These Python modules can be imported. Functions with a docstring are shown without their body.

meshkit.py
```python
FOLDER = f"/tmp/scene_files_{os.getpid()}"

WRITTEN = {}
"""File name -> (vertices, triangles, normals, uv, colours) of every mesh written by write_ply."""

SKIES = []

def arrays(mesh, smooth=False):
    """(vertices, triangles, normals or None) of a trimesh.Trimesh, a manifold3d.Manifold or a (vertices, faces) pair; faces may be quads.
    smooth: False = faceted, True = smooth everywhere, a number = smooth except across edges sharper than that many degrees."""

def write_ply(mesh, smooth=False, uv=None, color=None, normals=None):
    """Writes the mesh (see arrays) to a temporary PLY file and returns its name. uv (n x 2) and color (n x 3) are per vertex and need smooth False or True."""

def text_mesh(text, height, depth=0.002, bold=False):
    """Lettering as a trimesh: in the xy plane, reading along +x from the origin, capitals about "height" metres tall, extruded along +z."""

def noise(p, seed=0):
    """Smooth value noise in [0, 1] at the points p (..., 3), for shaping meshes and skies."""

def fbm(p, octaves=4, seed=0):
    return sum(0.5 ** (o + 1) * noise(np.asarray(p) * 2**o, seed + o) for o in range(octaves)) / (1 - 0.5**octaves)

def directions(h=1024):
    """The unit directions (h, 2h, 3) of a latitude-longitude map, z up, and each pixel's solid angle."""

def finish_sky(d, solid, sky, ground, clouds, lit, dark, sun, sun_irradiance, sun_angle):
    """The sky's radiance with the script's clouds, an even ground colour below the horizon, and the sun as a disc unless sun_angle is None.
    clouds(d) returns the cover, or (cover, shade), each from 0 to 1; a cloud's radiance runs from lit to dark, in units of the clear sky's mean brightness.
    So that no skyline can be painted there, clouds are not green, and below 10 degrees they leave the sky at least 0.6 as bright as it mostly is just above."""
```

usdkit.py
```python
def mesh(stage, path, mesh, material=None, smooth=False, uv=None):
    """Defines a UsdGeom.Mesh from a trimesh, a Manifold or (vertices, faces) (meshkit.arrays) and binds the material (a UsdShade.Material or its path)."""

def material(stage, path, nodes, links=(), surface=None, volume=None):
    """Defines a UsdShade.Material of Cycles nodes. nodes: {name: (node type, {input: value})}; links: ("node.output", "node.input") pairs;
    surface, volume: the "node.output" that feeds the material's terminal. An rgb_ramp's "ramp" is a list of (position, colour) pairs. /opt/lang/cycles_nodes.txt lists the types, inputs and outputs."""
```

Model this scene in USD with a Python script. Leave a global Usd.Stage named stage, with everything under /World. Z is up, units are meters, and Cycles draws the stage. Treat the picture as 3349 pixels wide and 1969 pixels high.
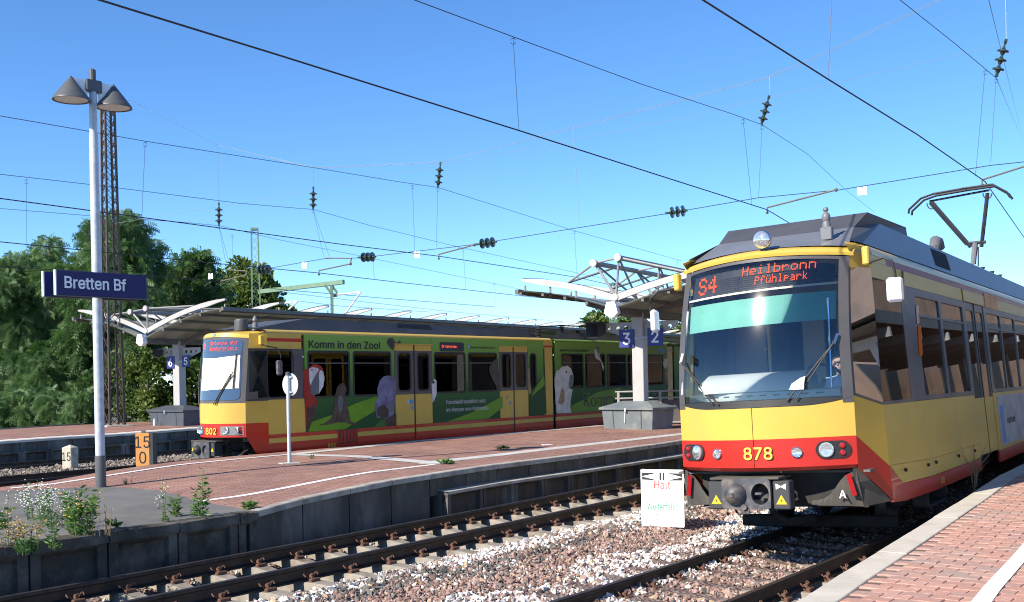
import math, random
import numpy as np, trimesh, usdkit, meshkit
from pxr import Usd, UsdGeom, UsdLux, UsdShade, Gf, Sdf, Vt
import mapbox_earcut
PI = math.pi
stage = Usd.Stage.CreateInMemory()
UsdGeom.SetStageUpAxis(stage, 'Z')
UsdGeom.Xform.Define(stage, '/World')
UsdGeom.Scope.Define(stage, '/World/Looks')
stage.SetDefaultPrim(stage.GetPrimAtPath('/World'))

# ------------------------------------------------------------------ camera, sky, sun, exposure
FPX, ROLL, CX, CY, PW, PH = 3600.0, -0.0207, 1674.5, 1235.45, 3349.0, 1969.0   # lens in photograph pixels
EYE = np.array([0.0, 0.0, 2.05])
_c, _s = math.cos(ROLL), math.sin(ROLL)
RIGHT, UPV, FWD = np.array([_c, 0, _s]), np.array([-_s, 0, _c]), np.array([0.0, 1.0, 0.0])
cam = UsdGeom.Camera.Define(stage, '/World/camera')
cam.CreateHorizontalApertureAttr(36.0); cam.CreateVerticalApertureAttr(36.0 * PH / PW)
cam.CreateFocalLengthAttr(36.0 * FPX / PW)
cam.CreateVerticalApertureOffsetAttr(36.0 * (CY - PH / 2) / PW)
cam.CreateFStopAttr(0.0); cam.CreateClippingRangeAttr((0.1, 5000.0))
cam.AddTransformOp().Set(Gf.Matrix4d(*RIGHT, 0, *UPV, 0, *(-FWD), 0, *EYE, 1))
cam.CreateExposureAttr(0.78)
SUN_AZ, SUN_EL = math.radians(-130.0), math.radians(34.5)
SUN = np.array([math.sin(SUN_AZ) * math.cos(SUN_EL), math.cos(SUN_AZ) * math.cos(SUN_EL), math.sin(SUN_EL)])
sky_mat = usdkit.material(stage, '/World/Looks/sky_light', {
    's': ('sky_texture', {'sky_type': 'single_scattering', 'sun_disc': False, 'sun_elevation': SUN_EL, 'sun_rotation': SUN_AZ % (2 * PI), 'altitude': 3000.0, 'air_density': 1.0, 'aerosol_density': 0.0, 'ozone_density': 5.0}), 'h': ('hsv', {'saturation': 1.12}),
    'b': ('background_shader', {'strength': 0.14})}, [('s.color', 'h.color'), ('h.color', 'b.color')], surface='b.background')
dome = UsdLux.DomeLight.Define(stage, '/World/sky')
UsdShade.MaterialBindingAPI.Apply(dome.GetPrim()).Bind(sky_mat)
dome.GetPrim().SetCustomDataByKey('kind', 'structure')
sun = UsdLux.DistantLight.Define(stage, '/World/sunlight')
sun.CreateNormalizeAttr(True); sun.CreateIntensityAttr(1.25); sun.CreateAngleAttr(0.53); sun.CreateColorAttr(Gf.Vec3f(1.0, 0.91, 0.78))
_z = SUN; _x = np.cross([0, 0, 1.0], _z); _x /= np.linalg.norm(_x); _y = np.cross(_z, _x)
sun.AddTransformOp().Set(Gf.Matrix4d(*_x, 0, *_y, 0, *_z, 0, 0, 0, 40, 1))

# ------------------------------------------------------------------ measuring: a photograph pixel and a known plane give a place
def ray(x, y): return FWD + (x - CX) / FPX * RIGHT - (y - CY) / FPX * UPV
def on_plane(x, y, p, n):
    d = ray(x, y); return EYE + d * (np.dot(np.asarray(p, float) - EYE, n) / np.dot(d, n))
def atz(x, y, z): return on_plane(x, y, (0, 0, z), np.array([0, 0, 1.0]))
def aty(x, y, Y): return EYE + ray(x, y) * Y
def project(p):
    d = np.atleast_2d(p) - EYE
    return np.stack([CX + FPX * (d @ RIGHT) / d[:, 1], CY - FPX * (d @ UPV) / d[:, 1]], 1)
KC = 0.00465                                                   # curvature of the tracks, 1/m
class Track:
    """A track on its arc: s metres along, lat metres to the right."""
    def __init__(self, th, x, y):
        self.c = np.array([x - math.cos(th) / KC, y + math.sin(th) / KC]); self.th = th
        self.a0 = math.atan2(x - self.c[0], y - self.c[1])
    def xy(self, s, lat):
        r = 1 / KC + np.asarray(lat, float); a = self.a0 - KC * np.asarray(s, float)
        return np.stack([self.c[0] + r * np.sin(a), self.c[1] + r * np.cos(a)], -1)
    def sl(self, p):
        d = np.asarray(p, float)[..., :2] - self.c
        return (self.a0 - np.arctan2(d[..., 0], d[..., 1])) / KC, np.hypot(d[..., 0], d[..., 1]) - 1 / KC
    def heading(self, s): return self.th - KC * s
TA, TB = Track(.6252, -4.3894, 11.0673), Track(.6401, .8289, 10.9943)

# ------------------------------------------------------------------ scene tree
used = {}
def numbered(parent, name):
    k = (parent, name); n = used.get(k, 0); used[k] = n + 1
    return f'{parent}/{name}' + (f'_{n:03d}' if n else '')
def tag(prim, label=None, cat=None, group=None, kind=None):
    prim = prim.GetPrim() if hasattr(prim, 'GetPrim') else prim
    for k, v in (('label', label), ('category', cat), ('group', group), ('kind', kind)):
        if v: prim.SetCustomDataByKey(k, v)
    return prim
def gm(M): return Gf.Matrix4d(*np.asarray(M, float).T.ravel().tolist())
def frame(o, rz=0.0, X=None, Y=None, Z=None):
    """4 x 4 placement: origin o, turned rz about z (anticlockwise from above), or with given axes."""
    M = np.eye(4); M[:3, 3] = o
    if X is not None: M[:3, 0], M[:3, 1], M[:3, 2] = X, Y, Z
    else: M[:2, :2] = [[math.cos(rz), -math.sin(rz)], [math.sin(rz), math.cos(rz)]]
    return M
def thing(name, label, cat, M=None, group=None, kind=None):
    p = numbered('/World', name); x = UsdGeom.Xform.Define(stage, p)
    if M is not None: x.AddTransformOp().Set(gm(M))
    tag(x, label, cat, group, kind); return p
def part(parent, name, mb, mat, label=None, smooth=False, kind=None):
    p = numbered(parent, name)
    v, f = mb.arrays() if isinstance(mb, MB) else mb
    usdkit.mesh(stage, p, (v, f), mat, smooth=smooth)
    tag(stage.GetPrimAtPath(p), label, None, None, kind); return p
def single(name, mb, mat, label, cat, group=None, kind=None, smooth=False):
    p = part('/World', name, mb, mat, None, smooth); tag(stage.GetPrimAtPath(p), label, cat, group, kind); return p
def structure(name, mb, mat, smooth=False):
    p = part('/World', name, mb, mat, None, smooth); tag(stage.GetPrimAtPath(p), kind='structure'); return p
def copy_of(src, name, label, cat, M, group=None):
    p = numbered('/World', name); x = UsdGeom.Xform.Define(stage, p)
    x.GetPrim().GetReferences().AddInternalReference(src); x.GetPrim().SetInstanceable(True)
    x.ClearXformOpOrder(); x.AddTransformOp(opSuffix='place').Set(gm(M))
    tag(x, label, cat, group); return p

# ------------------------------------------------------------------ mesh builder
class MB:
    def __init__(self): self.V, self.F, self.n = [], [], 0
    def add(self, v, f):
        v, f = np.asarray(v, float), np.asarray(f, int)
        if f.ndim == 2 and f.shape[1] == 4: f = np.vstack([f[:, [0, 1, 2]], f[:, [0, 2, 3]]])
        self.V.append(v); self.F.append(f + self.n); self.n += len(v); return self
    def arrays(self): return np.vstack(self.V), np.vstack(self.F)
    def move(self, M):
        self.V = [v @ M[:3, :3].T + M[:3, 3] for v in self.V]; return self
    def join(self, o):
        v, f = o.arrays(); return self.add(v, f)
    def quad(self, a, b, c, d): return self.add([a, b, c, d], [[0, 1, 2, 3]])
    def box(self, c, s, R=None, bev=0.0):
        """Box of size s about c, with chamfered edges when bev > 0."""
        h = np.asarray(s, float) / 2; R = np.eye(3) if R is None else R
        b = min(bev, h.min() * .9)
        if b <= 0:
            v = np.array([[x, y, z] for x in (-1, 1) for y in (-1, 1) for z in (-1, 1)], float) * h
            f = [[0, 1, 3, 2], [4, 6, 7, 5], [0, 4, 5, 1], [2, 3, 7, 6], [0, 2, 6, 4], [1, 5, 7, 3]]
        else:
            v, idx = [], {}
            for sx in (-1, 1):
                for sy in (-1, 1):
                    for sz in (-1, 1):
                        sg = np.array([sx, sy, sz], float)
                        for k in range(3):
                            q = h - b; q = q.copy(); q[k] = h[k]
                            idx[(sx, sy, sz, k)] = len(v); v.append(sg * q)
            f = []
            for k in range(3):
                o1, o2 = (k + 1) % 3, (k + 2) % 3
                for sg in (-1, 1):
                    ring = []
                    for a, c2 in ((-1, -1), (1, -1), (1, 1), (-1, 1)):
                        t = [0, 0, 0]; t[k] = sg; t[o1] = a; t[o2] = c2; ring.append(idx[(*t, k)])
                    f.append(ring if sg > 0 else ring[::-1])
                for a in (-1, 1):
                    for c2 in (-1, 1):
                        t1 = [0, 0, 0]; t1[k] = -1; t1[o1] = a; t1[o2] = c2
                        t2 = list(t1); t2[k] = 1
                        q = [idx[(*t1, o1)], idx[(*t2, o1)], idx[(*t2, o2)], idx[(*t1, o2)]]
                        f.append(q if a * c2 < 0 else q[::-1])
            tri = []
            for sx in (-1, 1):
                for sy in (-1, 1):
                    for sz in (-1, 1):
                        t = [idx[(sx, sy, sz, k)] for k in range(3)]
                        tri.append(t if sx * sy * sz > 0 else t[::-1])
            f = np.array(f); f = np.vstack([f[:, [0, 1, 2]], f[:, [0, 2, 3]], np.array(tri)])
            v = np.array(v)
        return self.add(np.asarray(v) @ R.T + np.asarray(c, float), f)
    def bx(self, lo, hi, bev=0.0):
        lo, hi = np.asarray(lo, float), np.asarray(hi, float); return self.box((lo + hi) / 2, hi - lo, None, bev)
    def tube(self, pts, r, n=8, caps=True):
        p = np.asarray(pts, float); t = np.gradient(p, axis=0); t /= np.linalg.norm(t, axis=1, keepdims=True) + 1e-12
        ref = np.array([0, 0, 1.0]) if abs(t[:, 2]).mean() < .9 else np.array([1.0, 0, 0])
        a = np.cross(t, ref); a /= np.linalg.norm(a, axis=1, keepdims=True) + 1e-12; b = np.cross(t, a)
        rr = np.broadcast_to(r, (len(p),)); ang = np.arange(n) * 2 * PI / n
        v = (p[:, None] + rr[:, None, None] * (np.cos(ang)[None, :, None] * a[:, None] + np.sin(ang)[None, :, None] * b[:, None])).reshape(-1, 3)
        i, j = np.meshgrid(np.arange(len(p) - 1), np.arange(n), indexing='ij')
        q = np.stack([i * n + j, i * n + (j + 1) % n, (i + 1) * n + (j + 1) % n, (i + 1) * n + j], -1).reshape(-1, 4)
        f = np.vstack([q[:, [0, 1, 2]], q[:, [0, 2, 3]]])
        if caps:
            L = (len(p) - 1) * n
            f = np.vstack([f, [[0, k + 1, k] for k in range(1, n - 1)][::1], [[L, L + k, L + k + 1] for k in range(1, n - 1)]])
        return self.add(v, f)
    def bar(self, p, q, w, h=None, up=(0, 0, 1), bev=0.0):
        """Square bar from p to q, w wide (sideways), h high."""
        p, q = np.asarray(p, float), np.asarray(q, float); d = q - p; L = np.linalg.norm(d); y = d / L
        up = np.asarray(up, float)
        if abs(y @ up) > .98: up = np.array([1.0, 0, 0])
        x = np.cross(y, up); x /= np.linalg.norm(x); z = np.cross(x, y)
        return self.box((p + q) / 2, (w, L, h or w), np.stack([x, y, z], 1), bev)
    def lathe(self, prof, n=24, M=None):
        """prof: (radius, height) pairs turned about z."""
        prof = np.asarray(prof, float); ang = np.arange(n) * 2 * PI / n
        v = np.stack([prof[:, None, 0] * np.cos(ang), prof[:, None, 0] * np.sin(ang), np.repeat(prof[:, 1:2], n, 1)], -1).reshape(-1, 3)
        i, j = np.meshgrid(np.arange(len(prof) - 1), np.arange(n), indexing='ij')
        q = np.stack([i * n + j, i * n + (j + 1) % n, (i + 1) * n + (j + 1) % n, (i + 1) * n + j], -1).reshape(-1, 4)
        if M is not None: v = v @ M[:3, :3].T + M[:3, 3]
        return self.add(v, q)
    def prism(self, poly, depth, M=None, holes=()):
        """Polygon in xy (with holes), extruded 0..depth along z, placed by M."""
        rings = [np.asarray(poly, float)] + [np.asarray(h, float) for h in holes]
        def area(r): return .5 * np.sum(r[:, 0] * np.roll(r[:, 1], -1) - np.roll(r[:, 0], -1) * r[:, 1])
        rings = [r if (area(r) > 0) == (k == 0) else r[::-1] for k, r in enumerate(rings)]
        allv = np.vstack(rings); ends = np.cumsum([len(r) for r in rings]).astype(np.uint32)
        tri = mapbox_earcut.triangulate_float64(allv, ends).reshape(-1, 3).astype(int)
        n = len(allv)
        A = np.cross(allv[tri[:, 1]] - allv[tri[:, 0]], allv[tri[:, 2]] - allv[tri[:, 0]])
        tri[A < 0] = tri[A < 0][:, ::-1]
        v = np.vstack([np.c_[allv, np.zeros(n)], np.c_[allv, np.full(n, depth)]])
        f = [tri[:, ::-1], tri + n]; o = 0
        for r in rings:
            k = np.arange(len(r)); k2 = (k + 1) % len(r)
            f.append(np.stack([o + k, o + k2, o + k2 + n], 1)); f.append(np.stack([o + k, o + k2 + n, o + k + n], 1)); o += len(r)
        if M is not None: v = v @ M[:3, :3].T + M[:3, 3]
        return self.add(v, np.vstack(f))
    def sheet(self, poly, z=0.0, M=None, holes=()):
        """Flat polygon (one face up)."""
        rings = [np.asarray(poly, float)] + [np.asarray(h, float) for h in holes]
        allv = np.vstack(rings)[:, :2]; ends = np.cumsum([len(r) for r in rings]).astype(np.uint32)
        tri = mapbox_earcut.triangulate_float64(np.ascontiguousarray(allv), ends).reshape(-1, 3).astype(int)
        A = np.cross(allv[tri[:, 1]] - allv[tri[:, 0]], allv[tri[:, 2]] - allv[tri[:, 0]]); tri[A < 0] = tri[A < 0][:, ::-1]
        zz = z(allv) if callable(z) else np.full(len(allv), z)
        v = np.c_[allv, zz]
        if M is not None: v = v @ M[:3, :3].T + M[:3, 3]
        return self.add(v, tri)
    def strip(self, A, B):
        """Ruled surface between two polylines of the same length."""
        A, B = np.asarray(A, float), np.asarray(B, float); n = len(A); k = np.arange(n - 1)
        return self.add(np.vstack([A, B]), np.stack([k, k + 1, k + 1 + n, k + n], 1))
    def sphere(self, c, r, sub=1, sc=(1, 1, 1)):
        m = trimesh.creation.icosphere(sub, 1.0); return self.add(np.asarray(m.vertices) * r * np.asarray(sc) + np.asarray(c, float), m.faces)
def rrect(x0, y0, x1, y1, r, n=4):
    """Rounded rectangle outline, anticlockwise."""
    out = []
    for cx, cy, a in ((x1 - r, y0 + r, -PI / 2), (x1 - r, y1 - r, 0), (x0 + r, y1 - r, PI / 2), (x0 + r, y0 + r, PI)):
        out += [(cx + r * math.cos(a + k * PI / 2 / n), cy + r * math.sin(a + k * PI / 2 / n)) for k in range(n + 1)]
    return np.array(out)
def rotz(a): return np.array([[math.cos(a), -math.sin(a), 0], [math.sin(a), math.cos(a), 0], [0, 0, 1.0]])

# ------------------------------------------------------------------ materials
LK = '/World/Looks/'
def mat(name, col, col2=None, rough=.5, metal=0.0, scale=2.0, detail=5, lo=.35, hi=.65, bump=0.0, bscale=60.0, spec=.5, coat=0.0, stretch=(1, 1, 1), dirt=None, dscale=.7, extra=None):
    """Principled material: col varies to col2 by noise; dirt is a third colour in broad patches; bump in metres."""
    col2 = tuple(c * .82 for c in col) if col2 is None else col2
    N = {'g': ('geometry', {}), 'mp': ('mapping', {'scale': stretch}), 'n': ('noise_texture', {'scale': scale, 'detail': float(detail), 'roughness': .6}),
         'r': ('rgb_ramp', {'ramp': [(lo, col), (hi, col2)]}), 'p': ('principled_bsdf', {'roughness': rough, 'metallic': metal, 'specular_ior_level': spec, 'coat_weight': coat})}
    L = [('g.position', 'mp.vector'), ('mp.vector', 'n.vector'), ('n.fac', 'r.fac')]
    out = 'r.color'
    if dirt is not None:
        N['dn'] = ('noise_texture', {'scale': dscale, 'detail': 6.0, 'roughness': .65}); N['dr'] = ('rgb_ramp', {'ramp': [(.48, (0, 0, 0)), (.68, (1, 1, 1))]})
        N['dm'] = ('mix_color', {'b': dirt}); L += [('mp.vector', 'dn.vector'), ('dn.fac', 'dr.fac'), ('dr.color', 'dm.fac'), (out, 'dm.a')]; out = 'dm.result'
    L.append((out, 'p.base_color'))
    if bump:
        N['bn'] = ('noise_texture', {'scale': bscale, 'detail': 4.0}); N['b'] = ('bump', {'distance': bump, 'strength': 1.0})
        L += [('g.position', 'bn.vector'), ('bn.fac', 'b.height'), ('b.normal', 'p.normal')]
    return usdkit.material(stage, LK + name, N, L, surface='p.BSDF')
def glass(name, tint=(.9, .95, .95), rough=.0, ior=1.5, refl=(1, 1, 1)):
    return usdkit.material(stage, LK + name, {'t': ('transparent_bsdf', {'color': tint}), 'g': ('glossy_bsdf', {'color': refl, 'roughness': rough}), 'f': ('fresnel', {'IOR': ior}), 'm': ('mix_closure', {})},
                           [('f.fac', 'm.fac'), ('t.BSDF', 'm.closure1'), ('g.BSDF', 'm.closure2')], surface='m.closure')
def leafmat(name, c1, c2, trans=.35, scale=.8, rough=.5):
    return usdkit.material(stage, LK + name, {'g': ('geometry', {}), 'n': ('noise_texture', {'scale': scale, 'detail': 4.0}), 'r': ('rgb_ramp', {'ramp': [(.35, c1), (.65, c2)]}),
        'p': ('principled_bsdf', {'roughness': rough, 'specular_ior_level': .4}), 'tr': ('translucent_bsdf', {}), 'hs': ('hsv', {'saturation': 1.1, 'value': 1.3}), 'm': ('mix_closure', {'fac': trans})},
        [('g.position', 'n.vector'), ('n.fac', 'r.fac'), ('r.color', 'p.base_color'), ('r.color', 'hs.color'), ('hs.color', 'tr.color'), ('p.BSDF', 'm.closure1'), ('tr.BSDF', 'm.closure2')], surface='m.closure')
def glow(name, col, strength):
    return usdkit.material(stage, LK + name, {'e': ('emission', {'color': col, 'strength': strength})}, [], surface='e.emission')
# ------------------------------------------------------------------ materials of the ground
m_rail = mat('rail_steel', (.024, .019, .016), (.048, .036, .029), rough=.55, metal=.2, scale=6, bump=.0006, bscale=120, spec=.4)
m_sleeper = mat('sleeper_concrete', (.23, .21, .175), (.31, .28, .235), rough=.9, scale=5, dirt=(.16, .13, .10), dscale=3.5, bump=.004, bscale=50, spec=.2)
m_clip = mat('rusty_clip', (.10, .052, .036), (.16, .085, .058), rough=.8, scale=40, spec=.2)
m_bed = usdkit.material(stage, LK + 'ballast_bed', {'g': ('geometry', {}), 'v': ('voronoi_texture', {'scale': 19.0}), 'r': ('rgb_ramp', {'ramp': [(0, (.10, .075, .068)), (.4, (.17, .12, .105)), (.7, (.22, .17, .15)), (1, (.30, .27, .25))]}),
    'b': ('bump', {'distance': .03, 'strength': 1.0}), 'p': ('principled_bsdf', {'roughness': .9, 'specular_ior_level': .2})},
    [('g.position', 'v.vector'), ('v.color', 'r.fac'), ('r.color', 'p.base_color'), ('v.distance', 'b.height'), ('b.normal', 'p.normal')], surface='p.BSDF')
m_earth = mat('earth', (.09, .085, .05), (.14, .12, .08), rough=.95, scale=.6, dirt=(.06, .09, .03), dscale=.25, bump=.03, bscale=4)
m_wall = mat('platform_wall_concrete', (.062, .056, .048), (.105, .097, .085), rough=.9, scale=1.6, detail=8, stretch=(1, 1, .3), dirt=(.19, .18, .165), dscale=1.3, bump=.004, bscale=45, spec=.2)
m_wall_old = mat('old_wall_concrete', (.045, .040, .034), (.085, .077, .066), rough=.95, scale=2.2, detail=8, dirt=(.14, .125, .105), dscale=2.4, bump=.008, bscale=50, spec=.2)
m_coping = mat('coping_concrete', (.50, .46, .39), (.58, .53, .45), rough=.85, scale=3, detail=8, dirt=(.44, .40, .34), dscale=2.0, bump=.0015, bscale=220, spec=.25)
m_edge = mat('edge_concrete', (.34, .32, .28), (.46, .43, .38), rough=.9, scale=4, detail=8, dirt=(.24, .22, .19), dscale=3, bump=.002, bscale=120, spec=.2)
m_white = mat('white_line_paint', (.80, .80, .78), (.68, .67, .63), rough=.7, scale=9, detail=8, lo=.5, hi=.8)
m_slab = mat('light_paving', (.46, .44, .41), (.56, .54, .50), rough=.85, scale=2.5, dirt=(.36, .34, .31), dscale=2)
m_asphalt = mat('asphalt', (.115, .112, .108), (.16, .155, .148), rough=.92, scale=1.4, detail=10, dirt=(.205, .19, .165), dscale=.55, bump=.003, bscale=160, spec=.25)
def brick_mat(name, th, base, mort, sc=(1, 1, 1)):
    """Far pavers: too small in the picture to be built one by one."""
    return usdkit.material(stage, LK + name, {'g': ('geometry', {}), 'mp': ('mapping', {'rotation': (0, 0, th), 'scale': sc}), 'ns': ('noise_texture', {'scale': 9.0, 'detail': 1.0}), 'wv': ('mix_vector', {'fac': .012}),
        'k': ('brick_texture', {'scale': 1.0, 'brick_width': .2, 'row_height': .12, 'mortar_size': .006, 'mortar_smooth': .3, 'bias': 0.0, 'color1': base[0], 'color2': base[1], 'mortar': mort}),
        'n': ('noise_texture', {'scale': .9, 'detail': 8.0, 'roughness': .65}), 'r': ('rgb_ramp', {'ramp': [(.35, (.72, .72, .74)), (.68, (1.12, 1.1, 1.05))]}), 'mx': ('mix_color', {'blend_type': 'multiply', 'fac': 1.0, 'use_clamp': False}),
        'f': ('noise_texture', {'scale': 300.0, 'detail': 2.0}), 'b': ('bump', {'distance': .004}), 'p': ('principled_bsdf', {'roughness': .88, 'specular_ior_level': .25})},
        [('g.position', 'mp.vector'), ('mp.vector', 'ns.vector'), ('mp.vector', 'wv.a'), ('ns.color', 'wv.b'), ('wv.result', 'k.vector'), ('k.color', 'mx.a'), ('g.position', 'n.vector'), ('n.fac', 'r.fac'), ('r.color', 'mx.b'), ('mx.result', 'p.base_color'), ('k.fac', 'b.height'), ('b.normal', 'p.normal')], surface='p.BSDF')
m_brick = brick_mat('platform_bricks', -0.55, ((.29, .155, .12), (.37, .215, .17)), (.10, .08, .07))
PAVE = [mat(f'paver_{k}', c, c2, rough=.85, scale=25, detail=6, bump=.0012, bscale=300, spec=.25, dirt=d, dscale=1.1) for k, (c, c2, d) in enumerate([
    ((.44, .235, .18), (.52, .30, .235), (.44, .29, .23)), ((.40, .22, .17), (.48, .28, .22), (.40, .28, .23)), ((.46, .255, .20), (.55, .33, .26), (.45, .31, .25)), ((.37, .225, .185), (.45, .285, .235), (.36, .28, .24))])]

# ------------------------------------------------------------------ far ground
g = MB(); g.quad((-900, -300, -.62), (900, -300, -.62), (900, 1500, -.62), (-900, 1500, -.62))
structure('ground', g, m_earth)

def sweep(prof, tr, s, lat, z, close=False):
    """Profile (lateral, height) swept along a track; z may vary with s."""
    prof = np.asarray(prof, float); s = np.asarray(s, float); zz = np.broadcast_to(z, s.shape)
    v = np.concatenate([np.concatenate([tr.xy(s, lat + px), (zz + pz)[:, None]], 1)[:, None] for px, pz in prof], 1)
    n, k = len(s), len(prof); m = MB()
    i, j = np.meshgrid(np.arange(n - 1), np.arange(k if close else k - 1), indexing='ij')
    q = np.stack([i * k + j, i * k + (j + 1) % k, (i + 1) * k + (j + 1) % k, (i + 1) * k + j], -1).reshape(-1, 4)
    return m.add(v.reshape(-1, 3), q[:, ::-1])

# ------------------------------------------------------------------ middle platform, from its two edges
near_px = [(0, 1792), (95, 1779), (352, 1742), (582, 1711), (740, 1689), (842, 1674), (992, 1633), (1146, 1600), (1283, 1572), (1409, 1553), (1600, 1523.6), (1892, 1488), (2200, 1447)]
near_z = [.40] * 6 + [.44, .48, .52, .545, .55, .55, .55]
NP = np.array([atz(x, y, z) for (x, y), z in zip(near_px, near_z)])
ns, nl = TA.sl(NP)
def zmid(s): return np.interp(s, ns, near_z)
far_px = [(0, 1593), (150, 1576), (310, 1547), (480, 1522), (600, 1507), (800, 1489), (1100, 1463), (1400, 1437), (1600, 1421), (1800, 1406), (1960, 1390)]
def on_platform(x, y, dz=0.0):
    z = .5
    for _ in range(12):
        p = atz(x, y, z + dz); z = float(zmid(TA.sl(p)[0]))
    return atz(x, y, z + dz)
FP = np.array([on_platform(x, y) for x, y in far_px]); fs, fl = TA.sl(FP)
def lat_near(s): return np.interp(s, np.r_[ns[0] - 8, ns, ns[-1] + 6, ns[-1] + 60], np.r_[nl[0], nl, -1.0, -1.0])
def lat_far(s): return np.interp(s, np.r_[fs[0] - 8, fs, fs[-1] + 40], np.r_[fl[0] + 2.0, fl, fl[-1] + .2])
SG = np.arange(ns[0] - 7, ns[-1] + 45, .4)
FR = np.linspace(0, 1, 9)
ln, lf, zz = lat_near(SG), lat_far(SG), zmid(SG)
grid = np.concatenate([np.concatenate([TA.xy(SG, ln + (lf - ln) * t), zz[:, None]], 1)[:, None] for t in FR], 1)
top = MB(); i, j = np.meshgrid(np.arange(len(SG) - 1), np.arange(len(FR) - 1), indexing='ij'); k = len(FR)
top.add(grid.reshape(-1, 3), np.stack([i * k + j, i * k + j + 1, (i + 1) * k + j + 1, (i + 1) * k + j], -1).reshape(-1, 4)[:, ::-1])
P_MID = structure('middle_platform', top, m_brick)
def plat_line(pix, w, dz=.004, w2=None):
    """A painted or paved band on the middle platform, through pixels, w metres wide."""
    p = np.array([on_platform(x, y) for x, y in pix]); seg = np.r_[0, np.cumsum(np.linalg.norm(np.diff(p, axis=0), axis=1))]
    u = np.linspace(0, seg[-1], max(12, int(seg[-1] / .3))); q = np.stack([np.interp(u, seg, p[:, k]) for k in range(3)], 1)
    t = np.gradient(q[:, :2], axis=0); t /= np.linalg.norm(t, axis=1, keepdims=True); nrm = np.c_[-t[:, 1], t[:, 0]]
    ww = np.interp(u, [0, seg[-1]], [w, w2 or w])[:, None] / 2
    A, B = q.copy(), q.copy(); A[:, :2] += nrm * ww; B[:, :2] -= nrm * ww
    for X in (A, B): X[:, 2] = zmid(TA.sl(X)[0]) + dz
    return MB().strip(B, A)
asph = [(0, 1607), (150, 1599), (300, 1594), (400, 1595), (520, 1605), (600, 1624), (660, 1644), (720, 1652), (790, 1664), (838, 1675)]
ap = np.array([on_platform(x, y) for x, y in asph]); s_, l_ = TA.sl(ap)
ss = np.linspace(TA.sl(ap[-1])[0], ns[0] - 6.5, 40); bot = TA.xy(ss, lat_near(ss) - .03); lft = TA.xy(np.array([ns[0] - 6.5, s_[0] - 6]), np.array([-4.0, l_[0]]))
m = MB().sheet(np.vstack([ap[:, :2], bot, lft]), z=lambda q: zmid(TA.sl(q)[0]) + .005)
part(P_MID, 'asphalt_surface', m, m_asphalt)
part(P_MID, 'white_line', plat_line([(635, 1642), (800, 1620.6), (952, 1592), (1143, 1555.5), (1276, 1536.5), (1422, 1519)], .13), m_white)
part(P_MID, 'white_line', plat_line([(35, 1598), (159, 1586), (311, 1563), (559, 1525), (800, 1500), (960, 1486)], .12, .009), m_white)
part(P_MID, 'paved_band', plat_line([(1400, 1518), (1432, 1510), (1622, 1489), (1844, 1463), (2200, 1423), (2330, 1409)], .42, .005), m_slab)
part(P_MID, 'paved_band', plat_line([(965, 1485), (1376, 1442), (1805, 1406), (1967, 1392)], .38, .006), m_slab)
part(P_MID, 'paved_band', plat_line([(955, 1487), (1167, 1493), (1438, 1516)], .40, .0075), m_slab)
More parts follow.
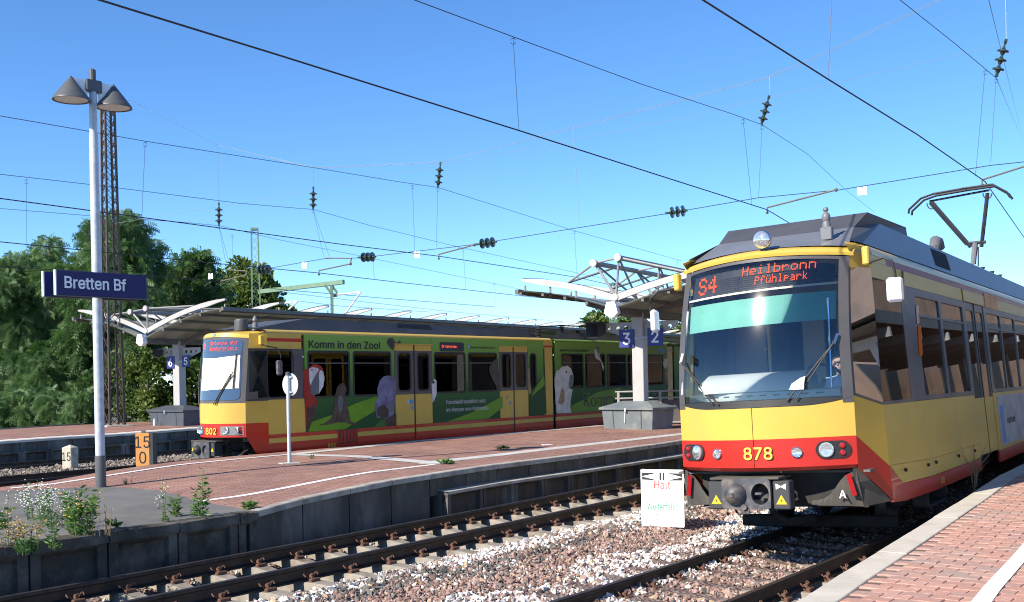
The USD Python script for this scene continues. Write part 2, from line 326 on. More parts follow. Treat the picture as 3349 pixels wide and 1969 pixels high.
# near wall: concrete panels with open joints, each a piece of its own
def wall_panel(tr, s0, s1, lat, z0, ztop, thick=.12, recess=None, gap=.012):
    """One wall panel between s0 and s1, its face at lat(s); recess (margin, depth) sinks the middle."""
    n = max(2, int(abs(s1 - s0) / .5) + 1); s = np.linspace(s0 + gap, s1 - gap, n); L = lat(s); Zt = ztop(s) if callable(ztop) else np.full(n, ztop)
    def col(dl, z): return np.concatenate([tr.xy(s, L + dl), np.broadcast_to(z, (n,))[:, None]], 1)
    m = MB()
    if recess is None:
        rows = [col(-thick, Zt), col(0, Zt), col(0, z0), col(-thick, z0)]
    else:
        mg, dp, lip = recess
        rows = [col(-thick, Zt), col(0, Zt), col(0, Zt - lip), col(-dp, Zt - lip - .05), col(-dp, z0), col(-thick, z0)]
    for a, b in zip(rows[:-1], rows[1:]): m.strip(a, b)
    for e in (0, -1):
        ring = np.array([r[e] for r in rows]); c = ring.mean(0); m.add(np.vstack([ring, c]), [[q, (q + 1) % len(ring), len(ring)] for q in range(len(ring))])
    if recess is not None:                                      # the two piers that close the recess
        for a, b in ((s0 + gap, s0 + mg), (s1 - mg, s1 - gap)):
            ss2 = np.linspace(a, b, 2); LL = lat(ss2); zt2 = ztop(ss2) if callable(ztop) else np.full(2, ztop)
            f = lambda dl, z: np.concatenate([tr.xy(ss2, LL + dl), np.broadcast_to(z, (2,))[:, None]], 1)
            m.strip(f(-.002, zt2 - lip + .01), f(-.002, z0)); m.strip(np.array([f(-.002, zt2 - lip)[1], f(-.002, z0)[1]]), np.array([f(-dp - .02, zt2 - lip)[1], f(-dp - .02, z0)[1]])); m.strip(np.array([f(-dp - .02, zt2 - lip)[0], f(-dp - .02, z0)[0]]), np.array([f(-.002, zt2 - lip)[0], f(-.002, z0)[0]]))
    return m
edge_s = lambda px: float(np.interp(px, [p[0] for p in near_px], ns))
old_j = [ns[0] - 6.5, ns[0] - 4.2, ns[0] - 1.9, edge_s(95), edge_s(352), edge_s(582), edge_s(778), edge_s(842)]
for a, b in zip(old_j[:-1], old_j[1:]):
    part(P_MID, 'wall_panel', wall_panel(TA, a, b, lambda s: lat_near(s) + .0, -.35, lambda s: zmid(s) - .005, .3, (.13, .09, .13)), m_wall_old, smooth=False)
new_j = [edge_s(842), edge_s(994), edge_s(1146), edge_s(1282.5), edge_s(1409.5)]
for a, b in zip(new_j[:-1], new_j[1:]):
    part(P_MID, 'wall_panel', wall_panel(TA, a, b, lambda s: lat_near(s) - .03, -.35, lambda s: zmid(s) - .06, .25), m_wall)
up_j = [edge_s(x) for x in (1409.5, 1524, 1627, 1724, 1813, 1894, 1971, 2040, 2110, 2180)] + [ns[-1] + k * 1.5 for k in range(1, 14)]
for a, b in zip(up_j[:-1], up_j[1:]):
    part(P_MID, 'wall_panel', wall_panel(TA, a, b, lambda s: lat_near(s) - .03, .2, lambda s: zmid(s) - .06, .25), m_wall)
lj = [edge_s(x) for x in (1432, 1549, 1651, 1746, 1835, 1916, 1987, 2060, 2130)] + [ns[-1] + k * 1.6 for k in range(0, 14)]
for a, b in zip(lj[:-1], lj[1:]):
    part(P_MID, 'wall_panel', wall_panel(TA, a, b, lambda s: lat_near(s) + .17, -.35, .255, .3, (.10, .10, .05)), m_wall)
s_led = np.linspace(lj[0] - .02, lj[-1], 60)
part(P_MID, 'wall_ledge', sweep([(-.2, .002), (.20, 0), (.20, -.045), (-.2, -.045)], TA, s_led, lat_near(s_led)[:, None].ravel() * 0 + 0, .27, True) if False else (lambda A, B, C: MB().strip(A, B).strip(B, C))(
    np.concatenate([TA.xy(s_led, lat_near(s_led) - .04), np.full((60, 1), .275)], 1), np.concatenate([TA.xy(s_led, lat_near(s_led) + .20), np.full((60, 1), .265)], 1), np.concatenate([TA.xy(s_led, lat_near(s_led) + .20), np.full((60, 1), .22)], 1)), m_edge)
# edging along the raised part, stone by stone
se = np.r_[new_j[:-1], up_j]
for a, b in zip(se[:-1], se[1:]):
    s = np.linspace(a + .006, b - .006, 3); L = lat_near(s); z = zmid(s)
    c = lambda dl, dz: np.concatenate([TA.xy(s, L + dl), (z + dz)[:, None]], 1)
    mm = MB(); rows = [c(-.17, .010), c(-.01, .010), c(.0, .0), c(.0, -.07), c(-.17, -.07)]
    for p, q in zip(rows[:-1], rows[1:]): mm.strip(p, q)
    part(P_MID, 'edge_stone', mm, m_edge)
for a, b in zip(old_j[:-1], old_j[1:]):
    s = np.linspace(a + .006, b - .006, 5); L = lat_near(s); z = zmid(s); rg = np.random.default_rng(int(abs(a) * 100))
    c = lambda dl, dz: np.concatenate([TA.xy(s, L + dl + rg.normal(0, .006, 5)), (z + dz + rg.normal(0, .004, 5))[:, None]], 1)
    mm = MB(); rows = [c(-.20, .008), c(-.01, .012), c(.035, .0), c(.035, -.11), c(-.02, -.12)]
    for p, q in zip(rows[:-1], rows[1:]): mm.strip(p, q)
    part(P_MID, 'edge_stone', mm, m_wall_old)

# ------------------------------------------------------------------ far platform
fe_px = [(0, 1446), (240, 1429), (430, 1419), (600, 1405)]
FE = np.array([atz(x, y, .55) for x, y in fe_px]); es, el = TA.sl(FE)
lat_fe = lambda s: np.interp(s, np.r_[es[0] - 20, es, es[-1] + 60], np.r_[el[0], el, el[-1]])
SF = np.linspace(es[0] - 16, es[-1] + 45, 60); LF = lat_fe(SF)
tp = lambda dl, z: np.concatenate([TA.xy(SF, LF + dl), np.full((60, 1), z)], 1)
P_FAR = structure('far_platform', MB().strip(tp(0, .55), tp(-8.5, .55)), m_brick)
part(P_FAR, 'white_line', MB().strip(tp(-.62, .556), tp(-.95, .556)), m_white)
part(P_FAR, 'edge_strip', MB().strip(tp(.03, .566), tp(-.34, .566)).strip(tp(.03, .50), tp(.03, .566)), m_coping)
fj = [float(np.interp(x, [p[0] for p in fe_px], es)) for x in (59, 149, 236.5, 318, 400, 477, 551)]; st = np.diff(fj).mean()
fj = [fj[0] - st * k for k in range(6, 0, -1)] + fj + [fj[-1] + st * k for k in range(1, 6)]
for a, b in zip(fj[:-1], fj[1:]):
    part(P_FAR, 'wall_panel', wall_panel(TA, a, b, lambda s: lat_fe(s), .24, .505, .2), m_wall)
    part(P_FAR, 'wall_panel', wall_panel(TA, a, b, lambda s: lat_fe(s) + .12, -.3, .25, .3, (.14, .12, .05)), m_wall)

# ------------------------------------------------------------------ near platform (under the photographer)
oe_px = [(2606, 1966.7), (2740, 1880), (2973, 1740), (3060, 1685.7), (3260, 1558), (3349, 1515)]
OE = np.array([atz(x, y, .40) for x, y in oe_px]); os_, ol = TB.sl(OE)
lat_oe = lambda s: np.interp(s, np.r_[os_[0] - 14, os_, os_[-1] + 40], np.r_[ol[0] + .35, ol, ol[-1] + .02])
COPW = .26
m_bed2 = mat('paver_joint_sand', (.10, .075, .06), (.15, .11, .09), rough=.95, scale=30)
SN = np.linspace(-14, 50, 70); nr = lambda dl, z: np.concatenate([TB.xy(SN, lat_oe(SN) + dl), np.full((70, 1), z)], 1)
P_NEAR = structure('near_platform', MB().strip(nr(COPW + 11, .388), nr(COPW - .02, .388)), m_bed2)
part(P_NEAR, 'platform_wall', MB().strip(nr(.03, .36), nr(.03, -.5)), m_wall)
cj = np.arange(-13.6, 46, 1.3)
for a, b in zip(cj[:-1], cj[1:]):
    s = np.linspace(a + .004, b - .004, 4); L = lat_oe(s); rg = np.random.default_rng(int((a + 20) * 10))
    dz = rg.normal(0, .0025)
    c = lambda dl, z: np.concatenate([TB.xy(s, L + dl), np.full((4, 1), z + dz)], 1)
    mm = MB(); rows = [c(0, .26), c(0, .392), c(.008, .40), c(COPW - .008, .40), c(COPW, .393), c(COPW, .33)]
    for p, q in zip(rows[:-1], rows[1:]): mm.strip(q, p)
    for e in (0, -1):
        ring = np.array([r[e] for r in rows]); cc = ring.mean(0); mm.add(np.vstack([ring, cc]), [[q, (q + 1) % 6, 6] for q in range(6)])
    part(P_NEAR, 'coping_stone', mm, m_coping)
# interlocking pavers: long sides wavy, laid in rows square to the edge
PIT, PL = .145, .215
def paver(s0, l0, rg):
    w = .018
    lo = [(0, -w), (.25, w), (.5, 0), (.75, -w), (1, w)]
    u = np.array([0, .3, .55, .8, 1.0]); wv = np.array([-w, w * .9, .1 * w, -w, w * .9]) * .5
    g = .0035
    pts = [(g / PIT * PIT + v, g + x * (PL - 2 * g)) for x, v in zip(u, wv)]
    pts2 = [(PIT - g + v, g + x * (PL - 2 * g)) for x, v in zip(u, wv)][::-1]
    P = np.array(pts + pts2); dz = rg.normal(0, .0018); tx, ty = rg.normal(0, .006, 2)
    ctr = P.mean(0); Q = ctr + (P - ctr) * .965
    sN = s0 + P[:, 0]; lN = l0 + P[:, 1]
    za = .402 + dz + (Q[:, 0] - ctr[0]) * tx + (Q[:, 1] - ctr[1]) * ty
    a = np.c_[TB.xy(s0 + Q[:, 0], lat_oe(s0) + l0 + Q[:, 1]), za]
    b = np.c_[TB.xy(sN, lat_oe(s0) + lN), za - .006]; c = b.copy(); c[:, 2] = .388
    n = 10; f = [[0, k, k + 1] for k in range(1, n - 1)]; kk = np.arange(n)
    # triangulate the wavy top as a strip
    f = []
    for k in range(4): f += [[k, k + 1, 8 - k], [k, 8 - k, 9 - k]]
    side = [[n + k, n + (k + 1) % n, (k + 1) % n] for k in kk] + [[n + k, (k + 1) % n, k] for k in kk] + [[2 * n + k, 2 * n + (k + 1) % n, n + (k + 1) % n] for k in kk] + [[2 * n + k, n + (k + 1) % n, n + k] for k in kk]
    return np.vstack([a, b, c]), np.array(f + side)
rg = np.random.default_rng(5); pav = []
for ri, s0 in enumerate(np.arange(-4.2, 14, PIT)):
    for ci in range(-1, 22):
        l0 = COPW + .012 + ci * PL + (PL / 2 if ri % 2 else 0)
        if l0 < COPW + .005: continue
        v, f = paver(s0, l0, rg); c = v[:10].mean(0)
        if c[1] < 4: continue
        q = project(c)[0]
        if -80 < q[0] < PW + 130 and q[1] < PH + 130: pav.append((c[1], v, f, rg.integers(0, 4)))
pav.sort(key=lambda t: t[0])
vis = [t for t in pav if project(t[1][:10].mean(0))[0][0] < PW + 10 and project(t[1][:10].mean(0))[0][1] < PH + 10]
first = {id(t) for t in vis[:300]}; rest = [MB() for _ in range(4)]
for t in pav:
    if id(t) in first: part(P_NEAR, 'paver', (t[1], t[2]), PAVE[t[3]])
    else: rest[t[3]].add(t[1], t[2])
for k in range(4): part(P_NEAR, 'paver_field', rest[k], PAVE[k], kind='stuff')
SN2 = np.linspace(13.9, 50, 30); n2 = lambda dl, z: np.concatenate([TB.xy(SN2, lat_oe(SN2) + dl), np.full((30, 1), z)], 1)
part(P_NEAR, 'far_paving', MB().strip(n2(COPW + 9, .399), n2(COPW, .399)), m_brick)
# white safety line
wl = np.array([atz(x, y, .41) for x, y in ((3161.7, 1969), (3349, 1779))]); wr = np.array([atz(x, y, .41) for x, y in ((3238, 1969), (3349, 1836))])
ws, wlat = TB.sl(wl); ws2, wlat2 = TB.sl(wr)
a_l, a_r = (wlat - lat_oe(ws)).mean(), (wlat2 - lat_oe(ws2)).mean()
SW = np.linspace(-3, 20, 160)
zj = .4085 + .001 * np.sin(SW * 40)
cw = lambda dl: np.c_[TB.xy(SW, lat_oe(SW) + dl + .006 * np.sin(SW * 43)), zj]
part(P_NEAR, 'white_line', MB().strip(cw(a_r), cw(a_l)), m_white)

# ------------------------------------------------------------------ tracks with sleepers and clips
RAIL = [(-.0, 0), (.030, -.002), (.036, -.012), (.036, -.036), (.010, -.052), (.010, -.135), (.070, -.153), (.070, -.165), (-.070, -.165), (-.070, -.153), (-.010, -.135), (-.010, -.052), (-.036, -.036), (-.036, -.012), (-.030, -.002)]
def sleeper_mesh(rnd):
    xs = np.array([-1.3, -1.26, -1.0, -.62, -.56, -.28, .28, .56, .62, 1.0, 1.26, 1.3])
    if rnd: tz = np.array([-.06, -.035, -.005, 0, .012, -.055, -.055, .012, 0, -.005, -.035, -.06])
    else: tz = np.array([-.05, -.03, 0, 0, -.004, -.062, -.062, -.004, 0, 0, -.03, -.05])
    hw = np.array([.09, .095, .1, .1, .1, .085, .085, .1, .1, .1, .095, .09]); v = []
    for x, t, h in zip(xs, tz, hw): v += [(x, -h - .05, -.2), (x, -h, t - .012), (x, -h + .014, t), (x, h - .014, t), (x, h, t - .012), (x, h + .05, -.2)]
    m = MB(); k = 6; i, j = np.meshgrid(np.arange(len(xs) - 1), np.arange(k - 1), indexing='ij')
    m.add(v, np.stack([i * k + j, (i + 1) * k + j, (i + 1) * k + j + 1, i * k + j + 1], -1).reshape(-1, 4))
    for e, fl in ((0, 1), (len(xs) - 1, -1)): m.add(np.array(v[e * 6:e * 6 + 6]), [[0, q, q + 1][::fl] for q in range(1, 5)])
    return m
def clip_mesh(side):
    """Spring clip: bolt, and two bent prongs, on the given side of the rail."""
    m = MB(); o = side * .115
    m.box((o, 0, .035), (.05, .035, .07), bev=.006); m.box((o + side * .02, 0, .075), (.03, .05, .018), bev=.004)
    for d in (-1, 1):
        t = np.linspace(0, 1, 7); m.tube(np.c_[o - side * .03 * np.sin(t * PI) * 1.0 + side * .005, d * (.02 + .075 * np.sin(t * PI * .62)), .02 + .065 * np.sin(t * PI * .8)], .0085, 5)
    m.box((o + side * .045, 0, .012), (.05, .14, .05), bev=.01)
    return m
SL_A, SL_B, CLIPS = sleeper_mesh(False), sleeper_mesh(True), [clip_mesh(-1), clip_mesh(1)]
def build_track(label, tr, latc, z_far, z_near, s0, s1, sl0, sl1, mesh, off=0.0):
    t = thing('railway_track', label, 'railway track'); s = np.arange(s0, s1, .5)
    part(t, 'rail', sweep(RAIL, tr, s, latc - .75, z_far, True), m_rail, smooth=35); part(t, 'rail', sweep(RAIL, tr, s, latc + .75, z_near, True), m_rail, smooth=35)
    tilt = math.atan2(z_near - z_far, 1.5); zc = (z_far + z_near) / 2 - .172; rg = np.random.default_rng(3)
    for sv in np.arange(sl0, sl1, .6):
        h = tr.heading(sv); X = np.array([math.cos(h) * math.cos(tilt), -math.sin(h) * math.cos(tilt), math.sin(tilt)]); Y = np.array([math.sin(h), math.cos(h), 0]); Z = np.cross(X, Y)
        M = frame((*tr.xy(sv + off + rg.normal(0, .006), latc), zc), X=X, Y=Y, Z=Z)
        sp = part(t, 'sleeper', MB().join(mesh).move(M), m_sleeper)
        for rx in (-.75, .75):
            for c in CLIPS: part(sp, 'rail_clip', MB().join(c).move(M @ frame((rx, 0, .0))), m_clip)
    return t
build_track('dark rusty track with concrete sleepers along the middle platform wall', TA, .57, .045, .10, -8, 60, -2.4, 17, SL_A)
build_track('track with rounded grey sleepers under the yellow train beside the near platform', TB, .57, -.12, -.085, -8, 60, -1.8, 8, SL_B)
# the three tracks between the middle and the far platform
r3 = np.array([atz(x, y, .10) for x, y in ((0, 1556), (150, 1547), (300, 1534), (430, 1520))]); s3, l3 = TA.sl(r3)
r5 = np.array([atz(x, y, 0.) for x, y in ((0, 1515), (300, 1493), (430, 1484), (560, 1472))]); s5, l5 = TA.sl(r5)
def plain_track(label, ss, ll, z, w=1.5):
    t = thing('railway_track', label, 'railway track'); s = np.arange(ss.min() - 12, ss.max() + 40, .5); f = np.polyfit(ss, ll, 1)
    for d in (0, w):
        v = []
        m = MB(); L = np.interp(s, ss, np.polyval(f, ss)); k = len(RAIL)
        vv = np.concatenate([np.concatenate([TA.xy(s, L + d + px), np.full((len(s), 1), z + pz)], 1)[:, None] for px, pz in RAIL], 1)
        i, j = np.meshgrid(np.arange(len(s) - 1), np.arange(k), indexing='ij'); m.add(vv.reshape(-1, 3), np.stack([i * k + j, i * k + (j + 1) % k, (i + 1) * k + (j + 1) % k, (i + 1) * k + j], -1).reshape(-1, 4)[:, ::-1])
        part(t, 'rail', m, m_rail, smooth=35)
    return s, L
plain_track('dark track behind the left end of the middle platform, its train waiting further along', s3, l3, .10)
plain_track('dark track close below the far platform wall', s5, l5, 0.0)
L3, L5 = float(np.mean(l3)), float(np.mean(l5))

# ------------------------------------------------------------------ ballast beds and loose stones
KN_L = np.array([-1.3, -.6, -.25, 0.1, 1.0, 1.36, 1.75, 2.2, 2.9, 3.7, 4.35, 4.75, 5.2, 6.0, 7.2]); KN_Z = np.array([-.16, -.17, -.21, -.31, -.31, -.18, -.105, -.10, -.15, -.21, -.27, -.31, -.335, -.335, -.34])
def zbed(s, l): return np.interp(l, KN_L, KN_Z)
SB = np.arange(-12, 62, .5); bed = MB(); gv = np.concatenate([np.concatenate([TA.xy(SB, L), np.full((len(SB), 1), z)], 1)[:, None] for L, z in zip(KN_L, KN_Z)], 1); k = len(KN_L)
i, j = np.meshgrid(np.arange(len(SB) - 1), np.arange(k - 1), indexing='ij'); bed.add(gv.reshape(-1, 3), np.stack([i * k + j, (i + 1) * k + j, (i + 1) * k + j + 1, i * k + j + 1], -1).reshape(-1, 4)[:, ::-1])
structure('ballast_bed', bed, m_bed)
fb = MB(); kl = np.array([L3 + 3.2, L3 + 1.6, L3 + .7, L3 - .2, L3 - .9, L3 - 2.2, L5 + 1.9, L5 + .7, L5 - 1.6]); kz = np.array([-.25, -.12, -.1, -.06, .0, .0, -.12, -.18, -.2])
gv = np.concatenate([np.concatenate([TA.xy(SB, L), np.full((len(SB), 1), z)], 1)[:, None] for L, z in zip(kl, kz)], 1); k = len(kl)
i, j = np.meshgrid(np.arange(len(SB) - 1), np.arange(k - 1), indexing='ij'); fb.add(gv.reshape(-1, 3), np.stack([i * k + j, (i + 1) * k + j, (i + 1) * k + j + 1, i * k + j + 1], -1).reshape(-1, 4))
m_bed_b = mat('far_ballast', (.13, .11, .09), (.22, .19, .16), rough=.95, scale=14, detail=4, bump=.03, bscale=20)
structure('far_ballast_bed', fb, m_bed_b)
def stone_mat(name, c, c2):
    return mat(name, c, c2, rough=.85, scale=9, detail=5, spec=.25)
STONES = [('white', (.55, .54, .52), (.74, .73, .70)), ('pink', (.30, .195, .165), (.39, .275, .23)), ('brown', (.17, .11, .09), (.26, .17, .14)), ('dark', (.10, .095, .085), (.17, .165, .15)), ('ochre', (.38, .28, .17), (.47, .36, .24))]
def rock(seed):
    rg = np.random.default_rng(seed); p = rg.normal(size=(11, 3)); p /= np.linalg.norm(p, axis=1, keepdims=True); p *= np.array([1, .75, .55]) * rg.uniform(.8, 1.15, (11, 1)); h = trimesh.convex.convex_hull(p); return np.asarray(h.vertices), np.asarray(h.faces)
def scatter(name, protos, pos, idx, size, label, seed):
    """Loose stones: a point instancer over a few rock shapes."""
    path = numbered('/World', name); pi = UsdGeom.PointInstancer.Define(stage, path); rg = np.random.default_rng(seed)
    rel = pi.CreatePrototypesRel()
    for k, (mname, shp) in enumerate(protos):
        usdkit.mesh(stage, f'{path}/shapes/stone_{k:03d}' if k else f'{path}/shapes/stone', shp, mname); rel.AddTarget(f'{path}/shapes/stone_{k:03d}' if k else f'{path}/shapes/stone')
    n = len(pos); q = rg.normal(size=(n, 4)); q /= np.linalg.norm(q, axis=1, keepdims=True)
    pi.CreatePositionsAttr(Vt.Vec3fArray.FromNumpy(pos.astype(np.float32))); pi.CreateProtoIndicesAttr(Vt.IntArray.FromNumpy(idx.astype(np.int32)))
    pi.CreateScalesAttr(Vt.Vec3fArray.FromNumpy(np.repeat(size[:, None], 3, 1).astype(np.float32)))
    qh = Vt.QuathArray([Gf.Quath(float(a), float(b), float(c), float(d)) for a, b, c, d in q]); pi.CreateOrientationsAttr(qh)
    tag(pi, label, 'ballast', None, 'stuff'); return path
rg = np.random.default_rng(11)
smat = [stone_mat('stone_' + n, a, b) for n, a, b in STONES]; shapes = [rock(k) for k in range(4)]
protos = [(smat[c], shapes[h]) for c in range(5) for h in range(4)]
N = 190000; s = rg.uniform(-4, 22, N); l = rg.uniform(-1.0, 6.9, N); keep = rg.random(N) < np.interp(s, [-4, 6, 22], [1, .8, .25])
s, l = s[keep], l[keep]; xy = TA.xy(s, l); size = rg.lognormal(math.log(.028), .30, len(s)); z = zbed(s, l) + rg.uniform(-.004, .012, len(s)) + size * .15
pos = np.c_[xy, z]; q = project(pos); inside = (q[:, 0] > -30) & (q[:, 0] < PW + 30) & (q[:, 1] < PH + 40) & (pos[:, 1] > 3)
sB, lB = TB.sl(pos)
# not inside the sleepers, fewer under the rails
inA = (l > -.75) & (l < 1.9) & (np.abs((s + .0 + .3) % .6 - .3) < .135); inB = (lB > -.75) & (lB < 1.9) & (np.abs((sB + .3 + 0.0) % .6 - .3) < .13)
inside &= ~(inA & (l < 1.72)) & ~inB & (lB < 1.75)
nz = meshkit.fbm(np.c_[xy * .9, np.zeros(len(s))], 3, 4); d = l + (nz - .5) * .9
prob = np.zeros((len(s), 5)); Z = lambda m, p: prob.__setitem__(m, p)
Z(d < -.2, (.30, .12, .18, .38, .02)); Z((d >= -.2) & (d < 1.35), (.08, .22, .42, .22, .06)); Z((d >= 1.35) & (d < 2.15), (.66, .16, .05, .10, .03)); Z((d >= 2.15) & (d < 2.6), (.12, .18, .22, .45, .03))
Z((d >= 2.6) & (d < 3.3), (.05, .46, .34, .11, .04)); Z((d >= 3.3) & (d < 4.4), (.60, .22, .08, .07, .03)); Z(d >= 4.4, (.07, .50, .24, .08, .06))
far_dark = (s < 3.2) & (d > 1.7) & (d < 2.6); Z(far_dark & (rg.random(len(s)) < .5), (.10, .14, .18, .56, .02))
cum = prob.cumsum(1); col = (rg.random(len(s))[:, None] * cum[:, -1:] > cum).sum(1).clip(0, 4)
thin = np.where(d < -.2, rg.random(len(s)) < .35, np.where((l > -.2) & (l < 1.35), rg.random(len(s)) < .6, True)); inside &= thin
idx = col * 4 + rg.integers(0, 4, len(s))
scatter('ballast', protos, pos[inside], idx[inside], size[inside], 'loose white, pink and dark stones between the two near tracks', 1)
print('stones', inside.sum())
N = 16000; s = rg.uniform(-8, 16, N); l = rg.uniform(L3 - 2.3, L3 - .15, N); xy = TA.xy(s, l); size = rg.lognormal(math.log(.035), .3, N); pos = np.c_[xy, np.interp(l, kl[::-1], kz[::-1]) + size * .3 + rg.uniform(0, .05, N)]; q = project(pos); ok = (q[:, 0] > -30) & (q[:, 0] < 720)
g_mat = [stone_mat('stone_grey_brown', (.24, .20, .16), (.36, .31, .26)), stone_mat('stone_dull', (.14, .115, .095), (.2, .17, .14))]
scatter('ballast', [(g_mat[a], shapes[b]) for a in range(2) for b in range(4)], pos[ok], rg.integers(0, 8, N)[ok], size[ok], 'grey brown ballast ridge beyond the left end of the middle platform', 2)
# ------------------------------------------------------------------ materials of the trains
m_yel = mat('tram_yellow', (.62, .42, .075), (.58, .385, .07), rough=.36, scale=1.2, coat=.08, spec=.35, dirt=(.54, .37, .085), dscale=1.3)
m_red = mat('tram_red', (.50, .022, .012), (.45, .02, .012), rough=.3, scale=1.2, coat=.35)
m_maroon = mat('tram_maroon', (.20, .018, .028), (.17, .018, .026), rough=.35, scale=2, coat=.2)
m_grey = mat('tram_grey', (.075, .07, .07), (.095, .088, .086), rough=.4, scale=2, coat=.2)
m_black = mat('black_rubber', (.016, .016, .017), (.022, .022, .023), rough=.6, scale=8)
m_under = mat('underframe', (.018, .017, .016), (.035, .031, .028), rough=.8, scale=6)
m_skirt = mat('skirt_grey', (.055, .05, .044), (.08, .072, .062), rough=.8, scale=3, dirt=(.115, .095, .072), dscale=2.5)
m_roofg = mat('roof_grey', (.125, .13, .145), (.155, .16, .175), rough=.5, scale=1.5, coat=.1)
m_roofd = mat('roof_dark', (.055, .056, .062), (.075, .075, .08), rough=.5, scale=1.5)
m_coupler = mat('coupler_steel', (.065, .066, .076), (.10, .10, .112), rough=.55, metal=.35, scale=12, dirt=(.2, .17, .14), dscale=6)
m_chrome = mat('chrome', (.8, .8, .82), (.75, .75, .78), rough=.12, metal=1.0)
m_mirror = mat('mirror_shell', (.62, .63, .66), (.55, .56, .6), rough=.3, scale=3, coat=.4)
m_lens = usdkit.material(stage, LK + 'lamp_lens', {'p': ('principled_bsdf', {'base_color': (.9, .92, .95), 'roughness': .03, 'transmission_weight': .85, 'ior': 1.45})}, [], surface='p.BSDF')
m_refl = mat('lamp_reflector', (.85, .84, .8), (.7, .69, .66), rough=.18, metal=.9, scale=30)
m_redlens = mat('red_lens', (.35, .01, .015), (.28, .008, .012), rough=.15, coat=.6)
m_orange = mat('orange_lens', (.65, .13, .01), (.55, .1, .01), rough=.2, coat=.5)
m_signy = mat('warning_yellow', (.75, .47, .02), (.7, .44, .02), rough=.5)
m_dash = mat('dashboard_grey', (.50, .53, .52), (.56, .59, .58), rough=.6, scale=3)
m_dashd = mat('dashboard_dark', (.03, .032, .036), (.04, .042, .046), rough=.6)
m_blind = mat('green_blind', (.17, .44, .37), (.20, .48, .41), rough=.8, scale=4)
m_cream = mat('cream_blind', (.80, .73, .58), (.84, .77, .63), rough=.85, scale=2)
m_pole = mat('yellow_pole', (.72, .52, .06), (.68, .48, .05), rough=.4)
m_inside = mat('interior_panel', (.34, .33, .30), (.40, .39, .35), rough=.7)
m_inwood = mat('interior_beige', (.36, .27, .17), (.42, .32, .2), rough=.6)
m_seat = mat('seat_dark', (.03, .035, .05), (.05, .05, .07), rough=.8)
m_floor = mat('train_floor', (.09, .085, .08), (.12, .115, .11), rough=.8)
m_led = glow('led_orange', (1.0, .11, .02), 1.4)
m_tgl = usdkit.material(stage, LK + 'front_glass', {'t': ('transparent_bsdf', {'color': (.86, .90, .92)}), 'g': ('glossy_bsdf', {'roughness': .02}), 'g2': ('glossy_bsdf', {'roughness': .13}), 'f': ('fresnel', {'IOR': 1.8}), 'm': ('mix_closure', {}), 'm2': ('mix_closure', {'fac': .03})},
                        [('f.fac', 'm.fac'), ('t.BSDF', 'm.closure1'), ('g.BSDF', 'm.closure2'), ('m.closure', 'm2.closure1'), ('g2.BSDF', 'm2.closure2')], surface='m2.closure')
m_sgl = glass('side_glass', (.30, .33, .33), ior=1.6)
m_cgl = glass('cab_glass', (.62, .68, .68), ior=1.5)

# ------------------------------------------------------------------ near train
th, roll, pit = .57, .04, -.004
fw = np.array([math.sin(th), math.cos(th), 0]); rt = np.array([math.cos(th), -math.sin(th), 0]); O8 = np.array([*TB.xy(4.3, .42), -.17]) - fw * 1.55
fw = fw * math.cos(pit) + np.array([0, 0, math.sin(pit)]); up = np.cross(rt, fw)
rt, up = rt * math.cos(roll) + up * math.sin(roll), up * math.cos(roll) - rt * math.sin(roll)
M8 = frame(O8, X=rt, Y=fw, Z=up)
T8 = thing('tram_train', 'yellow and red tram train numbered 878 on the track beside the near platform, pantograph raised', 'train', M8)
VIN = lambda w: .05 * max(0.0, w - .55)
def side_panel(poly, v0, depth, sgn=1, holes=(), tumble=VIN):
    """Plate in the side wall: outline in (u, w), outer face at v0."""
    m = MB().prism(poly, depth, None, holes); v = m.V[0]
    x = v0 - depth + v[:, 2] - np.array([tumble(w) for w in v[:, 1]])
    m.V[0] = np.stack([sgn * x, v[:, 0], v[:, 1]], 1)
    if sgn < 0: m.F[0] = m.F[0][:, ::-1]
    return m
R4 = lambda u0, w0, u1, w1: np.array([(u0, w0), (u1, w0), (u1, w1), (u0, w1)])
UE = 27.0
def rake(w): return .13 * max(0.0, w - 1.85) ** 2
def nose_u(v, w): return .40 * (abs(v) / 1.08) ** 2 + rake(w)
def half(w): return 1.09 - .03 * max(0.0, w - 1.9)
FOLD = lambda w: (1.325 - VIN(w), 1.0 + .10 * max(0.0, w - 1.76), w)
EDGE = lambda w: (half(w), nose_u(half(w), w), w)
def front_skin(zs_lo, zs_hi, v0, v1, nv=17, nw=5, du=0.0):
    """Piece of the bowed front between two heights (functions of v)."""
    m = MB(); V = np.linspace(v0, v1, nv); g = []
    for t in np.linspace(0, 1, nw):
        for v in V:
            w = zs_lo(v) * (1 - t) + zs_hi(v) * t; g.append((v * half(w) / 1.09, nose_u(v * half(w) / 1.09, w) + du, w))
    i, j = np.meshgrid(np.arange(nw - 1), np.arange(nv - 1), indexing='ij')
    return m.add(g, np.stack([i * nv + j, i * nv + j + 1, (i + 1) * nv + j + 1, (i + 1) * nv + j], -1).reshape(-1, 4))
cst = lambda w: (lambda v: w)
ytop = lambda v: 1.805 + (.08 * ((abs(v) - .55) / .54) ** 2 if abs(v) > .55 else 0)
part(T8, 'front_panel', front_skin(cst(1.432), ytop, -1.09, -.004, 13), m_yel, smooth=30)
part(T8, 'front_panel', front_skin(cst(1.432), ytop, .004, 1.09, 13), m_yel, smooth=30)
fr = front_skin(cst(1.10), cst(1.432), -1.09, -.004, 13); part(T8, 'bumper_panel', fr, m_red, smooth=30)
fr = front_skin(cst(1.10), cst(1.432), .004, 1.09, 13); part(T8, 'bumper_panel', fr, m_red, smooth=30)
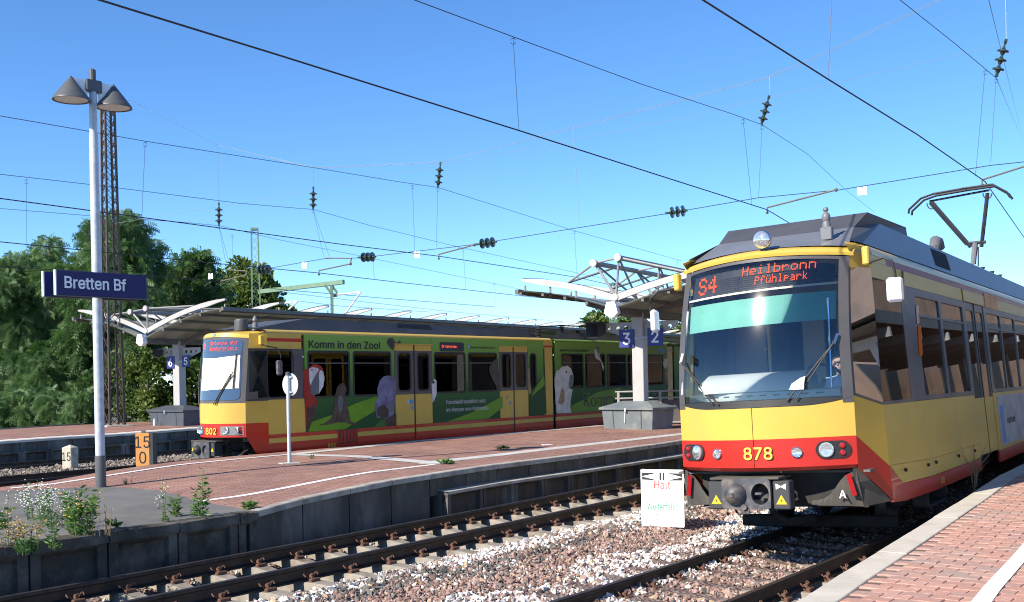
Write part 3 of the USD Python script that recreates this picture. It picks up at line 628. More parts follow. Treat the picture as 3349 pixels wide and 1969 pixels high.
V = np.linspace(-1.09, 1.09, 25); lipA = [(v, nose_u(v, 1.1), 1.10) for v in V]; lipB = [(v * .985, nose_u(v, 1.1) + .06, 1.055) for v in V]; lipC = [(v * .97, nose_u(v, 1.1) + .35, 1.06) for v in V]
part(T8, 'bumper_lip', MB().strip(lipB, lipA), m_red, smooth=30)
part(T8, 'nose_underside', MB().strip(lipC, lipB), m_under)
part(T8, 'black_sill', MB().strip([(v, nose_u(v, 1.8) - .008, ytop(v) + .004) for v in V * .985], [(v, nose_u(v, 1.9) + .005, 1.90) for v in V * .985]).strip([(v, nose_u(v, 1.8) + .01, ytop(v) - .004) for v in V], [(v, nose_u(v, 1.8) - .008, ytop(v) + .004) for v in V * .985]), m_black, smooth=30)
# windscreen, its frame, the brow
part(T8, 'windscreen', front_skin(cst(1.895), lambda v: 3.60 - .055 * (v / 1.0) ** 2, -1.0, 1.0, 25, 13), m_tgl, smooth=True)
for a, b in ((-1.09, -.985), (.985, 1.09)):
    part(T8, 'windscreen_pillar', front_skin(cst(1.82), cst(3.55), a, b, 5, 11, -.006), m_grey, smooth=40)
top = lambda v: 3.64 - .06 * (v / 1.09) ** 2
part(T8, 'windscreen_frame', front_skin(lambda v: top(v) - .075, lambda v: top(v) - .03, -1.05, 1.05, 25, 2, -.004), m_grey)
V = np.linspace(-1.09, 1.09, 25); row = lambda dw, du, sc=1.0: [(v * sc, nose_u(v * half(3.6) / 1.09, 3.6) + du, top(v) + dw) for v in V]
part(T8, 'brow', MB().strip(row(-.03, -.012), row(.005, -.02)).strip(row(.005, -.02), row(.05, .05)).strip(row(.05, .05), row(.10, .22, .98)).strip(row(.10, .22, .98), [(v * .97, 1.35, 3.76 - .04 * v * v) for v in V]), m_yel, smooth=40)
# cab corners: taper from the nose edge back to the fold
for sg in (1, -1):
    P = lambda a: np.array([(sg * x, y, z) for x, y, z in a])
    def tq(w0, w1, t0=0., t1=1., n=6):
        A, B = [], []
        for w in np.linspace(w0, w1, n): A.append(np.array(EDGE(w)) * (1 - t0) + np.array(FOLD(w)) * t0); B.append(np.array(EDGE(w)) * (1 - t1) + np.array(FOLD(w)) * t1)
        return (A, B)
    def put(name, A, B, m_):
        part(T8, name, MB().strip(P(A), P(B)) if sg > 0 else MB().strip(P(B), P(A)), m_, smooth=25)
    E, Fd = EDGE, FOLD
    # yellow above the diagonal, red below it
    put('corner_panel', [E(1.432), E(1.6), E(1.895)], [Fd(1.03), Fd(1.4), Fd(1.76)], m_yel)
    put('corner_panel', [E(1.06), E(1.432)], [Fd(.62), Fd(1.03)], m_red)
    A, B = tq(3.42, 3.60); put('corner_panel', A, B, m_yel)
    put('corner_cove', [E(3.60), (1.04, .62, 3.68), (.98, .78, 3.735)], [Fd(3.60), (1.13, 1.2, 3.69), (1.02, 1.25, 3.75)], m_yel)
    # dark skirt in front of the wheels
    sk = [(1.09, .44, 1.06), (1.17, .60, .90), (1.315, .98, .62)]; si = [(1.03, .40, 1.05), (1.02, .42, .88), (1.10, .52, .60)]
    part(T8, 'corner_skirt', MB().strip(P(si), P(sk)) if sg > 0 else MB().strip(P(sk), P(si)), m_skirt)
    tt = np.linspace(0, 1, 9); bot = [(1.10 - .52 * t, .52 - .30 * t, .60 + .05 * t) for t in tt]; upc = [(1.06 - .48 * t, .44 - .18 * t, 1.02 - .33 * (1 / (1 + math.exp(-(t - .45) * 9)))) for t in tt]
    part(T8, 'front_skirt', MB().strip(P(bot), P(upc)).strip(P(upc), P(bot)), m_skirt)
    mr = MB().bar((sg * .985, .365, .99), (sg * 1.035, .40, .74), .055, .012, up=(0, -1, 0)); part(T8, 'red_reflector', mr, m_redlens)
    # roof cove along the side, bands, window band
    cove = [(1.325 - VIN(3.6), 3.592), (1.165, 3.645), (1.13, 3.70), (1.05, 3.745), (.9, 3.765)]
    A = [np.array([(sg * v, u, w) for v, w in cove]) for u in (1.25, 2.36, UE)]
    for a, b in zip(A[:-1], A[1:]):
        part(T8, 'roof_cove', MB().strip(a, b) if sg < 0 else MB().strip(b, a), m_yel, smooth=40)
    z0 = lambda w: 1.325
    cut = [(1.0 + .10 * max(0, w - 1.76), w) for w in (3.50, 3.42)]
    part(T8, 'upper_band', side_panel(np.array([(1.17, 3.31), (6.78, 3.31), (6.78, 3.508), (1.18, 3.508)]), 1.325, .03, sg), m_yel)
    part(T8, 'maroon_band', side_panel(R4(1.9, 3.511, UE, 3.588), 1.325, .03, sg), m_maroon)
    part(T8, 'upper_band', side_panel(R4(1.18, 3.511, 1.9, 3.588), 1.325, .03, sg), m_yel)
    part(T8, 'upper_band', side_panel(R4(8.62, 3.31, UE, 3.508), 1.325, .03, sg), m_yel)
    # window band with real openings
    wins = [(3.32, 4.85), (5.0, 6.66), (8.85, 10.30), (10.42, 12.05), (12.2, 13.9), (14.05, 15.7), (18.2, 20), (20.2, 22), (22.2, 24)]
    def band(u0, u1, ws, name):
        hs = [rrect(a, 1.83, b, 3.20, .05, 3)[::-1] for a, b in ws]
        part(T8, name, side_panel(R4(u0, 1.765, u1, 3.306), 1.325, .035, sg, hs), m_grey)
    band(2.50, 6.83, wins[:2], 'window_band'); band(8.62, 16.2, wins[2:6], 'window_band'); band(17.9, UE, wins[6:], 'window_band')
    for a, b in wins:
        w = part(T8, 'window', side_panel(rrect(a - .0, 1.83, b + .0, 3.20, .05, 3), 1.305, .006, sg), m_sgl)
        f = MB().join(side_panel(R4(a, 2.92, b, 2.955), 1.322, .02, sg)); part(w, 'window_bar', f, m_grey)
    # double door
    for a, b in ((6.86, 7.72), (7.76, 8.60), (16.25, 17.05), (17.1, 17.85)):
        d = part(T8, 'door', side_panel(R4(a, .76, b, 3.44), 1.315, .03, sg, [rrect(a + .10, 1.15, b - .10, 3.18, .08, 4)[::-1]]), m_grey if a < 10 else m_yel)
        part(d, 'door_glass', side_panel(rrect(a + .10, 1.15, b - .10, 3.18, .08, 4), 1.30, .006, sg), m_sgl)
        part(d, 'door_foot', side_panel(R4(a, .765, b, 1.70), 1.319, .004, sg, [rrect(a + .10, 1.15, b - .10, 1.701, .03, 2)[::-1]] if False else ()), m_yel)
    part(T8, 'door_head', side_panel(R4(6.84, 3.315, 8.60, 3.505), 1.335, .012, sg), m_yel)
    part(T8, 'door_seal', side_panel(R4(7.725, .75, 7.755, 3.44), 1.324, .02, sg), m_black)
    # lower body
    for a, b in ((1.0, 3.28), (3.285, 6.84), (8.62, 12.2), (12.205, 16.2), (17.9, UE)):
        lo = [(a, .965), (b, .965), (b, 1.76), (a, 1.76)]
        if a == 1.0: lo = [(1.0, 1.04), (1.0, 1.76), (3.28, 1.76), (3.28, .965)][::-1]
        part(T8, 'body_panel', side_panel(np.array(lo)[:, :2], 1.325, .03, sg), m_yel)
        a2 = 1.52 if a == 1.0 else a
        part(T8, 'apron_panel', side_panel(R4(a2, .735, b, .96) if a != 1.0 else np.array([(1.55, .78), (b, .735), (b, .96), (1.02, 1.035)]), 1.322, .03, sg), m_yel)
        part(T8, 'red_skirt', side_panel(np.array([(a2, .53), (b, .53), (b, .73), (a2, .73)]) if a != 1.0 else np.array([(1.0, .60), (1.6, .56), (b, .53), (b, .73), (1.54, .775), (1.01, 1.03)]), 1.322, .03, sg), m_red)
    # cab side window, in two planes that meet at the fold
    EW = lambda w: np.array(EDGE(w)); FW = lambda w: np.array(FOLD(w))
    ws = np.linspace(1.91, 3.42, 8); wf = np.linspace(1.79, 3.42, 8)
    put('cab_window', [EW(w) * .93 + FW(w2) * .07 for w, w2 in zip(ws, wf)], [FW(w) for w in wf], m_cgl)
    part(T8, 'cab_window', side_panel(np.array([(1.0, 1.79), (2.5, 1.80), (2.5, 3.30), (1.165, 3.42)]), 1.322, .006, sg), m_cgl)
    put('cab_window_frame', [EW(1.895), EW(1.93)], [FW(1.76), FW(1.795)], m_grey)
    part(T8, 'cab_window_frame', side_panel(R4(1.0, 1.762, 2.5, 1.80), 1.325, .03, sg), m_grey)
    put('cab_post', [EW(w) for w in np.linspace(1.9, 3.45, 7)], [EW(w) * .93 + FW(w) * .07 for w in np.linspace(1.9, 3.45, 7)], m_grey)
for k, (u, w) in enumerate(((2.96, .90), (3.45, .90), (5.0, .885), (6.3, .88), (1.7, .93), (.7, 0))):
    if k < 5: part(T8, 'panel_bolt', MB().tube([(1.30, u, w), (1.335, u, w)], .022, 8), m_black)
part(T8, 'cab_interior_panel', side_panel(R4(1.15, 1.80, 2.48, 2.42), 1.25, .02, 1), m_dash)
part(T8, 'indicator_lamp', MB().box((1.29, 3.02, 2.57), (.05, .08, .42), bev=.02), m_orange)
part(T8, 'indicator_lamp', MB().box((1.285, 3.0, 2.92), (.045, .07, .26), bev=.02), m_chrome)
part(T8, 'side_display', side_panel(R4(8.85, 3.30, 10.25, 3.56), 1.331, .008, 1), m_sgl)
ad = part(T8, 'advert_panel', side_panel(R4(8.95, .80, 12.1, 1.70), 1.331, .005, 1), m_slab)
m_blue = mat('advert_blue', (.06, .24, .52), (.05, .2, .45), rough=.4)
part(ad, 'blue_stripe', side_panel(R4(9.1, .84, 9.45, 1.52), 1.334, .002, 1), m_blue)
for k in range(6): part(ad, 'print_line', side_panel(R4(9.8 + k * .16, 1.17, 9.9 + k * .16, 1.27), 1.334, .002, 1), m_dashd)
# roof: deck, front slope, boxes, side fairings
part(T8, 'roof_deck', MB().quad((-.93, 1.2, 3.76), (.93, 1.2, 3.76), (.93, UE, 3.76), (-.93, UE, 3.76)), m_roofd)
shr = [(-1.02, .62, 3.72), (1.02, .62, 3.72), (.95, 2.0, 4.22), (-.95, 2.0, 4.22)]
nS = MB(); nV = np.linspace(-1, 1, 9)
lo = [(v * 1.02, .55 + .28 * v * v, 3.73 - .05 * v * v) for v in nV]; hi = [(v * .90, 1.55, 4.0) for v in nV]
part(T8, 'roof_slope', MB().strip(lo, hi), m_roofg, smooth=20)
part(T8, 'roof_box', MB().add([(-.90, 1.55, 4.0), (.90, 1.55, 4.0), (.95, 2.05, 4.24), (-.95, 2.05, 4.24), (-.95, 4.15, 4.27), (.95, 4.15, 4.27), (-1.0, 4.15, 3.76), (1.0, 4.15, 3.76), (1.06, 1.6, 3.76), (-1.06, 1.6, 3.76)],
    [[0, 1, 2, 3], [3, 2, 5, 4], [4, 5, 7, 6], [1, 8, 7, 5], [9, 0, 4, 6]]).add([(.90, 1.55, 4.0), (.95, 2.05, 4.24), (.95, 4.15, 4.27)], [[0, 2, 1]]).add([(-.90, 1.55, 4.0), (-.95, 2.05, 4.24), (-.95, 4.15, 4.27)], [[0, 1, 2]]), m_roofd)
for sg in (1, -1):
    Q = lambda a: [(sg * x, y, z) for x, y, z in a]
    s_ = MB().strip(Q([(1.06, 1.3, 3.752), (1.06, UE, 3.752)]), Q([(.96, 2.6, 4.15), (.96, UE, 4.10)])); part(T8, 'roof_fairing', s_ if sg > 0 else MB().strip(Q([(.96, 2.6, 4.15), (.96, UE, 4.10)]), Q([(1.06, 1.3, 3.752), (1.06, UE, 3.752)])), m_roofg)
    part(T8, 'roof_fairing', MB().add(Q([(1.04, .8, 3.74), (1.06, 1.3, 3.752), (.96, 2.6, 4.15), (.90, 1.55, 4.0)]), [[0, 1, 2, 3], [3, 2, 1, 0]]), m_roofd)
    part(T8, 'vent_grille', MB().add(Q([(1.046, 5.6, 3.82), (1.046, 6.75, 3.82), (.975, 6.75, 4.10), (.975, 5.6, 4.10)]), [[0, 1, 2, 3], [3, 2, 1, 0]]), m_black)
part(T8, 'fairing_top', MB().quad((-.96, 4.2, 4.13), (.96, 4.2, 4.13), (.96, UE, 4.10), (-.96, UE, 4.10)), m_roofg)
hb = MB().box((.72, 1.0, 3.88), (.14, .10, .16), bev=.01).lathe([(0, 4.21), (.03, 4.20), (.035, 4.17), (.02, 4.15), (.05, 4.11), (.055, 4.07), (.04, 4.03), (.055, 4.0), (.055, 3.94), (0, 3.94)], 12, frame((.72, 1.0, 0)))
part(T8, 'roof_horn', hb, m_roofg, smooth=40)
ul = part(T8, 'upper_headlamp', MB().lathe([(0, .05), (.06, .045), (.105, .02), (.112, -.01), (.09, -.10), (.05, -.14), (0, -.15)], 20, frame((.10, .42, 3.83), X=(1, 0, 0), Y=(0, 0, 1), Z=(0, -1, 0))), m_chrome, smooth=50)
part(ul, 'lamp_glass', MB().lathe([(0, .062), (.06, .055), (.10, .03)], 20, frame((.10, .42, 3.83), X=(1, 0, 0), Y=(0, 0, 1), Z=(0, -1, 0))), m_lens, smooth=True)
part(T8, 'roof_vent', MB().tube([(.7, 7.3, 4.1), (.7, 7.3, 4.3), (.7, 7.42, 4.42), (.7, 7.58, 4.42), (.7, 7.66, 4.32)], .1, 10).box((.7, 7.6, 4.14), (.3, .5, .12), bev=.02), m_roofg, smooth=40)
for k, u in enumerate((11.5, 12.6, 13.6)): part(T8, 'roof_insulator', MB().lathe([(.05, 4.1), (.09, 4.14), (.04, 4.17), (.09, 4.2), (.04, 4.23), (.06, 4.28), (0, 4.29)], 12, frame((.75, u, 0))), m_roofd)
# lamps
AXF = lambda v, w: frame((v, nose_u(v, w) - .002, w), X=(1, 0, 0), Y=(0, 0, 1), Z=(0, -1, 0))
def tilt_frame(v, w):
    s = .8 * v / 1.08 ** 2; n = np.array([s, -1, 0]); n /= np.linalg.norm(n); Z = n; Y = np.array([0, 0, 1.0]); X = np.cross(Y, Z)
    return frame((v, nose_u(v, w), w), X=X, Y=Y, Z=Z)
for sg in (-1, 1):
    F0 = tilt_frame(sg * .86, 1.285)
    h = part(T8, 'headlamp', MB().prism(rrect(-.20, -.10, .20, .10, .098, 7), .014, F0), m_black)
    part(h, 'reflector', MB().lathe([(0, .02), (.03, .02), (.055, .03), (.085, .034), (.088, .02), (.09, .0)], 24, F0 @ frame((-sg * .085, 0, .0))), m_refl, smooth=50)
    part(h, 'lamp_glass', MB().lathe([(0, .05), (.05, .046), (.086, .034)], 24, F0 @ frame((-sg * .085, 0, 0))), m_lens, smooth=True)
    for dw in (-.042, .042):
        part(h, 'tail_light', MB().lathe([(0, .03), (.028, .026), (.036, .012), (.036, 0)], 16, F0 @ frame((sg * .105, dw, .004))), m_redlens, smooth=50)
    F1 = tilt_frame(sg * .485, 1.27)
    f = part(T8, 'fog_lamp', MB().lathe([(.062, .0), (.064, .02), (.058, .026), (.052, .018), (.03, .010), (0, .008)], 22, F1), m_chrome, smooth=50)
    part(f, 'lamp_glass', MB().lathe([(0, .03), (.03, .028), (.055, .02)], 20, F1), m_lens, smooth=True)
m_num = mat('number_yellow', (.72, .47, .07), (.7, .45, .07), rough=.4)
def lettering(parent, name, text, h, M, m_, bold=False, depth=.003, sx=1.0):
    t = meshkit.text_mesh(text, h, depth, bold); v = np.array(t.vertices); v[:, 0] = (v[:, 0] - (v[:, 0].min() + v[:, 0].max()) / 2) * sx; v[:, 1] -= (v[:, 1].min() + v[:, 1].max()) / 2 if False else h / 2
    v = v @ M[:3, :3].T + M[:3, 3]; return part(parent, name, (v, np.array(t.faces)), m_)
lettering(T8, 'number_878', '878', .14, frame((.05, -.005, 1.27), X=(1, 0, 0), Y=(0, 0, 1), Z=(0, -1, 0)), m_num, True, .008)
lettering(T8, 'letter_a', 'A', .085, frame((.915, .335, .76), X=(1, 0, 0), Y=(0, 0, 1), Z=(0, -1, 0)), m_white, True)
SIDE = lambda u, w, v=1.33: frame((v - VIN(w), u, w), X=(0, 1, 0), Y=(-.05, 0, 1), Z=(1, 0, 0))
lettering(T8, 'number_878', '878', .09, SIDE(3.75, .63), m_num)
# coupler
cp = part(T8, 'coupler', MB().bx((-.33, .13, .66), (.22, .45, .97), .012), m_coupler)
part(cp, 'coupler_cover', MB().bx((-.55, -.06, .965), (.30, .4, .995), .008), m_skirt)
part(cp, 'coupler_face', MB().prism(rrect(-.40, .62, .20, .98, .05, 4), .05, frame((0, -.03, 0), X=(1, 0, 0), Y=(0, 0, 1), Z=(0, -1, 0)), [np.array([(.075 + .11 * math.cos(a), .80 + .125 * math.sin(a)) for a in np.linspace(0, 2 * PI, 20, endpoint=False)])[::-1]]), m_coupler, smooth=30)
part(cp, 'coupler_cone', MB().lathe([(.135, 0), (.125, .05), (.085, .10), (.05, .13), (.0, .135)], 20, frame((-.225, -.075, .80), X=(1, 0, 0), Y=(0, 0, 1), Z=(0, -1, 0))), m_coupler, smooth=40)
part(cp, 'coupler_cup', MB().lathe([(.118, 0), (.10, -.12), (0, -.14)], 18, frame((.075, -.035, .80), X=(1, 0, 0), Y=(0, 0, 1), Z=(0, -1, 0))), m_black)
part(cp, 'coupler_latch', MB().bx((.02, -.11, .79), (.10, -.02, .82), .006).bx((-.26, -.22, .77), (-.20, -.17, .83), .008), m_coupler)
part(cp, 'coupler_bolt', MB().tube([(-.12, -.06, .65), (-.12, -.11, .65)], .035, 10).bx((-.18, -.08, .56), (-.06, -.05, .66), .01), m_coupler)
for sg, u0 in ((-1, -.58), (1, .22)):
    b = part(cp, 'cable_box', MB().bx((u0, -.05, .62), (u0 + .20, .12, .95), .012), m_dashd)
    part(cp, 'warning_sign', MB().prism([(u0 + .035, .68), (u0 + .165, .68), (u0 + .10, .79)], .004, frame((0, -.052, 0), X=(1, 0, 0), Y=(0, 0, 1), Z=(0, -1, 0))), m_signy)
    part(cp, 'warning_flash', MB().prism([(u0 + .10, .755), (u0 + .088, .72), (u0 + .10, .724), (u0 + .095, .69), (u0 + .112, .73), (u0 + .10, .728)], .002, frame((0, -.0565, 0), X=(1, 0, 0), Y=(0, 0, 1), Z=(0, -1, 0))), m_black)
part(cp, 'bow_tie_mark', MB().prism([(.26, .85), (.32, .88), (.38, .85), (.38, .92), (.32, .89), (.26, .92)], .003, frame((0, -.052, 0), X=(1, 0, 0), Y=(0, 0, 1), Z=(0, -1, 0))), m_white)
part(cp, 'cable', MB().tube([(.45, .05, .82), (.50, -.03, .80), (.50, -.03, .74), (.45, .05, .72)], .015, 6).tube([(-.3, .05, .62), (-.22, -.02, .55), (-.1, .02, .6)], .013, 6), m_black)
# running gear
part(T8, 'underframe', MB().bx((-1.05, .9, .55), (1.05, UE, .78)).bx((-.9, .55, .6), (.9, .9, 1.06)), m_under)
for u in (3.0, 4.9):
    for sg in (-1, 1):
        part(T8, 'wheel', MB().lathe([(0, -.065), (.30, -.065), (.37, -.06), (.37, .045), (.40, .05), (.40, .07), (.30, .07), (.28, .03), (.1, .05), (0, .05)], 26, frame((sg * .75, u, .40), X=(0, 1, 0), Y=(0, 0, 1), Z=(-sg, 0, 0))), m_coupler, smooth=35)
part(T8, 'bogie_frame', MB().bx((-.98, 2.6, .36), (-.86, 5.3, .56), .02).bx((.86, 2.6, .36), (.98, 5.3, .56), .02).bx((-.9, 3.7, .3), (.9, 4.2, .55), .02), m_under)
part(T8, 'track_guard', MB().bx((-1.05, 2.2, .14), (1.05, 2.3, .30), .02).tube([(-.55, 2.2, .3), (-.2, 1.7, .28), (.15, 1.7, .33)], .05, 8), m_under)
part(T8, 'step_frame', MB().bx((1.0, 3.3, .28), (1.22, 4.5, .32), .005).bx((1.0, 4.46, .28), (1.22, 4.5, .6), .005).bx((1.0, 3.3, .28), (1.22, 3.34, .6), .005), m_skirt)
# mirrors and wipers
br = part(T8, 'mirror_bracket', MB().bx((1.17, .80, 3.43), (1.25, .92, 3.65), .015), m_yel)
part(T8, 'mirror_arm', MB().tube([(1.21, .86, 3.44), (1.28, .82, 3.46), (1.42, .80, 3.49), (1.51, .80, 3.44), (1.54, .80, 3.32), (1.55, .83, 3.05)], .016, 8), m_black, smooth=40)
mr = part(T8, 'mirror', MB().box((1.53, .80, 3.10), (.19, .07, .29), rotz(.35), bev=.03), m_mirror, smooth=30)
part(T8, 'mirror_bracket', MB().bx((-1.25, .76, 3.36), (-1.17, .88, 3.58), .015), m_yel)
part(T8, 'mirror_arm', MB().tube([(-1.21, .70, 3.38), (-1.40, .62, 3.36), (-1.50, .60, 3.28), (-1.52, .6, 3.15), (-1.50, .62, 2.98)], .018, 8), m_black, smooth=40)
mr = part(T8, 'mirror', MB().box((-1.46, .60, 2.98), (.09, .20, .29), rotz(.25), bev=.03), m_mirror, smooth=30)
for a, b, c in (((-1.02, 2.42), (-.42, 1.86), (-.50, 1.87)), ((.93, 2.52), (.42, 1.87), (.52, 1.88))):
    P3 = lambda q, d: (q[0], nose_u(q[0], q[1]) - d, q[1])
    w = part(T8, 'wiper', MB().tube([P3(a, .05), P3(b, .03)], .010, 6).tube([P3(a, .06), P3(c, .04)], .008, 6), m_black)
    part(w, 'wiper_blade', MB().tube([P3((a[0] + .03, a[1] + .10), .03), P3((a[0], a[1] - .02), .05)], .018, 6).tube([P3((a[0] * .98 + .06 * (1 if a[0] < 0 else -1), 3.05), .012), P3((a[0] * .98 - .03, 2.0), .012)], .012, 6), m_chrome if a[0] > 0 else m_mirror)
# behind the windscreen: destination display, blind, dashboard, wheel
NU = lambda v, w, d: (v, nose_u(v, w) + d, w)
dsp = part(T8, 'destination_display', front_skin(lambda v: 3.225 + .035 * (v + .0) / 1.0, lambda v: 3.50 - .03 * v * v, -.93, .93, 13, 4, .06), m_dashd)
for k in range(7):
    w = 3.245 + k * .026
    part(dsp, 'louvre', MB().strip([(v, nose_u(v, w) + .052, w + .03 * v) for v in np.linspace(-.9, .93, 9)], [(v, nose_u(v, w) + .046, w + .014 + .03 * v) for v in np.linspace(-.9, .93, 9)]), m_grey)
DOTS = {'S': ('01110', '10001', '10000', '01110', '00001', '10001', '01110'), '4': ('00010', '00110', '01010', '10010', '11111', '00010', '00010'), 'H': ('10001', '10001', '10001', '11111', '10001', '10001', '10001'), 'e': ('00000', '00000', '01110', '10001', '11111', '10000', '01110'), 'i': ('00100', '00000', '01100', '00100', '00100', '00100', '01110'), 'l': ('01100', '00100', '00100', '00100', '00100', '00100', '01110'), 'b': ('10000', '10000', '11110', '10001', '10001', '10001', '11110'), 'r': ('00000', '00000', '10110', '11001', '10000', '10000', '10000'), 'o': ('00000', '00000', '01110', '10001', '10001', '10001', '01110'), 'n': ('00000', '00000', '11110', '10001', '10001', '10001', '10001'),
        'P': ('11110', '10001', '10001', '11110', '10000', '10000', '10000'), 'f': ('00110', '01001', '01000', '11100', '01000', '01000', '01000'), 'ü': ('01010', '00000', '10001', '10001', '10001', '10011', '01101'), 'h': ('10000', '10000', '11110', '10001', '10001', '10001', '10001'), 'p': ('00000', '00000', '11110', '10001', '11110', '10000', '10000'), 'a': ('00000', '00000', '01110', '00001', '01111', '10001', '01111'), 'k': ('10000', '10000', '10010', '10100', '11000', '10100', '10010'),
        'K': ('10001', '10010', '10100', '11000', '10100', '10010', '10001'), 's': ('00000', '00000', '01111', '10000', '01110', '00001', '11110'), 'u': ('00000', '00000', '10001', '10001', '10001', '10011', '01101'), 'B': ('11110', '10001', '10001', '11110', '10001', '10001', '11110'), 'd': ('00001', '00001', '01111', '10001', '10001', '10001', '01111'), 't': ('01000', '01000', '11100', '01000', '01000', '01001', '00110'), 'z': ('00000', '00000', '11111', '00010', '00100', '01000', '11111'), '-': ('00000', '00000', '00000', '01110', '00000', '00000', '00000'), ' ': ('00000',) * 7, 'ö': ('01010', '00000', '01110', '10001', '10001', '10001', '01110')}
def led(text, v0, w0, dv, dw, place):
    """Dot-matrix lettering, one dot at a time."""
    m = MB(); x = v0
    for ch in text:
        for r_, rowp in enumerate(DOTS[ch]):
            for c_, on in enumerate(rowp):
                if on == '1':
                    c = place(x + c_ * dv, w0 - r_ * dw); m.add([c + np.array(q) for q in ((-.4 * dv, 0, -.42 * dw), (.4 * dv, 0, -.42 * dw), (.4 * dv, 0, .42 * dw), (-.4 * dv, 0, .42 * dw))], [[0, 1, 2, 3]])
        x += 6.2 * dv
    return m
pl8 = lambda v, w: np.array([v, nose_u(v, w) + .035, w + .03 * v])
part(dsp, 'display_text', led('S4', -.79, 3.46, .026, .031, pl8), m_led)
part(dsp, 'display_text', led('Heilbronn', -.15, 3.515, .0158, .0165, pl8), m_led)
part(dsp, 'display_text', led('Pfühlpark', .02, 3.375, .0112, .0145, pl8), m_led)
part(T8, 'display_ledge', MB().strip([NU(v, 3.19 + .03 * v, .02) for v in np.linspace(-.95, .95, 9)], [NU(v, 3.215 + .03 * v, .02) for v in np.linspace(-.95, .95, 9)]), m_cream)
part(T8, 'sun_blind', MB().strip([NU(v, 2.78 + .02 * v, .05) for v in np.linspace(-.92, .92, 11)], [NU(v, 3.12 + .02 * v, .05) for v in np.linspace(-.92, .92, 11)]), m_blind)
V = np.linspace(-.93, .95, 13)
db = part(T8, 'dashboard', MB().strip([NU(v, 1.885, .03) for v in V], [NU(v, 1.985, .06) for v in V]).strip([NU(v, 1.985, .06) for v in V], [(v, nose_u(v, 2.0) + .5, 2.0) for v in V]), m_dash)
for k in range(11):
    v = -.80 + k * .155; part(db, 'air_slot', MB().strip([NU(v - .04, 1.94, .043), NU(v + .04, 1.94, .043)], [NU(v - .04, 1.955, .048), NU(v + .04, 1.955, .048)]), m_black)
t = np.linspace(0, PI, 11); cs = [(.33 + .26 * -math.cos(a), 1.995 + .225 * math.sin(a)) for a in t]
hood = MB(); A = [(-.62, u, w) for u, w in cs]; B = [(.62, u, w) for u, w in cs]; hood.strip(A, B)
hood.strip([(-.62 - .16 * math.sin(a), .33 - .20 * math.cos(a), 1.995 + .1 * math.sin(a)) for a in t], A)
part(db, 'instrument_hood', hood, m_dash, smooth=40); part(db, 'hood_end', MB().add(B + [(.62, .33, 1.995)], [[k, 11, k + 1] for k in range(10)]).add([(x + .02, y, z) for x, y, z in B] + [(.64, .33, 1.995)], [[k, k + 1, 11] for k in range(10)]), m_dashd)
ang = np.linspace(0, 2 * PI, 25); ca, sa = math.cos(.7), math.sin(.7)
part(T8, 'steering_wheel', MB().tube([(.62 + .24 * math.cos(a), .86 - .24 * math.sin(a) * sa, 2.10 + .24 * math.sin(a) * ca) for a in ang], .017, 8, False).tube([(.62, .86, 2.10), (.62, .70, 1.98)], .03, 8), m_black, smooth=40)
for v in (-.96,): part(T8, 'yellow_pillar', MB().tube([(v, nose_u(v, 1.9) + .12, 1.9), (v, nose_u(v, 3.1) + .12, 3.15)], .035, 8), m_pole)
# cab and saloon inside
part(T8, 'cab_floor', MB().bx((-1.2, .5, 1.0), (1.2, 26.9, 1.03)), m_floor); part(T8, 'ceiling', MB().bx((-1.05, .9, 3.55), (1.05, 26.9, 3.58)), m_inside)
bw = MB().bx((-1.2, 2.7, 1.03), (-.75, 2.75, 3.5)).bx((.95, 2.7, 1.03), (1.2, 2.75, 3.5)).bx((-.2, 2.7, 1.03), (.1, 2.75, 3.5)).bx((-.75, 2.7, 1.03), (-.2, 2.75, 1.9)).bx((.1, 2.7, 1.03), (.95, 2.75, 1.7)).bx((-1.2, 2.7, 3.2), (1.2, 2.751, 3.5))
part(T8, 'cab_rear_wall', bw, m_inwood)
for v, u in ((-.62, 2.5), (.1, 3.4), (.75, 3.5), (.45, 4.4), (-.5, 6.2), (.5, 7.2), (-.45, 8.4)):
    part(T8, 'grab_pole', MB().tube([(v, u, 1.03), (v, u, 3.5)], .022, 8), m_pole)
ds = part(T8, 'driver_seat', MB().bx((.40, 1.45, 1.45), (.88, 1.9, 1.56), .04).box((.64, 1.95, 1.95), (.46, .1, .75), bev=.04).bx((.5, 1.55, 1.03), (.78, 1.8, 1.46)), m_seat, smooth=30)
for k in range(9):
    for v in (-.8, .8):
        part(T8, 'passenger_seat', MB().bx((v - .42, 3.6 + k * 1.45, 1.35), (v + .42, 4.05 + k * 1.45, 1.47), .03).bx((v - .42, 4.0 + k * 1.45, 1.4), (v + .42, 4.1 + k * 1.45, 2.15), .03), m_seat)
part(T8, 'end_wall', MB().bx((-1.2, 26.9, .8), (1.2, 26.95, 3.7)), m_inside)
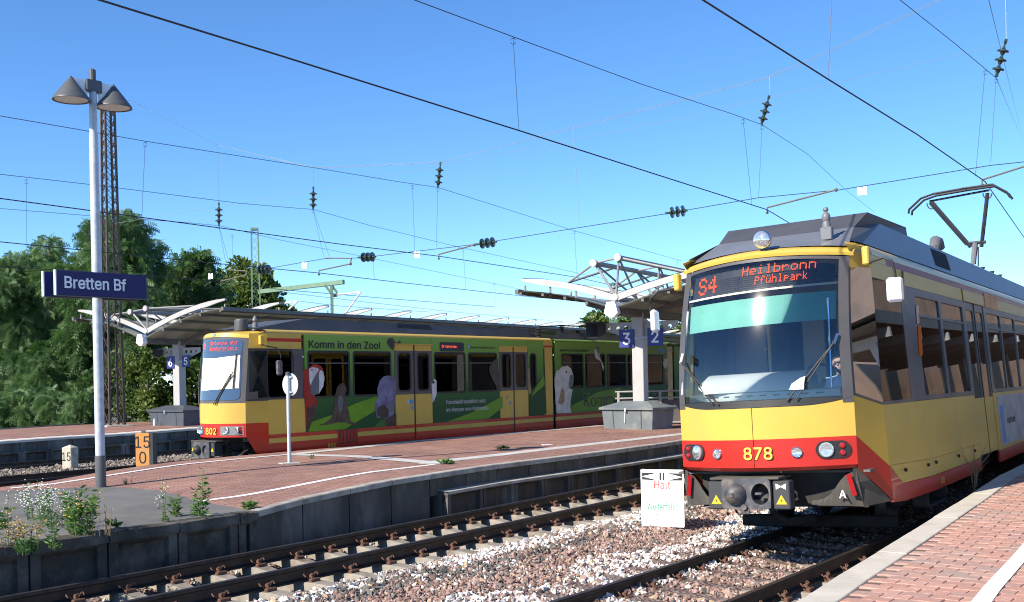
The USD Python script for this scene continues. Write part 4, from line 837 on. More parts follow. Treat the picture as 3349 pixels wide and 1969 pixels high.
# ------------------------------------------------------------------ train at the middle platform, dressed with a zoo advertisement
th2 = .6165
f2 = np.array([math.sin(th2), math.cos(th2), 0]); r2 = np.array([math.cos(th2), -math.sin(th2), 0]); u2 = np.array([0, 0, 1.0])
P0 = aty(1100, 1463, 25.5); P0[2] = 0.0; O2 = P0 - r2 * 1.325 - f2 * 2.9
M2 = frame(O2, X=r2, Y=f2, Z=u2)
T2 = thing('tram_train', 'green tram train numbered 802 with zoo animals on its side behind the middle platform', 'train', M2)
def px_side(x, y, v=1.325):
    d = on_plane(x, y, O2 + r2 * v, r2) - O2; return np.array([d @ f2, d @ u2])
NOT = lambda w: 0.0
def plate(name, poly, m_, v0=1.325, depth=.03, holes=(), sgn=1, parent=None):
    return part(parent or T2, name, side_panel(np.asarray(poly, float), v0, depth, sgn, holes, NOT), m_)
def far_side(poly, v0, depth, holes=()):
    m = side_panel(np.asarray(poly, float), 1.0, depth, -1, holes, NOT); m.V[0][:, 0] += 1.0 - v0; return m
m_grl = mat('wrap_light_green', (.15, .25, .055), (.135, .225, .05), rough=.5, scale=1.5, spec=.25)
m_grm = mat('wrap_mid_green', (.07, .155, .04), (.06, .14, .036), rough=.5, scale=1.5, spec=.25)
m_grd = mat('wrap_dark_green', (.020, .062, .020), (.026, .072, .024), rough=.5, scale=1.5, spec=.25)
m_grb = mat('wrap_bright_green', (.15, .32, .018), (.125, .27, .016), rough=.5, scale=1.5, spec=.25)
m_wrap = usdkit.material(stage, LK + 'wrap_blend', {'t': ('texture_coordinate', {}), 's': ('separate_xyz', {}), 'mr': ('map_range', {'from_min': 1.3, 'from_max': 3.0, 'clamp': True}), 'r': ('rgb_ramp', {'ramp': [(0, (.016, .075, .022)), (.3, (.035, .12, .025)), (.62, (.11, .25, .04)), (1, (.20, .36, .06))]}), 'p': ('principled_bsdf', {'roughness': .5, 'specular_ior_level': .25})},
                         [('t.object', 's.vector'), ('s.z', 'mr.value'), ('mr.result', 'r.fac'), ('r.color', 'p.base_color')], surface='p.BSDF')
m_pred = mat('print_red', (.36, .02, .015), (.24, .012, .01), rough=.4, scale=6)
m_pwht = mat('print_white', (.66, .66, .64), (.50, .49, .46), rough=.5, scale=5)
m_pgry = mat('print_slate', (.085, .11, .125), (.12, .15, .16), rough=.4, scale=5)
m_pbrn = mat('print_brown', (.032, .022, .018), (.075, .056, .045), rough=.4, scale=7)
m_phip = mat('print_mauve', (.20, .20, .33), (.09, .085, .14), rough=.4, scale=5)
m_pdrk = mat('print_dark', (.02, .017, .015), (.045, .036, .03), rough=.4, scale=6)
m_ptan = mat('print_tan', (.34, .22, .10), (.25, .16, .08), rough=.45, scale=6)
m_sgl2 = glass('far_train_glass', (.72, .77, .77), ior=1.45)
LO, HI = .30, 3.10
# front: slightly bowed, narrow
VC, HWID = .43, .75
def fu(v, w): return .34 * ((v - VC) / HWID) ** 2 + .10 * max(0.0, w - 1.7)
def fskin(w0, w1, v0=VC - HWID, v1=VC + HWID, nv=13, nw=5, du=0.0, arch=0.0):
    m = MB(); V = np.linspace(v0, v1, nv); g = []
    for t in np.linspace(0, 1, nw):
        for v in V:
            w = w0 * (1 - t) + (w1 - arch * ((v - VC) / HWID) ** 2) * t; g.append((v, fu(v, w) + du, w))
    i, j = np.meshgrid(np.arange(nw - 1), np.arange(nv - 1), indexing='ij')
    return m.add(g, np.stack([i * nv + j, i * nv + j + 1, (i + 1) * nv + j + 1, (i + 1) * nv + j], -1).reshape(-1, 4))
part(T2, 'bumper_panel', fskin(.90, 1.19), m_red, smooth=30); part(T2, 'front_panel', fskin(1.192, 1.63), m_yel, smooth=30)
part(T2, 'windscreen_surround', fskin(1.632, 3.06, arch=.04), m_grey, smooth=30)
V = np.linspace(VC - HWID, VC + HWID, 13); ar = lambda v: .04 * ((v - VC) / HWID) ** 2
part(T2, 'brow', MB().strip([(v, fu(v, 3.06) - .006, 3.06 - ar(v)) for v in V], [(v, fu(v, 3.1) + .03, 3.15 - 1.6 * ar(v)) for v in V]).strip([(v, fu(v, 3.1) + .03, 3.15 - 1.6 * ar(v)) for v in V], [(v, 1.0, 3.22 - ar(v)) for v in V]), m_yel, smooth=40)
# the windscreen: a dark pane with rounded corners, just proud of the surround
rr = rrect(VC - .655, 1.70, VC + .665, 3.0, .09, 5)
def on_front(p, d): return (p[0], fu(p[0], p[1]) + d, p[1])
def fpoly(poly, d, nsub=14):
    """Polygon in (v, w) laid on the bowed front."""
    import shapely.geometry as sg_
    from shapely.ops import unary_union
    pg = sg_.Polygon(poly); x0, y0, x1, y1 = pg.bounds; m = MB(); xs = np.linspace(x0, x1, nsub + 1)
    for a, b in zip(xs[:-1], xs[1:]):
        q = pg.intersection(sg_.box(a, y0 - 1, b, y1 + 1))
        for gpoly in getattr(q, 'geoms', [q]):
            if gpoly.geom_type != 'Polygon' or gpoly.area < 1e-6: continue
            c = np.array(gpoly.exterior.coords)[:-1]; s = MB().sheet(c); v, f = s.arrays()
            m.add([on_front(p, d) for p in v], f[:, ::-1] if False else f)
    return m
def face_front(m):
    v, f = m.arrays(); n = np.cross(v[f[:, 1]] - v[f[:, 0]], v[f[:, 2]] - v[f[:, 0]]); f = f.copy(); f[n[:, 1] > 0] = f[n[:, 1] > 0][:, ::-1]; return v, f
m_wsdark = mat('windscreen_dark', (.05, .085, .15), (.055, .09, .155), rough=.06, spec=.8, scale=.5)
part(T2, 'windscreen', face_front(fpoly(rr, -.005)), m_wsdark)
part(T2, 'cream_blind', face_front(fpoly([(.03, 1.90), (1.07, 1.95), (1.06, 2.655), (.55, 2.60), (.03, 2.62)], -.008)), m_cream)
pl2 = lambda v, w: np.array([v, fu(v, w) - .011, w])
m_led2 = glow('led_red', (1.0, .10, .05), 1.6)
part(T2, 'display_text', led('S4', .0, 2.93, .0135, .021, pl2), m_led2); part(T2, 'display_text', led('Karlsruhe Hbf', .36, 2.965, .0082, .0125, pl2), m_led2); part(T2, 'display_text', led('Bahnhofsplatz', .36, 2.845, .0082, .0125, pl2), m_led2)
part(T2, 'destination_line', face_front(fpoly(R4(-.2, 2.74, 1.07, 2.752), -.009)), m_grey)
for sg in (-1, 1):
    c = VC + sg * .50; w = .22 if sg > 0 else .20
    h = part(T2, 'headlamp', face_front(fpoly(R4(c - w, .945, c + w, 1.135), -.006)), m_chrome)
    for k, dv in enumerate((-.1, .09)):
        part(h, 'reflector', MB().lathe([(.08, 0), (.085, .012), (.07, .02), (.05, .008), (0, .004)], 18, frame(on_front((c + dv, 1.04), -.008), X=(1, 0, 0), Y=(0, 0, 1), Z=(0, -1, 0))), m_refl, smooth=50)
    part(h, 'tail_light', face_front(fpoly(R4(c + sg * (w - .05) - .03, .96, c + sg * (w - .05) + .03, 1.12), -.009)), m_redlens)
lettering(T2, 'number_802', '802', .135, frame((VC + .03, fu(VC, 1) - .004, 1.035), X=(1, 0, 0), Y=(0, 0, 1), Z=(0, -1, 0)), m_num, True, .004)
part(T2, 'front_lamp', MB().box((VC + .02, fu(VC, 3.1) + .0, 3.105), (.09, .05, .06), bev=.015), m_chrome)
for v0, v1, top_ in ((-.12, -.30, 2.28), (.62, .98, 2.30)):
    w = part(T2, 'wiper', MB().tube([on_front((v0, 1.60), -.03), on_front((v1, top_), -.05)], .011, 6).tube([on_front((v0 - .05, 1.61), -.03), on_front((v1 - .04, top_ - .05), -.05)], .009, 6), m_black)
    part(w, 'wiper_blade', MB().tube([on_front((v1 + .02, top_ + .38), -.02), on_front((v1, top_ - .35), -.03)], .014, 6), m_black)
# taper between nose edge and fold
for sg in (1, -1):
    e = (VC + HWID, .34) if sg > 0 else (VC - HWID, .34); fo = (1.325, .85) if sg > 0 else (-.50, .85)
    def tp2(name, w0, w1, m_):
        A = [(e[0], fu(e[0], w), w) for w in np.linspace(w0, w1, 4)]; B = [(fo[0], fo[1], w) for w in np.linspace(w0, w1, 4)]
        part(T2, name, MB().strip(A, B) if sg > 0 else MB().strip(B, A), m_)
    tp2('corner_panel', 1.192, 1.66, m_yel); tp2('bumper_side', .90, 1.19, m_red); tp2('corner_panel', 2.80, 3.12, m_yel); tp2('cab_post', 1.662, 2.798, m_grey)
    A = [(e[0] + .02 * sg, e[1] + .08, .90), (e[0] + .02 * sg, e[1] + .15, .78)]; 
    part(T2, 'corner_panel', MB().add([(e[0], e[1], .90), (fo[0], .85, .90), (fo[0], .85, .30), (fo[0] - .04 * sg, .70, .30)], [[0, 3, 2, 1], [1, 2, 3, 0]]), m_red)
    cw = [(e[0] * (1 - t) + fo[0] * t + .004 * sg, (fu(e[0], 2.0)) * (1 - t) + fo[1] * t, 0) for t in (.12, 1.0)]
    part(T2, 'cab_window', MB().add([(cw[0][0], cw[0][1], 1.70), (cw[1][0], cw[1][1], 1.74), (cw[1][0], cw[1][1], 2.74), (cw[0][0], cw[0][1], 2.74)], [[0, 1, 2, 3], [3, 2, 1, 0]]), m_cgl)
part(T2, 'cab_post_frame', MB().tube([(1.19, .38, 1.68), (1.327, .86, 1.72), (1.327, 1.56, 1.74), (1.327, 1.6, 2.0), (1.327, 1.6, 2.6), (1.327, 1.54, 2.76), (1.327, .86, 2.77), (1.20, .42, 2.77)], .016, 6), m_black)
cabh = rrect(.86, 1.74, 1.57, 2.74, .06, 3)[::-1]
plate('cab_side', R4(.85, 1.682, 1.9, 2.79), m_grey, holes=[cabh]); plate('cab_window', rrect(.86, 1.74, 1.57, 2.74, .06, 3), m_cgl, 1.30, .006)
plate('upper_band', R4(.85, 2.792, 1.86, 2.948), m_yel); plate('red_band', R4(.85, 2.951, 1.86, 3.02), m_red); plate('upper_band', R4(.85, 3.023, 1.86, 3.12), m_yel)
plate('body_panel', R4(.85, .925, 1.94, 1.679), m_yel)
for a, b in ((.70, 2.02), (2.025, 3.6), (3.605, 5.0), (5.005, 5.72), (5.76, 6.44), (6.445, 7.95), (7.955, 9.40), (9.405, 10.05), (10.09, 10.80), (10.805, 12.10), (12.24, 14.0), (14.005, 16.0), (16.005, 19.9)):
    plate('stripe_panel', R4(a if a > 1 else .86, .842, b, .922), m_red, 1.327); plate('stripe_panel', R4(a if a > 1 else .85, .735, b, .84), m_yel, 1.325); plate('skirt_panel', R4(a if a > 1 else .84, LO, b, .733), m_red, 1.323)
lettering(T2, 'number_802', '802', .10, frame((1.327, 2.75, .58), X=(0, 1, 0), Y=(0, 0, 1), Z=(1, 0, 0)), m_num)
vg = plate('vent_grille', R4(2.95, .60, 3.62, .92), m_black, 1.329, .003)
for k in range(14): plate('vent_slat', R4(2.96 + k * .047, .61, 2.985 + k * .047, .91), m_red, 1.332, .002, parent=vg)
# green wrapped sides with real window openings
wins1 = [(2.05, 3.39), (3.52, 4.85)]; wins2 = [(6.53, 7.84), (7.97, 9.28)]; wins3 = [(10.91, 11.23)]
wm = [(12.62, 13.86), (13.98, 15.2), (15.33, 16.58), (16.68, 17.9), (18.0, 19.23)]
def green(u0, u1, ws, top=3.12):
    hs = [rrect(a, 1.69, b, 2.745, .07 if b - a > .5 else .12, 4)[::-1] for a, b in ws]
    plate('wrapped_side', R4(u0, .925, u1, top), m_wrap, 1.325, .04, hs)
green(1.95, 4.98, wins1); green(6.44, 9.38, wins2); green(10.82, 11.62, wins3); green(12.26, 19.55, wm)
for a, b in wins1 + wins2 + wins3 + wm:
    r = .07 if b - a > .5 else .12
    w = plate('window', rrect(a, 1.69, b, 2.745, r, 4), m_sgl2, 1.315, .006)
    plate('window_seal', rrect(a - .015, 1.675, b + .015, 2.76, r + .01, 4), m_black, 1.329, .012, [rrect(a + .035, 1.725, b - .035, 2.71, r - .01, 4)[::-1]], parent=w)
    if b - a > .5: plate('window_bar', R4(a + .04, 2.46, b - .04, 2.485), m_grey, 1.328, .012, parent=w)
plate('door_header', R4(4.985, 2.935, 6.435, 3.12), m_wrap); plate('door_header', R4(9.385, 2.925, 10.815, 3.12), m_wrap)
for a, b in ((5.0, 5.71), (5.75, 6.43), (9.40, 10.06), (10.10, 10.80)):
    hole = rrect(a + .12, 1.78, b - .12, 2.72, .10, 4)
    d = plate('door', R4(a, 1.69, b, 2.78), m_grey, 1.322, .03, [hole[::-1]])
    plate('door_lower', R4(a, .925, b, 1.687), m_yel, 1.322, .03, parent=d); plate('door_top', R4(a, 2.783, b, 2.925), m_yel, 1.322, .03, parent=d)
    plate('door_glass', hole, m_sgl2, 1.305, .006, parent=d)
    plate('door_glass_seal', rrect(a + .10, 1.76, b - .10, 2.74, .11, 4), m_black, 1.326, .01, [rrect(a + .14, 1.80, b - .14, 2.70, .09, 4)[::-1]], parent=d)
for u in (5.73, 10.08): plate('door_seal', R4(u - .022, .5, u + .022, 2.925), m_black, 1.33, .02)
for a, b in ((4.97, 6.45), (9.37, 10.83)): plate('door_rain_strip', R4(a, 2.93, b, 2.955), m_yel, 1.345, .03)
for u, w in ((5.45, 1.45), (5.53, 1.45), (5.61, 1.45), (5.6, 1.30), (9.72, 1.45), (9.86, 1.29)): plate('door_sticker', R4(u, w, u + .055, w + .10), m_blue if u != 5.45 else m_pwht, 1.3245, .002)
plate('side_display', rrect(6.76, 2.775, 7.79, 3.02, .05, 3), m_dashd, 1.33, .01)
part(T2, 'display_text', (lambda m: m)(led('S4 Karlsruhe', 0, 0, .0085, .011, lambda a, b: np.array([a, 0, b])).move(frame((1.333, 6.85, 2.94), X=(0, 1, 0), Y=(-1, 0, 0), Z=(0, 0, 1)))), m_led2)
plate('body_panel', R4(11.625, .925, 12.10, 3.12), m_yel); plate('red_band', R4(11.63, 2.93, 12.10, 2.99), m_red, 1.328, .002)
part(T2, 'joint_bellows', MB().bx((-.45, 12.10, .5), (1.24, 12.26, 3.1)), m_black)
part(T2, 'joint_hoop', MB().tube([(1.30, 12.14, 2.95), (1.27, 12.14, 3.08), (1.18, 12.14, 3.17), (1.0, 12.14, 3.2)], .035, 8), m_yel, smooth=40)
plate('body_panel', R4(19.555, .925, 19.95, 3.05), m_yel); plate('red_band', R4(19.56, 2.86, 19.95, 2.92), m_red, 1.328, .002)
part(T2, 'joint_hoop', MB().tube([(1.30, 20.0, 2.87), (1.27, 20.0, 3.0), (1.18, 20.0, 3.1), (1.0, 20.0, 3.12)], .035, 8), m_yel, smooth=40)
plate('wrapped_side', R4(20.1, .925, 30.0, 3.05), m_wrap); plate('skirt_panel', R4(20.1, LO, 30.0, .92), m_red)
# roof: rounded edge, fairing, gear
for (a, b, dz) in ((.85, 12.1, 0.0), (12.26, 19.95, -.02), (20.1, 30, -.06)):
    cv = [(1.325, 3.115 + dz), (1.315, 3.155 + dz), (1.28, 3.19 + dz), (1.2, 3.215 + dz), (.9, 3.23 + dz), (-.45, 3.23 + dz)]
    part(T2, 'roof_edge', MB().strip([(v, b, w) for v, w in cv], [(v, a, w) for v, w in cv]), m_yel if a < 12 else m_grl, smooth=50)
fa = [(1.10, .62, 3.22), (1.12, 2.2, 3.22), (1.12, 11.3, 3.22), (1.12, 11.9, 3.22)]; fb_ = [(1.02, .8, 3.26), (.98, 2.3, 3.50), (.98, 11.2, 3.47), (1.0, 11.8, 3.26)]
part(T2, 'roof_fairing', MB().strip(fa, fb_).strip(fb_, [(-.3, y, z) for x, y, z in fb_]), m_roofd)
part(T2, 'vent_grille', MB().quad((1.08, 5.4, 3.27), (1.08, 6.9, 3.27), (1.0, 6.75, 3.47), (1.0, 5.5, 3.47)), m_black)
part(T2, 'roof_fairing', MB().strip([(1.12, 12.4, 3.2), (1.12, 19.6, 3.17)], [(.98, 12.9, 3.42), (.98, 19.2, 3.38)]).strip([(.98, 12.9, 3.42), (.98, 19.2, 3.38)], [(-.3, 12.9, 3.42), (-.3, 19.2, 3.38)]), m_roofd)
part(T2, 'roof_can', MB().lathe([(.15, 3.2), (.15, 3.42), (.12, 3.46), (0, 3.47)], 18, frame((.62, .75, 0))), m_roofd, smooth=40)
part(T2, 'roof_horn', MB().lathe([(.07, 3.2), (.06, 3.36), (.03, 3.38), (.06, 3.42), (.05, 3.46), (.02, 3.52), (0, 3.53)], 12, frame((.90, .90, 0))), m_roofg, smooth=40)
for v, u, h in ((.95, 11.95, .32), (.7, 13.6, .22), (.7, 15.4, .22), (.75, 14.5, .12), (.7, 9.6, .10)):
    z0 = 3.22 if u > 11.9 and u < 12.3 else 3.42
    part(T2, 'roof_insulator', MB().lathe([(.10, z0 - .2)] + [q for k in range(4) for q in ((.05, z0 + h * k / 4), (.11, z0 + h * (k + .4) / 4), (.05, z0 + h * (k + .8) / 4))] + [(0, z0 + h)], 12, frame((v, u, 0))), m_black, smooth=40)
part(T2, 'roof_busbar', MB().tube([(.95, 11.95, 3.56), (.7, 13.6, 3.66), (.7, 15.4, 3.66)], .022, 6), m_black)
# artwork on the wrap
def art(name, pts, m_, layer=1):
    """Flat print on the side, its outline taken off the photograph onto the plane of the wall."""
    q = np.array([px_side(x, y, 1.33) for x, y in pts]); q[:, 1] = np.clip(q[:, 1], .93, 3.11)
    return plate(name, q, m_, 1.3305 + .0015 * layer, .001)
c2 = lambda pts: [(990 + a / 3.5, 1180 + b / 3.5) for a, b in pts]
art('print_band', c2([(62, 815), (105, 700), (330, 620), (600, 490), (850, 405), (850, 560), (560, 735), (485, 785), (300, 800)]), m_grb)
art('print_band', c2([(815, 760), (880, 690), (945, 660), (945, 750)]), m_grm)
pr = art('print_parrot', c2([(5, 130), (30, 95), (75, 80), (110, 45), (160, 38), (210, 60), (235, 105), (150, 160), (120, 200), (100, 320), (150, 420), (165, 480), (130, 650), (60, 790), (42, 800), (22, 500), (8, 250)]), m_pred, 2)
art('print_parrot', c2([(70, 95), (110, 72), (165, 82), (190, 105), (155, 150), (130, 195), (105, 240), (90, 285), (75, 240)]), m_pwht, 3)
art('print_parrot', c2([(185, 135), (205, 105), (235, 125), (248, 200), (235, 290), (180, 385), (185, 300), (180, 200)]), m_pwht, 3)
art('print_parrot', c2([(120, 215), (155, 160), (182, 140), (188, 280), (170, 380), (120, 400), (85, 370), (90, 290)]), m_pgry, 4)
art('print_parrot', c2([(95, 95), (108, 92), (112, 112), (98, 112)]), m_pdrk, 4)
art('print_parrot', c2([(45, 520), (90, 540), (150, 480), (130, 640), (62, 788), (44, 795)]), m_pdrk, 3)
art('print_sea_lion', c2([(372, 390), (395, 300), (425, 262), (470, 258), (497, 300), (498, 350), (480, 400), (500, 490), (530, 590), (545, 690), (632, 722), (625, 738), (540, 730), (490, 705), (370, 710), (320, 730), (185, 742), (190, 732), (250, 715), (330, 650), (350, 540)]), m_pbrn, 2)
art('print_sea_lion', c2([(405, 420), (440, 400), (465, 450), (450, 560), (425, 590), (400, 520)]), m_pgry, 3)
art('print_hippo', c2([(865, 290), (880, 230), (925, 180), (980, 168), (1045, 190), (1068, 240), (1062, 420), (1045, 560), (1035, 680), (1045, 720), (1000, 745), (945, 750), (945, 650), (850, 655), (825, 560), (830, 480), (862, 410), (850, 330)]), m_phip, 2)
art('print_hippo', c2([(845, 560), (880, 520), (930, 500), (985, 560), (978, 640), (930, 665), (860, 630)]), m_pdrk, 3)
art('print_hippo', c2([(945, 665), (1000, 640), (1070, 600), (1072, 740), (945, 752)]), m_pdrk, 3)
art('print_hippo', c2([(1002, 470), (1040, 420), (1050, 520), (1020, 600), (1000, 570)]), m_pgry, 3)
art('print_chimp', [(1265, 1120), (1270, 1107), (1283, 1106), (1296, 1122), (1308, 1112), (1312, 1126), (1292, 1129), (1284, 1146), (1270, 1130)], m_pdrk, 2)
c3_ = lambda pts: [(1100 + a / 3.222, 1040 + b / 3.222) for a, b in pts]
art('print_band', c3_([(1160, 1105), (1420, 1000), (1750, 825), (1755, 940), (1600, 1060)]), m_grb)
art('print_penguin', c3_([(1003, 690), (1030, 640), (1055, 660), (1058, 800), (1030, 870), (1012, 890)]), m_pwht, 2)
art('print_penguin', c3_([(1005, 680), (1025, 660), (1040, 680), (1020, 695)]), m_pdrk, 3)
art('print_tapir', c3_([(1610, 520), (1650, 455), (1700, 425), (1715, 600), (1735, 780), (1700, 750), (1650, 660), (1610, 570)]), m_pbrn, 2)
c4_ = lambda pts: [(1600 + a / 3.088, 1000 + b / 3.088) for a, b in pts]
art('print_band', c4_([(410, 1105), (415, 870), (550, 700), (545, 440), (555, 420), (578, 1095)]), m_grd)
art('print_band', c4_([(485, 800), (552, 700), (560, 800), (420, 920)]), m_grb, 2)
art('print_band', c4_([(830, 1080), (830, 1010), (1100, 870), (1330, 830), (1300, 900), (1180, 1075)]), m_grb)
art('print_lemur', c4_([(385, 640), (395, 630), (408, 640), (412, 760), (425, 880), (400, 895), (388, 800)]), m_ptan, 2)
art('print_polar_bear', c4_([(658, 740), (668, 700), (680, 650), (700, 652), (735, 615), (790, 605), (830, 640), (850, 715), (848, 770), (800, 825), (842, 850), (822, 950), (818, 1030), (832, 1085), (680, 1088), (668, 950)]), m_pwht, 2)
art('print_polar_bear', c4_([(815, 700), (845, 700), (852, 760), (840, 820), (815, 830), (800, 800)]), m_pgry, 3)
art('print_polar_bear', c4_([(730, 820), (758, 860), (760, 960), (735, 1000), (695, 985), (715, 900)]), m_ptan, 3)
art('print_polar_bear', c4_([(770, 660), (785, 658), (786, 680), (772, 682)]), m_pdrk, 3)
art('print_penguin', c4_([(1060, 470), (1075, 410), (1105, 412), (1120, 460), (1110, 510), (1160, 620), (1150, 660), (1125, 560), (1070, 530)]), m_pwht, 2)
art('print_penguin', c4_([(1068, 425), (1085, 405), (1110, 415), (1118, 470), (1100, 495), (1085, 450)]), m_pgry, 3)
art('print_parrot', c4_([(1700, 440), (1750, 425), (1790, 450), (1760, 475), (1710, 470)]), m_blue, 2); art('print_parrot', c4_([(1760, 540), (1795, 530), (1805, 600), (1780, 640), (1755, 600)]), m_pwht, 2); art('print_parrot', c4_([(1770, 690), (1800, 640), (1812, 830), (1790, 790)]), m_pred, 2)
def words_of(text, h, depth, bold):
    """Each word of a line of lettering as (vertices, faces), in place."""
    out = []; words = text.split(' ')
    for i in range(len(words)):
        t = meshkit.text_mesh(' '.join(words[:i + 1]), h, depth, bold); v, f = np.array(t.vertices), np.array(t.faces)
        if i:
            lim = meshkit.text_mesh(' '.join(words[:i]), h, depth, bold).vertices[:, 0].max() + h * .08
            f = f[v[f][:, :, 0].mean(1) > lim]; k, inv = np.unique(f, return_inverse=True); v, f = v[k], inv.reshape(-1, 3)
        out.append((v, f))
    return out
def fit_text(name, text, u0, u1, w0, h, m_, bold=False, v=1.333):
    ws = words_of(text, h, .002, bold); a, b = min(x[0][:, 0].min() for x in ws), max(x[0][:, 0].max() for x in ws)
    for vv, f in ws:
        P = np.stack([v + vv[:, 2], u0 + (vv[:, 0] - a) / (b - a) * (u1 - u0), w0 + vv[:, 1]], 1); part(T2, name, (P, f), m_)
m_ink = mat('print_black', (.012, .014, .012), (.015, .017, .015), rough=.5); m_lgreen = mat('print_outline', (.33, .42, .12), (.3, .4, .11), rough=.5)
fit_text('slogan', 'Komm in den Zoo!', 2.08, 4.47, 2.82, .165, m_ink, True)
fit_text('slogan', 'Familienfreundlich und', 6.99, 8.69, 1.39, .105, m_pwht); fit_text('slogan', 'im Herzen von Karlsruhe.', 6.99, 8.86, 1.19, .105, m_pwht)
fit_text('slogan', 'Komm in den Zoo!', 13.84, 19.2, 1.08, .42, m_lgreen, True); fit_text('slogan', 'Komm in den Zoo!', 13.86, 19.18, 1.08, .415, m_ink, False, 1.3355)
fit_text('web_address', 'www.karlsruhe.de/zoo', 12.53, 14.18, 2.81, .10, m_ink); fit_text('small_print', 'Zoologischer Stadtgarten Karlsruhe', 8.08, 9.18, 2.87, .055, m_ink)
plate('social_mark', R4(7.93, 2.84, 8.04, 2.98), m_blue, 1.332, .002); fit_text('social_mark', 'f', 7.965, 8.015, 2.85, .10, m_pwht, True, 1.335)
# inside and under
part(T2, 'floor', MB().bx((-.45, .6, .85), (1.25, 29.9, .95)), m_floor); part(T2, 'ceiling', MB().bx((-.45, .9, 3.0), (1.2, 29.9, 3.04)), m_inside)
hs = [rrect(a, 1.69, b, 2.745, .07, 3)[::-1] for a, b in [(2.2, 3.5), (3.9, 5.2), (6.0, 7.4), (8.0, 9.3), (9.8, 11.2), (12.9, 14.2), (14.6, 16.0), (16.4, 17.8), (18.2, 19.4)]]
part(T2, 'far_wall', far_side(R4(.85, .6, 30.0, 3.12), -.5, .03, hs), m_inside)
for k in range(12):
    u = 2.7 + k * 1.45; part(T2, 'passenger_seat', MB().bx((.05, u, 1.35), (.5, u + .10, 2.05), .03).bx((.05, u, 1.32), (.5, u + .5, 1.42), .03).bx((.72, u, 1.35), (1.18, u + .10, 2.05), .03), m_seat)
for u in (3.75, 5.3, 6.6, 8.9, 10.3, 13.0, 15.9): part(T2, 'grab_pole', MB().tube([(.62, u, .95), (.62, u, 3.0)], .025, 8), m_pole)
part(T2, 'cab_wall', MB().bx((-.45, 1.85, .95), (1.25, 1.9, 3.0)), m_inwood)
part(T2, 'cab_desk', MB().bx((-.2, .5, 1.3), (1.1, .95, 1.75), .05), m_dashd)
part(T2, 'underframe', MB().bx((-.4, 1.0, .35), (1.15, 29.5, .85)), m_under)
cp2 = part(T2, 'coupler', MB().bx((-.02, -.02, .48), (.40, .6, .78), .012), m_coupler)
F_ = frame((0, -.02, 0), X=(1, 0, 0), Y=(0, 0, 1), Z=(0, -1, 0))
part(cp2, 'coupler_face', MB().prism(rrect(-.06, .46, .46, .80, .03, 3), .04, F_, [np.array([(.32 + .09 * math.cos(a), .63 + .10 * math.sin(a)) for a in np.linspace(0, 2 * PI, 16, endpoint=False)])[::-1]]), m_coupler)
part(cp2, 'coupler_cone', MB().lathe([(.10, 0), (.09, .05), (.05, .09), (0, .10)], 16, frame((.09, -.06, .63), X=(1, 0, 0), Y=(0, 0, 1), Z=(0, -1, 0))), m_black, smooth=40)
part(cp2, 'coupler_cover', MB().bx((-.16, -.05, .80), (.66, .35, .83), .006), m_skirt)
for v in (-.17, .47): b = part(cp2, 'cable_box', MB().bx((v, -.03, .50), (v + .12, .2, .79), .01), m_dashd); part(cp2, 'warning_sign', MB().prism([(v + .02, .6), (v + .10, .6), (v + .06, .68)], .004, F_ @ frame((0, 0, .012))), m_signy)
rg = np.random.default_rng(2)
eq = MB()
for k in range(16): eq.box((rg.uniform(.45, 1.0), rg.uniform(.4, .9), rg.uniform(.35, .75)), rg.uniform(.04, .2, 3), bev=.006)
for k in range(5): t = np.linspace(0, 1, 7); eq.tube(np.c_[.5 + .5 * t, .5 + .1 * np.sin(t * 6 + k), .6 - .2 * np.sin(t * PI) + .03 * k], .02, 6)
part(T2, 'nose_equipment', eq, m_under)
part(T2, 'mirror_bracket', MB().bx((1.30, .62, 2.87), (1.38, .74, 3.07), .015), m_yel)
part(T2, 'mirror_arm', MB().tube([(1.34, .68, 2.87), (1.42, .70, 2.85), (1.52, .95, 2.80), (1.56, 1.02, 2.66), (1.56, 1.02, 2.52)], .014, 6), m_black)
part(T2, 'mirror', MB().box((1.53, 1.0, 2.37), (.10, .17, .33), rotz(.3), bev=.03), m_coupler, smooth=30)
# ------------------------------------------------------------------ materials
m_galv = mat('galvanised_steel', (.42, .46, .50), (.52, .56, .60), rough=.5, metal=.25, scale=9, detail=3, lo=.4, hi=.6)
m_lampd = mat('lamp_dark_grey', (.075, .08, .085), (.095, .10, .105), rough=.45, scale=3)
m_signb = mat('sign_blue', (.012, .016, .085), (.014, .018, .09), rough=.45)
m_signb2 = mat('number_sign_blue', (.022, .035, .20), (.025, .04, .22), rough=.45)
m_signw = mat('sign_white', (.78, .79, .80), (.74, .75, .76), rough=.5)
m_rust = mat('mast_brown', (.055, .046, .039), (.085, .066, .053), rough=.75, scale=5, dirt=(.10, .065, .045), dscale=2)
m_green = mat('mast_green', (.13, .22, .15), (.16, .26, .18), rough=.6, scale=4)
m_cbeam = mat('canopy_beam_grey', (.36, .355, .35), (.41, .405, .40), rough=.5, scale=3)
m_cdark = mat('canopy_steel_dark', (.10, .095, .09), (.13, .125, .118), rough=.55, scale=3)
m_ctube = mat('canopy_tube_grey', (.20, .20, .20), (.25, .25, .25), rough=.5, scale=3)
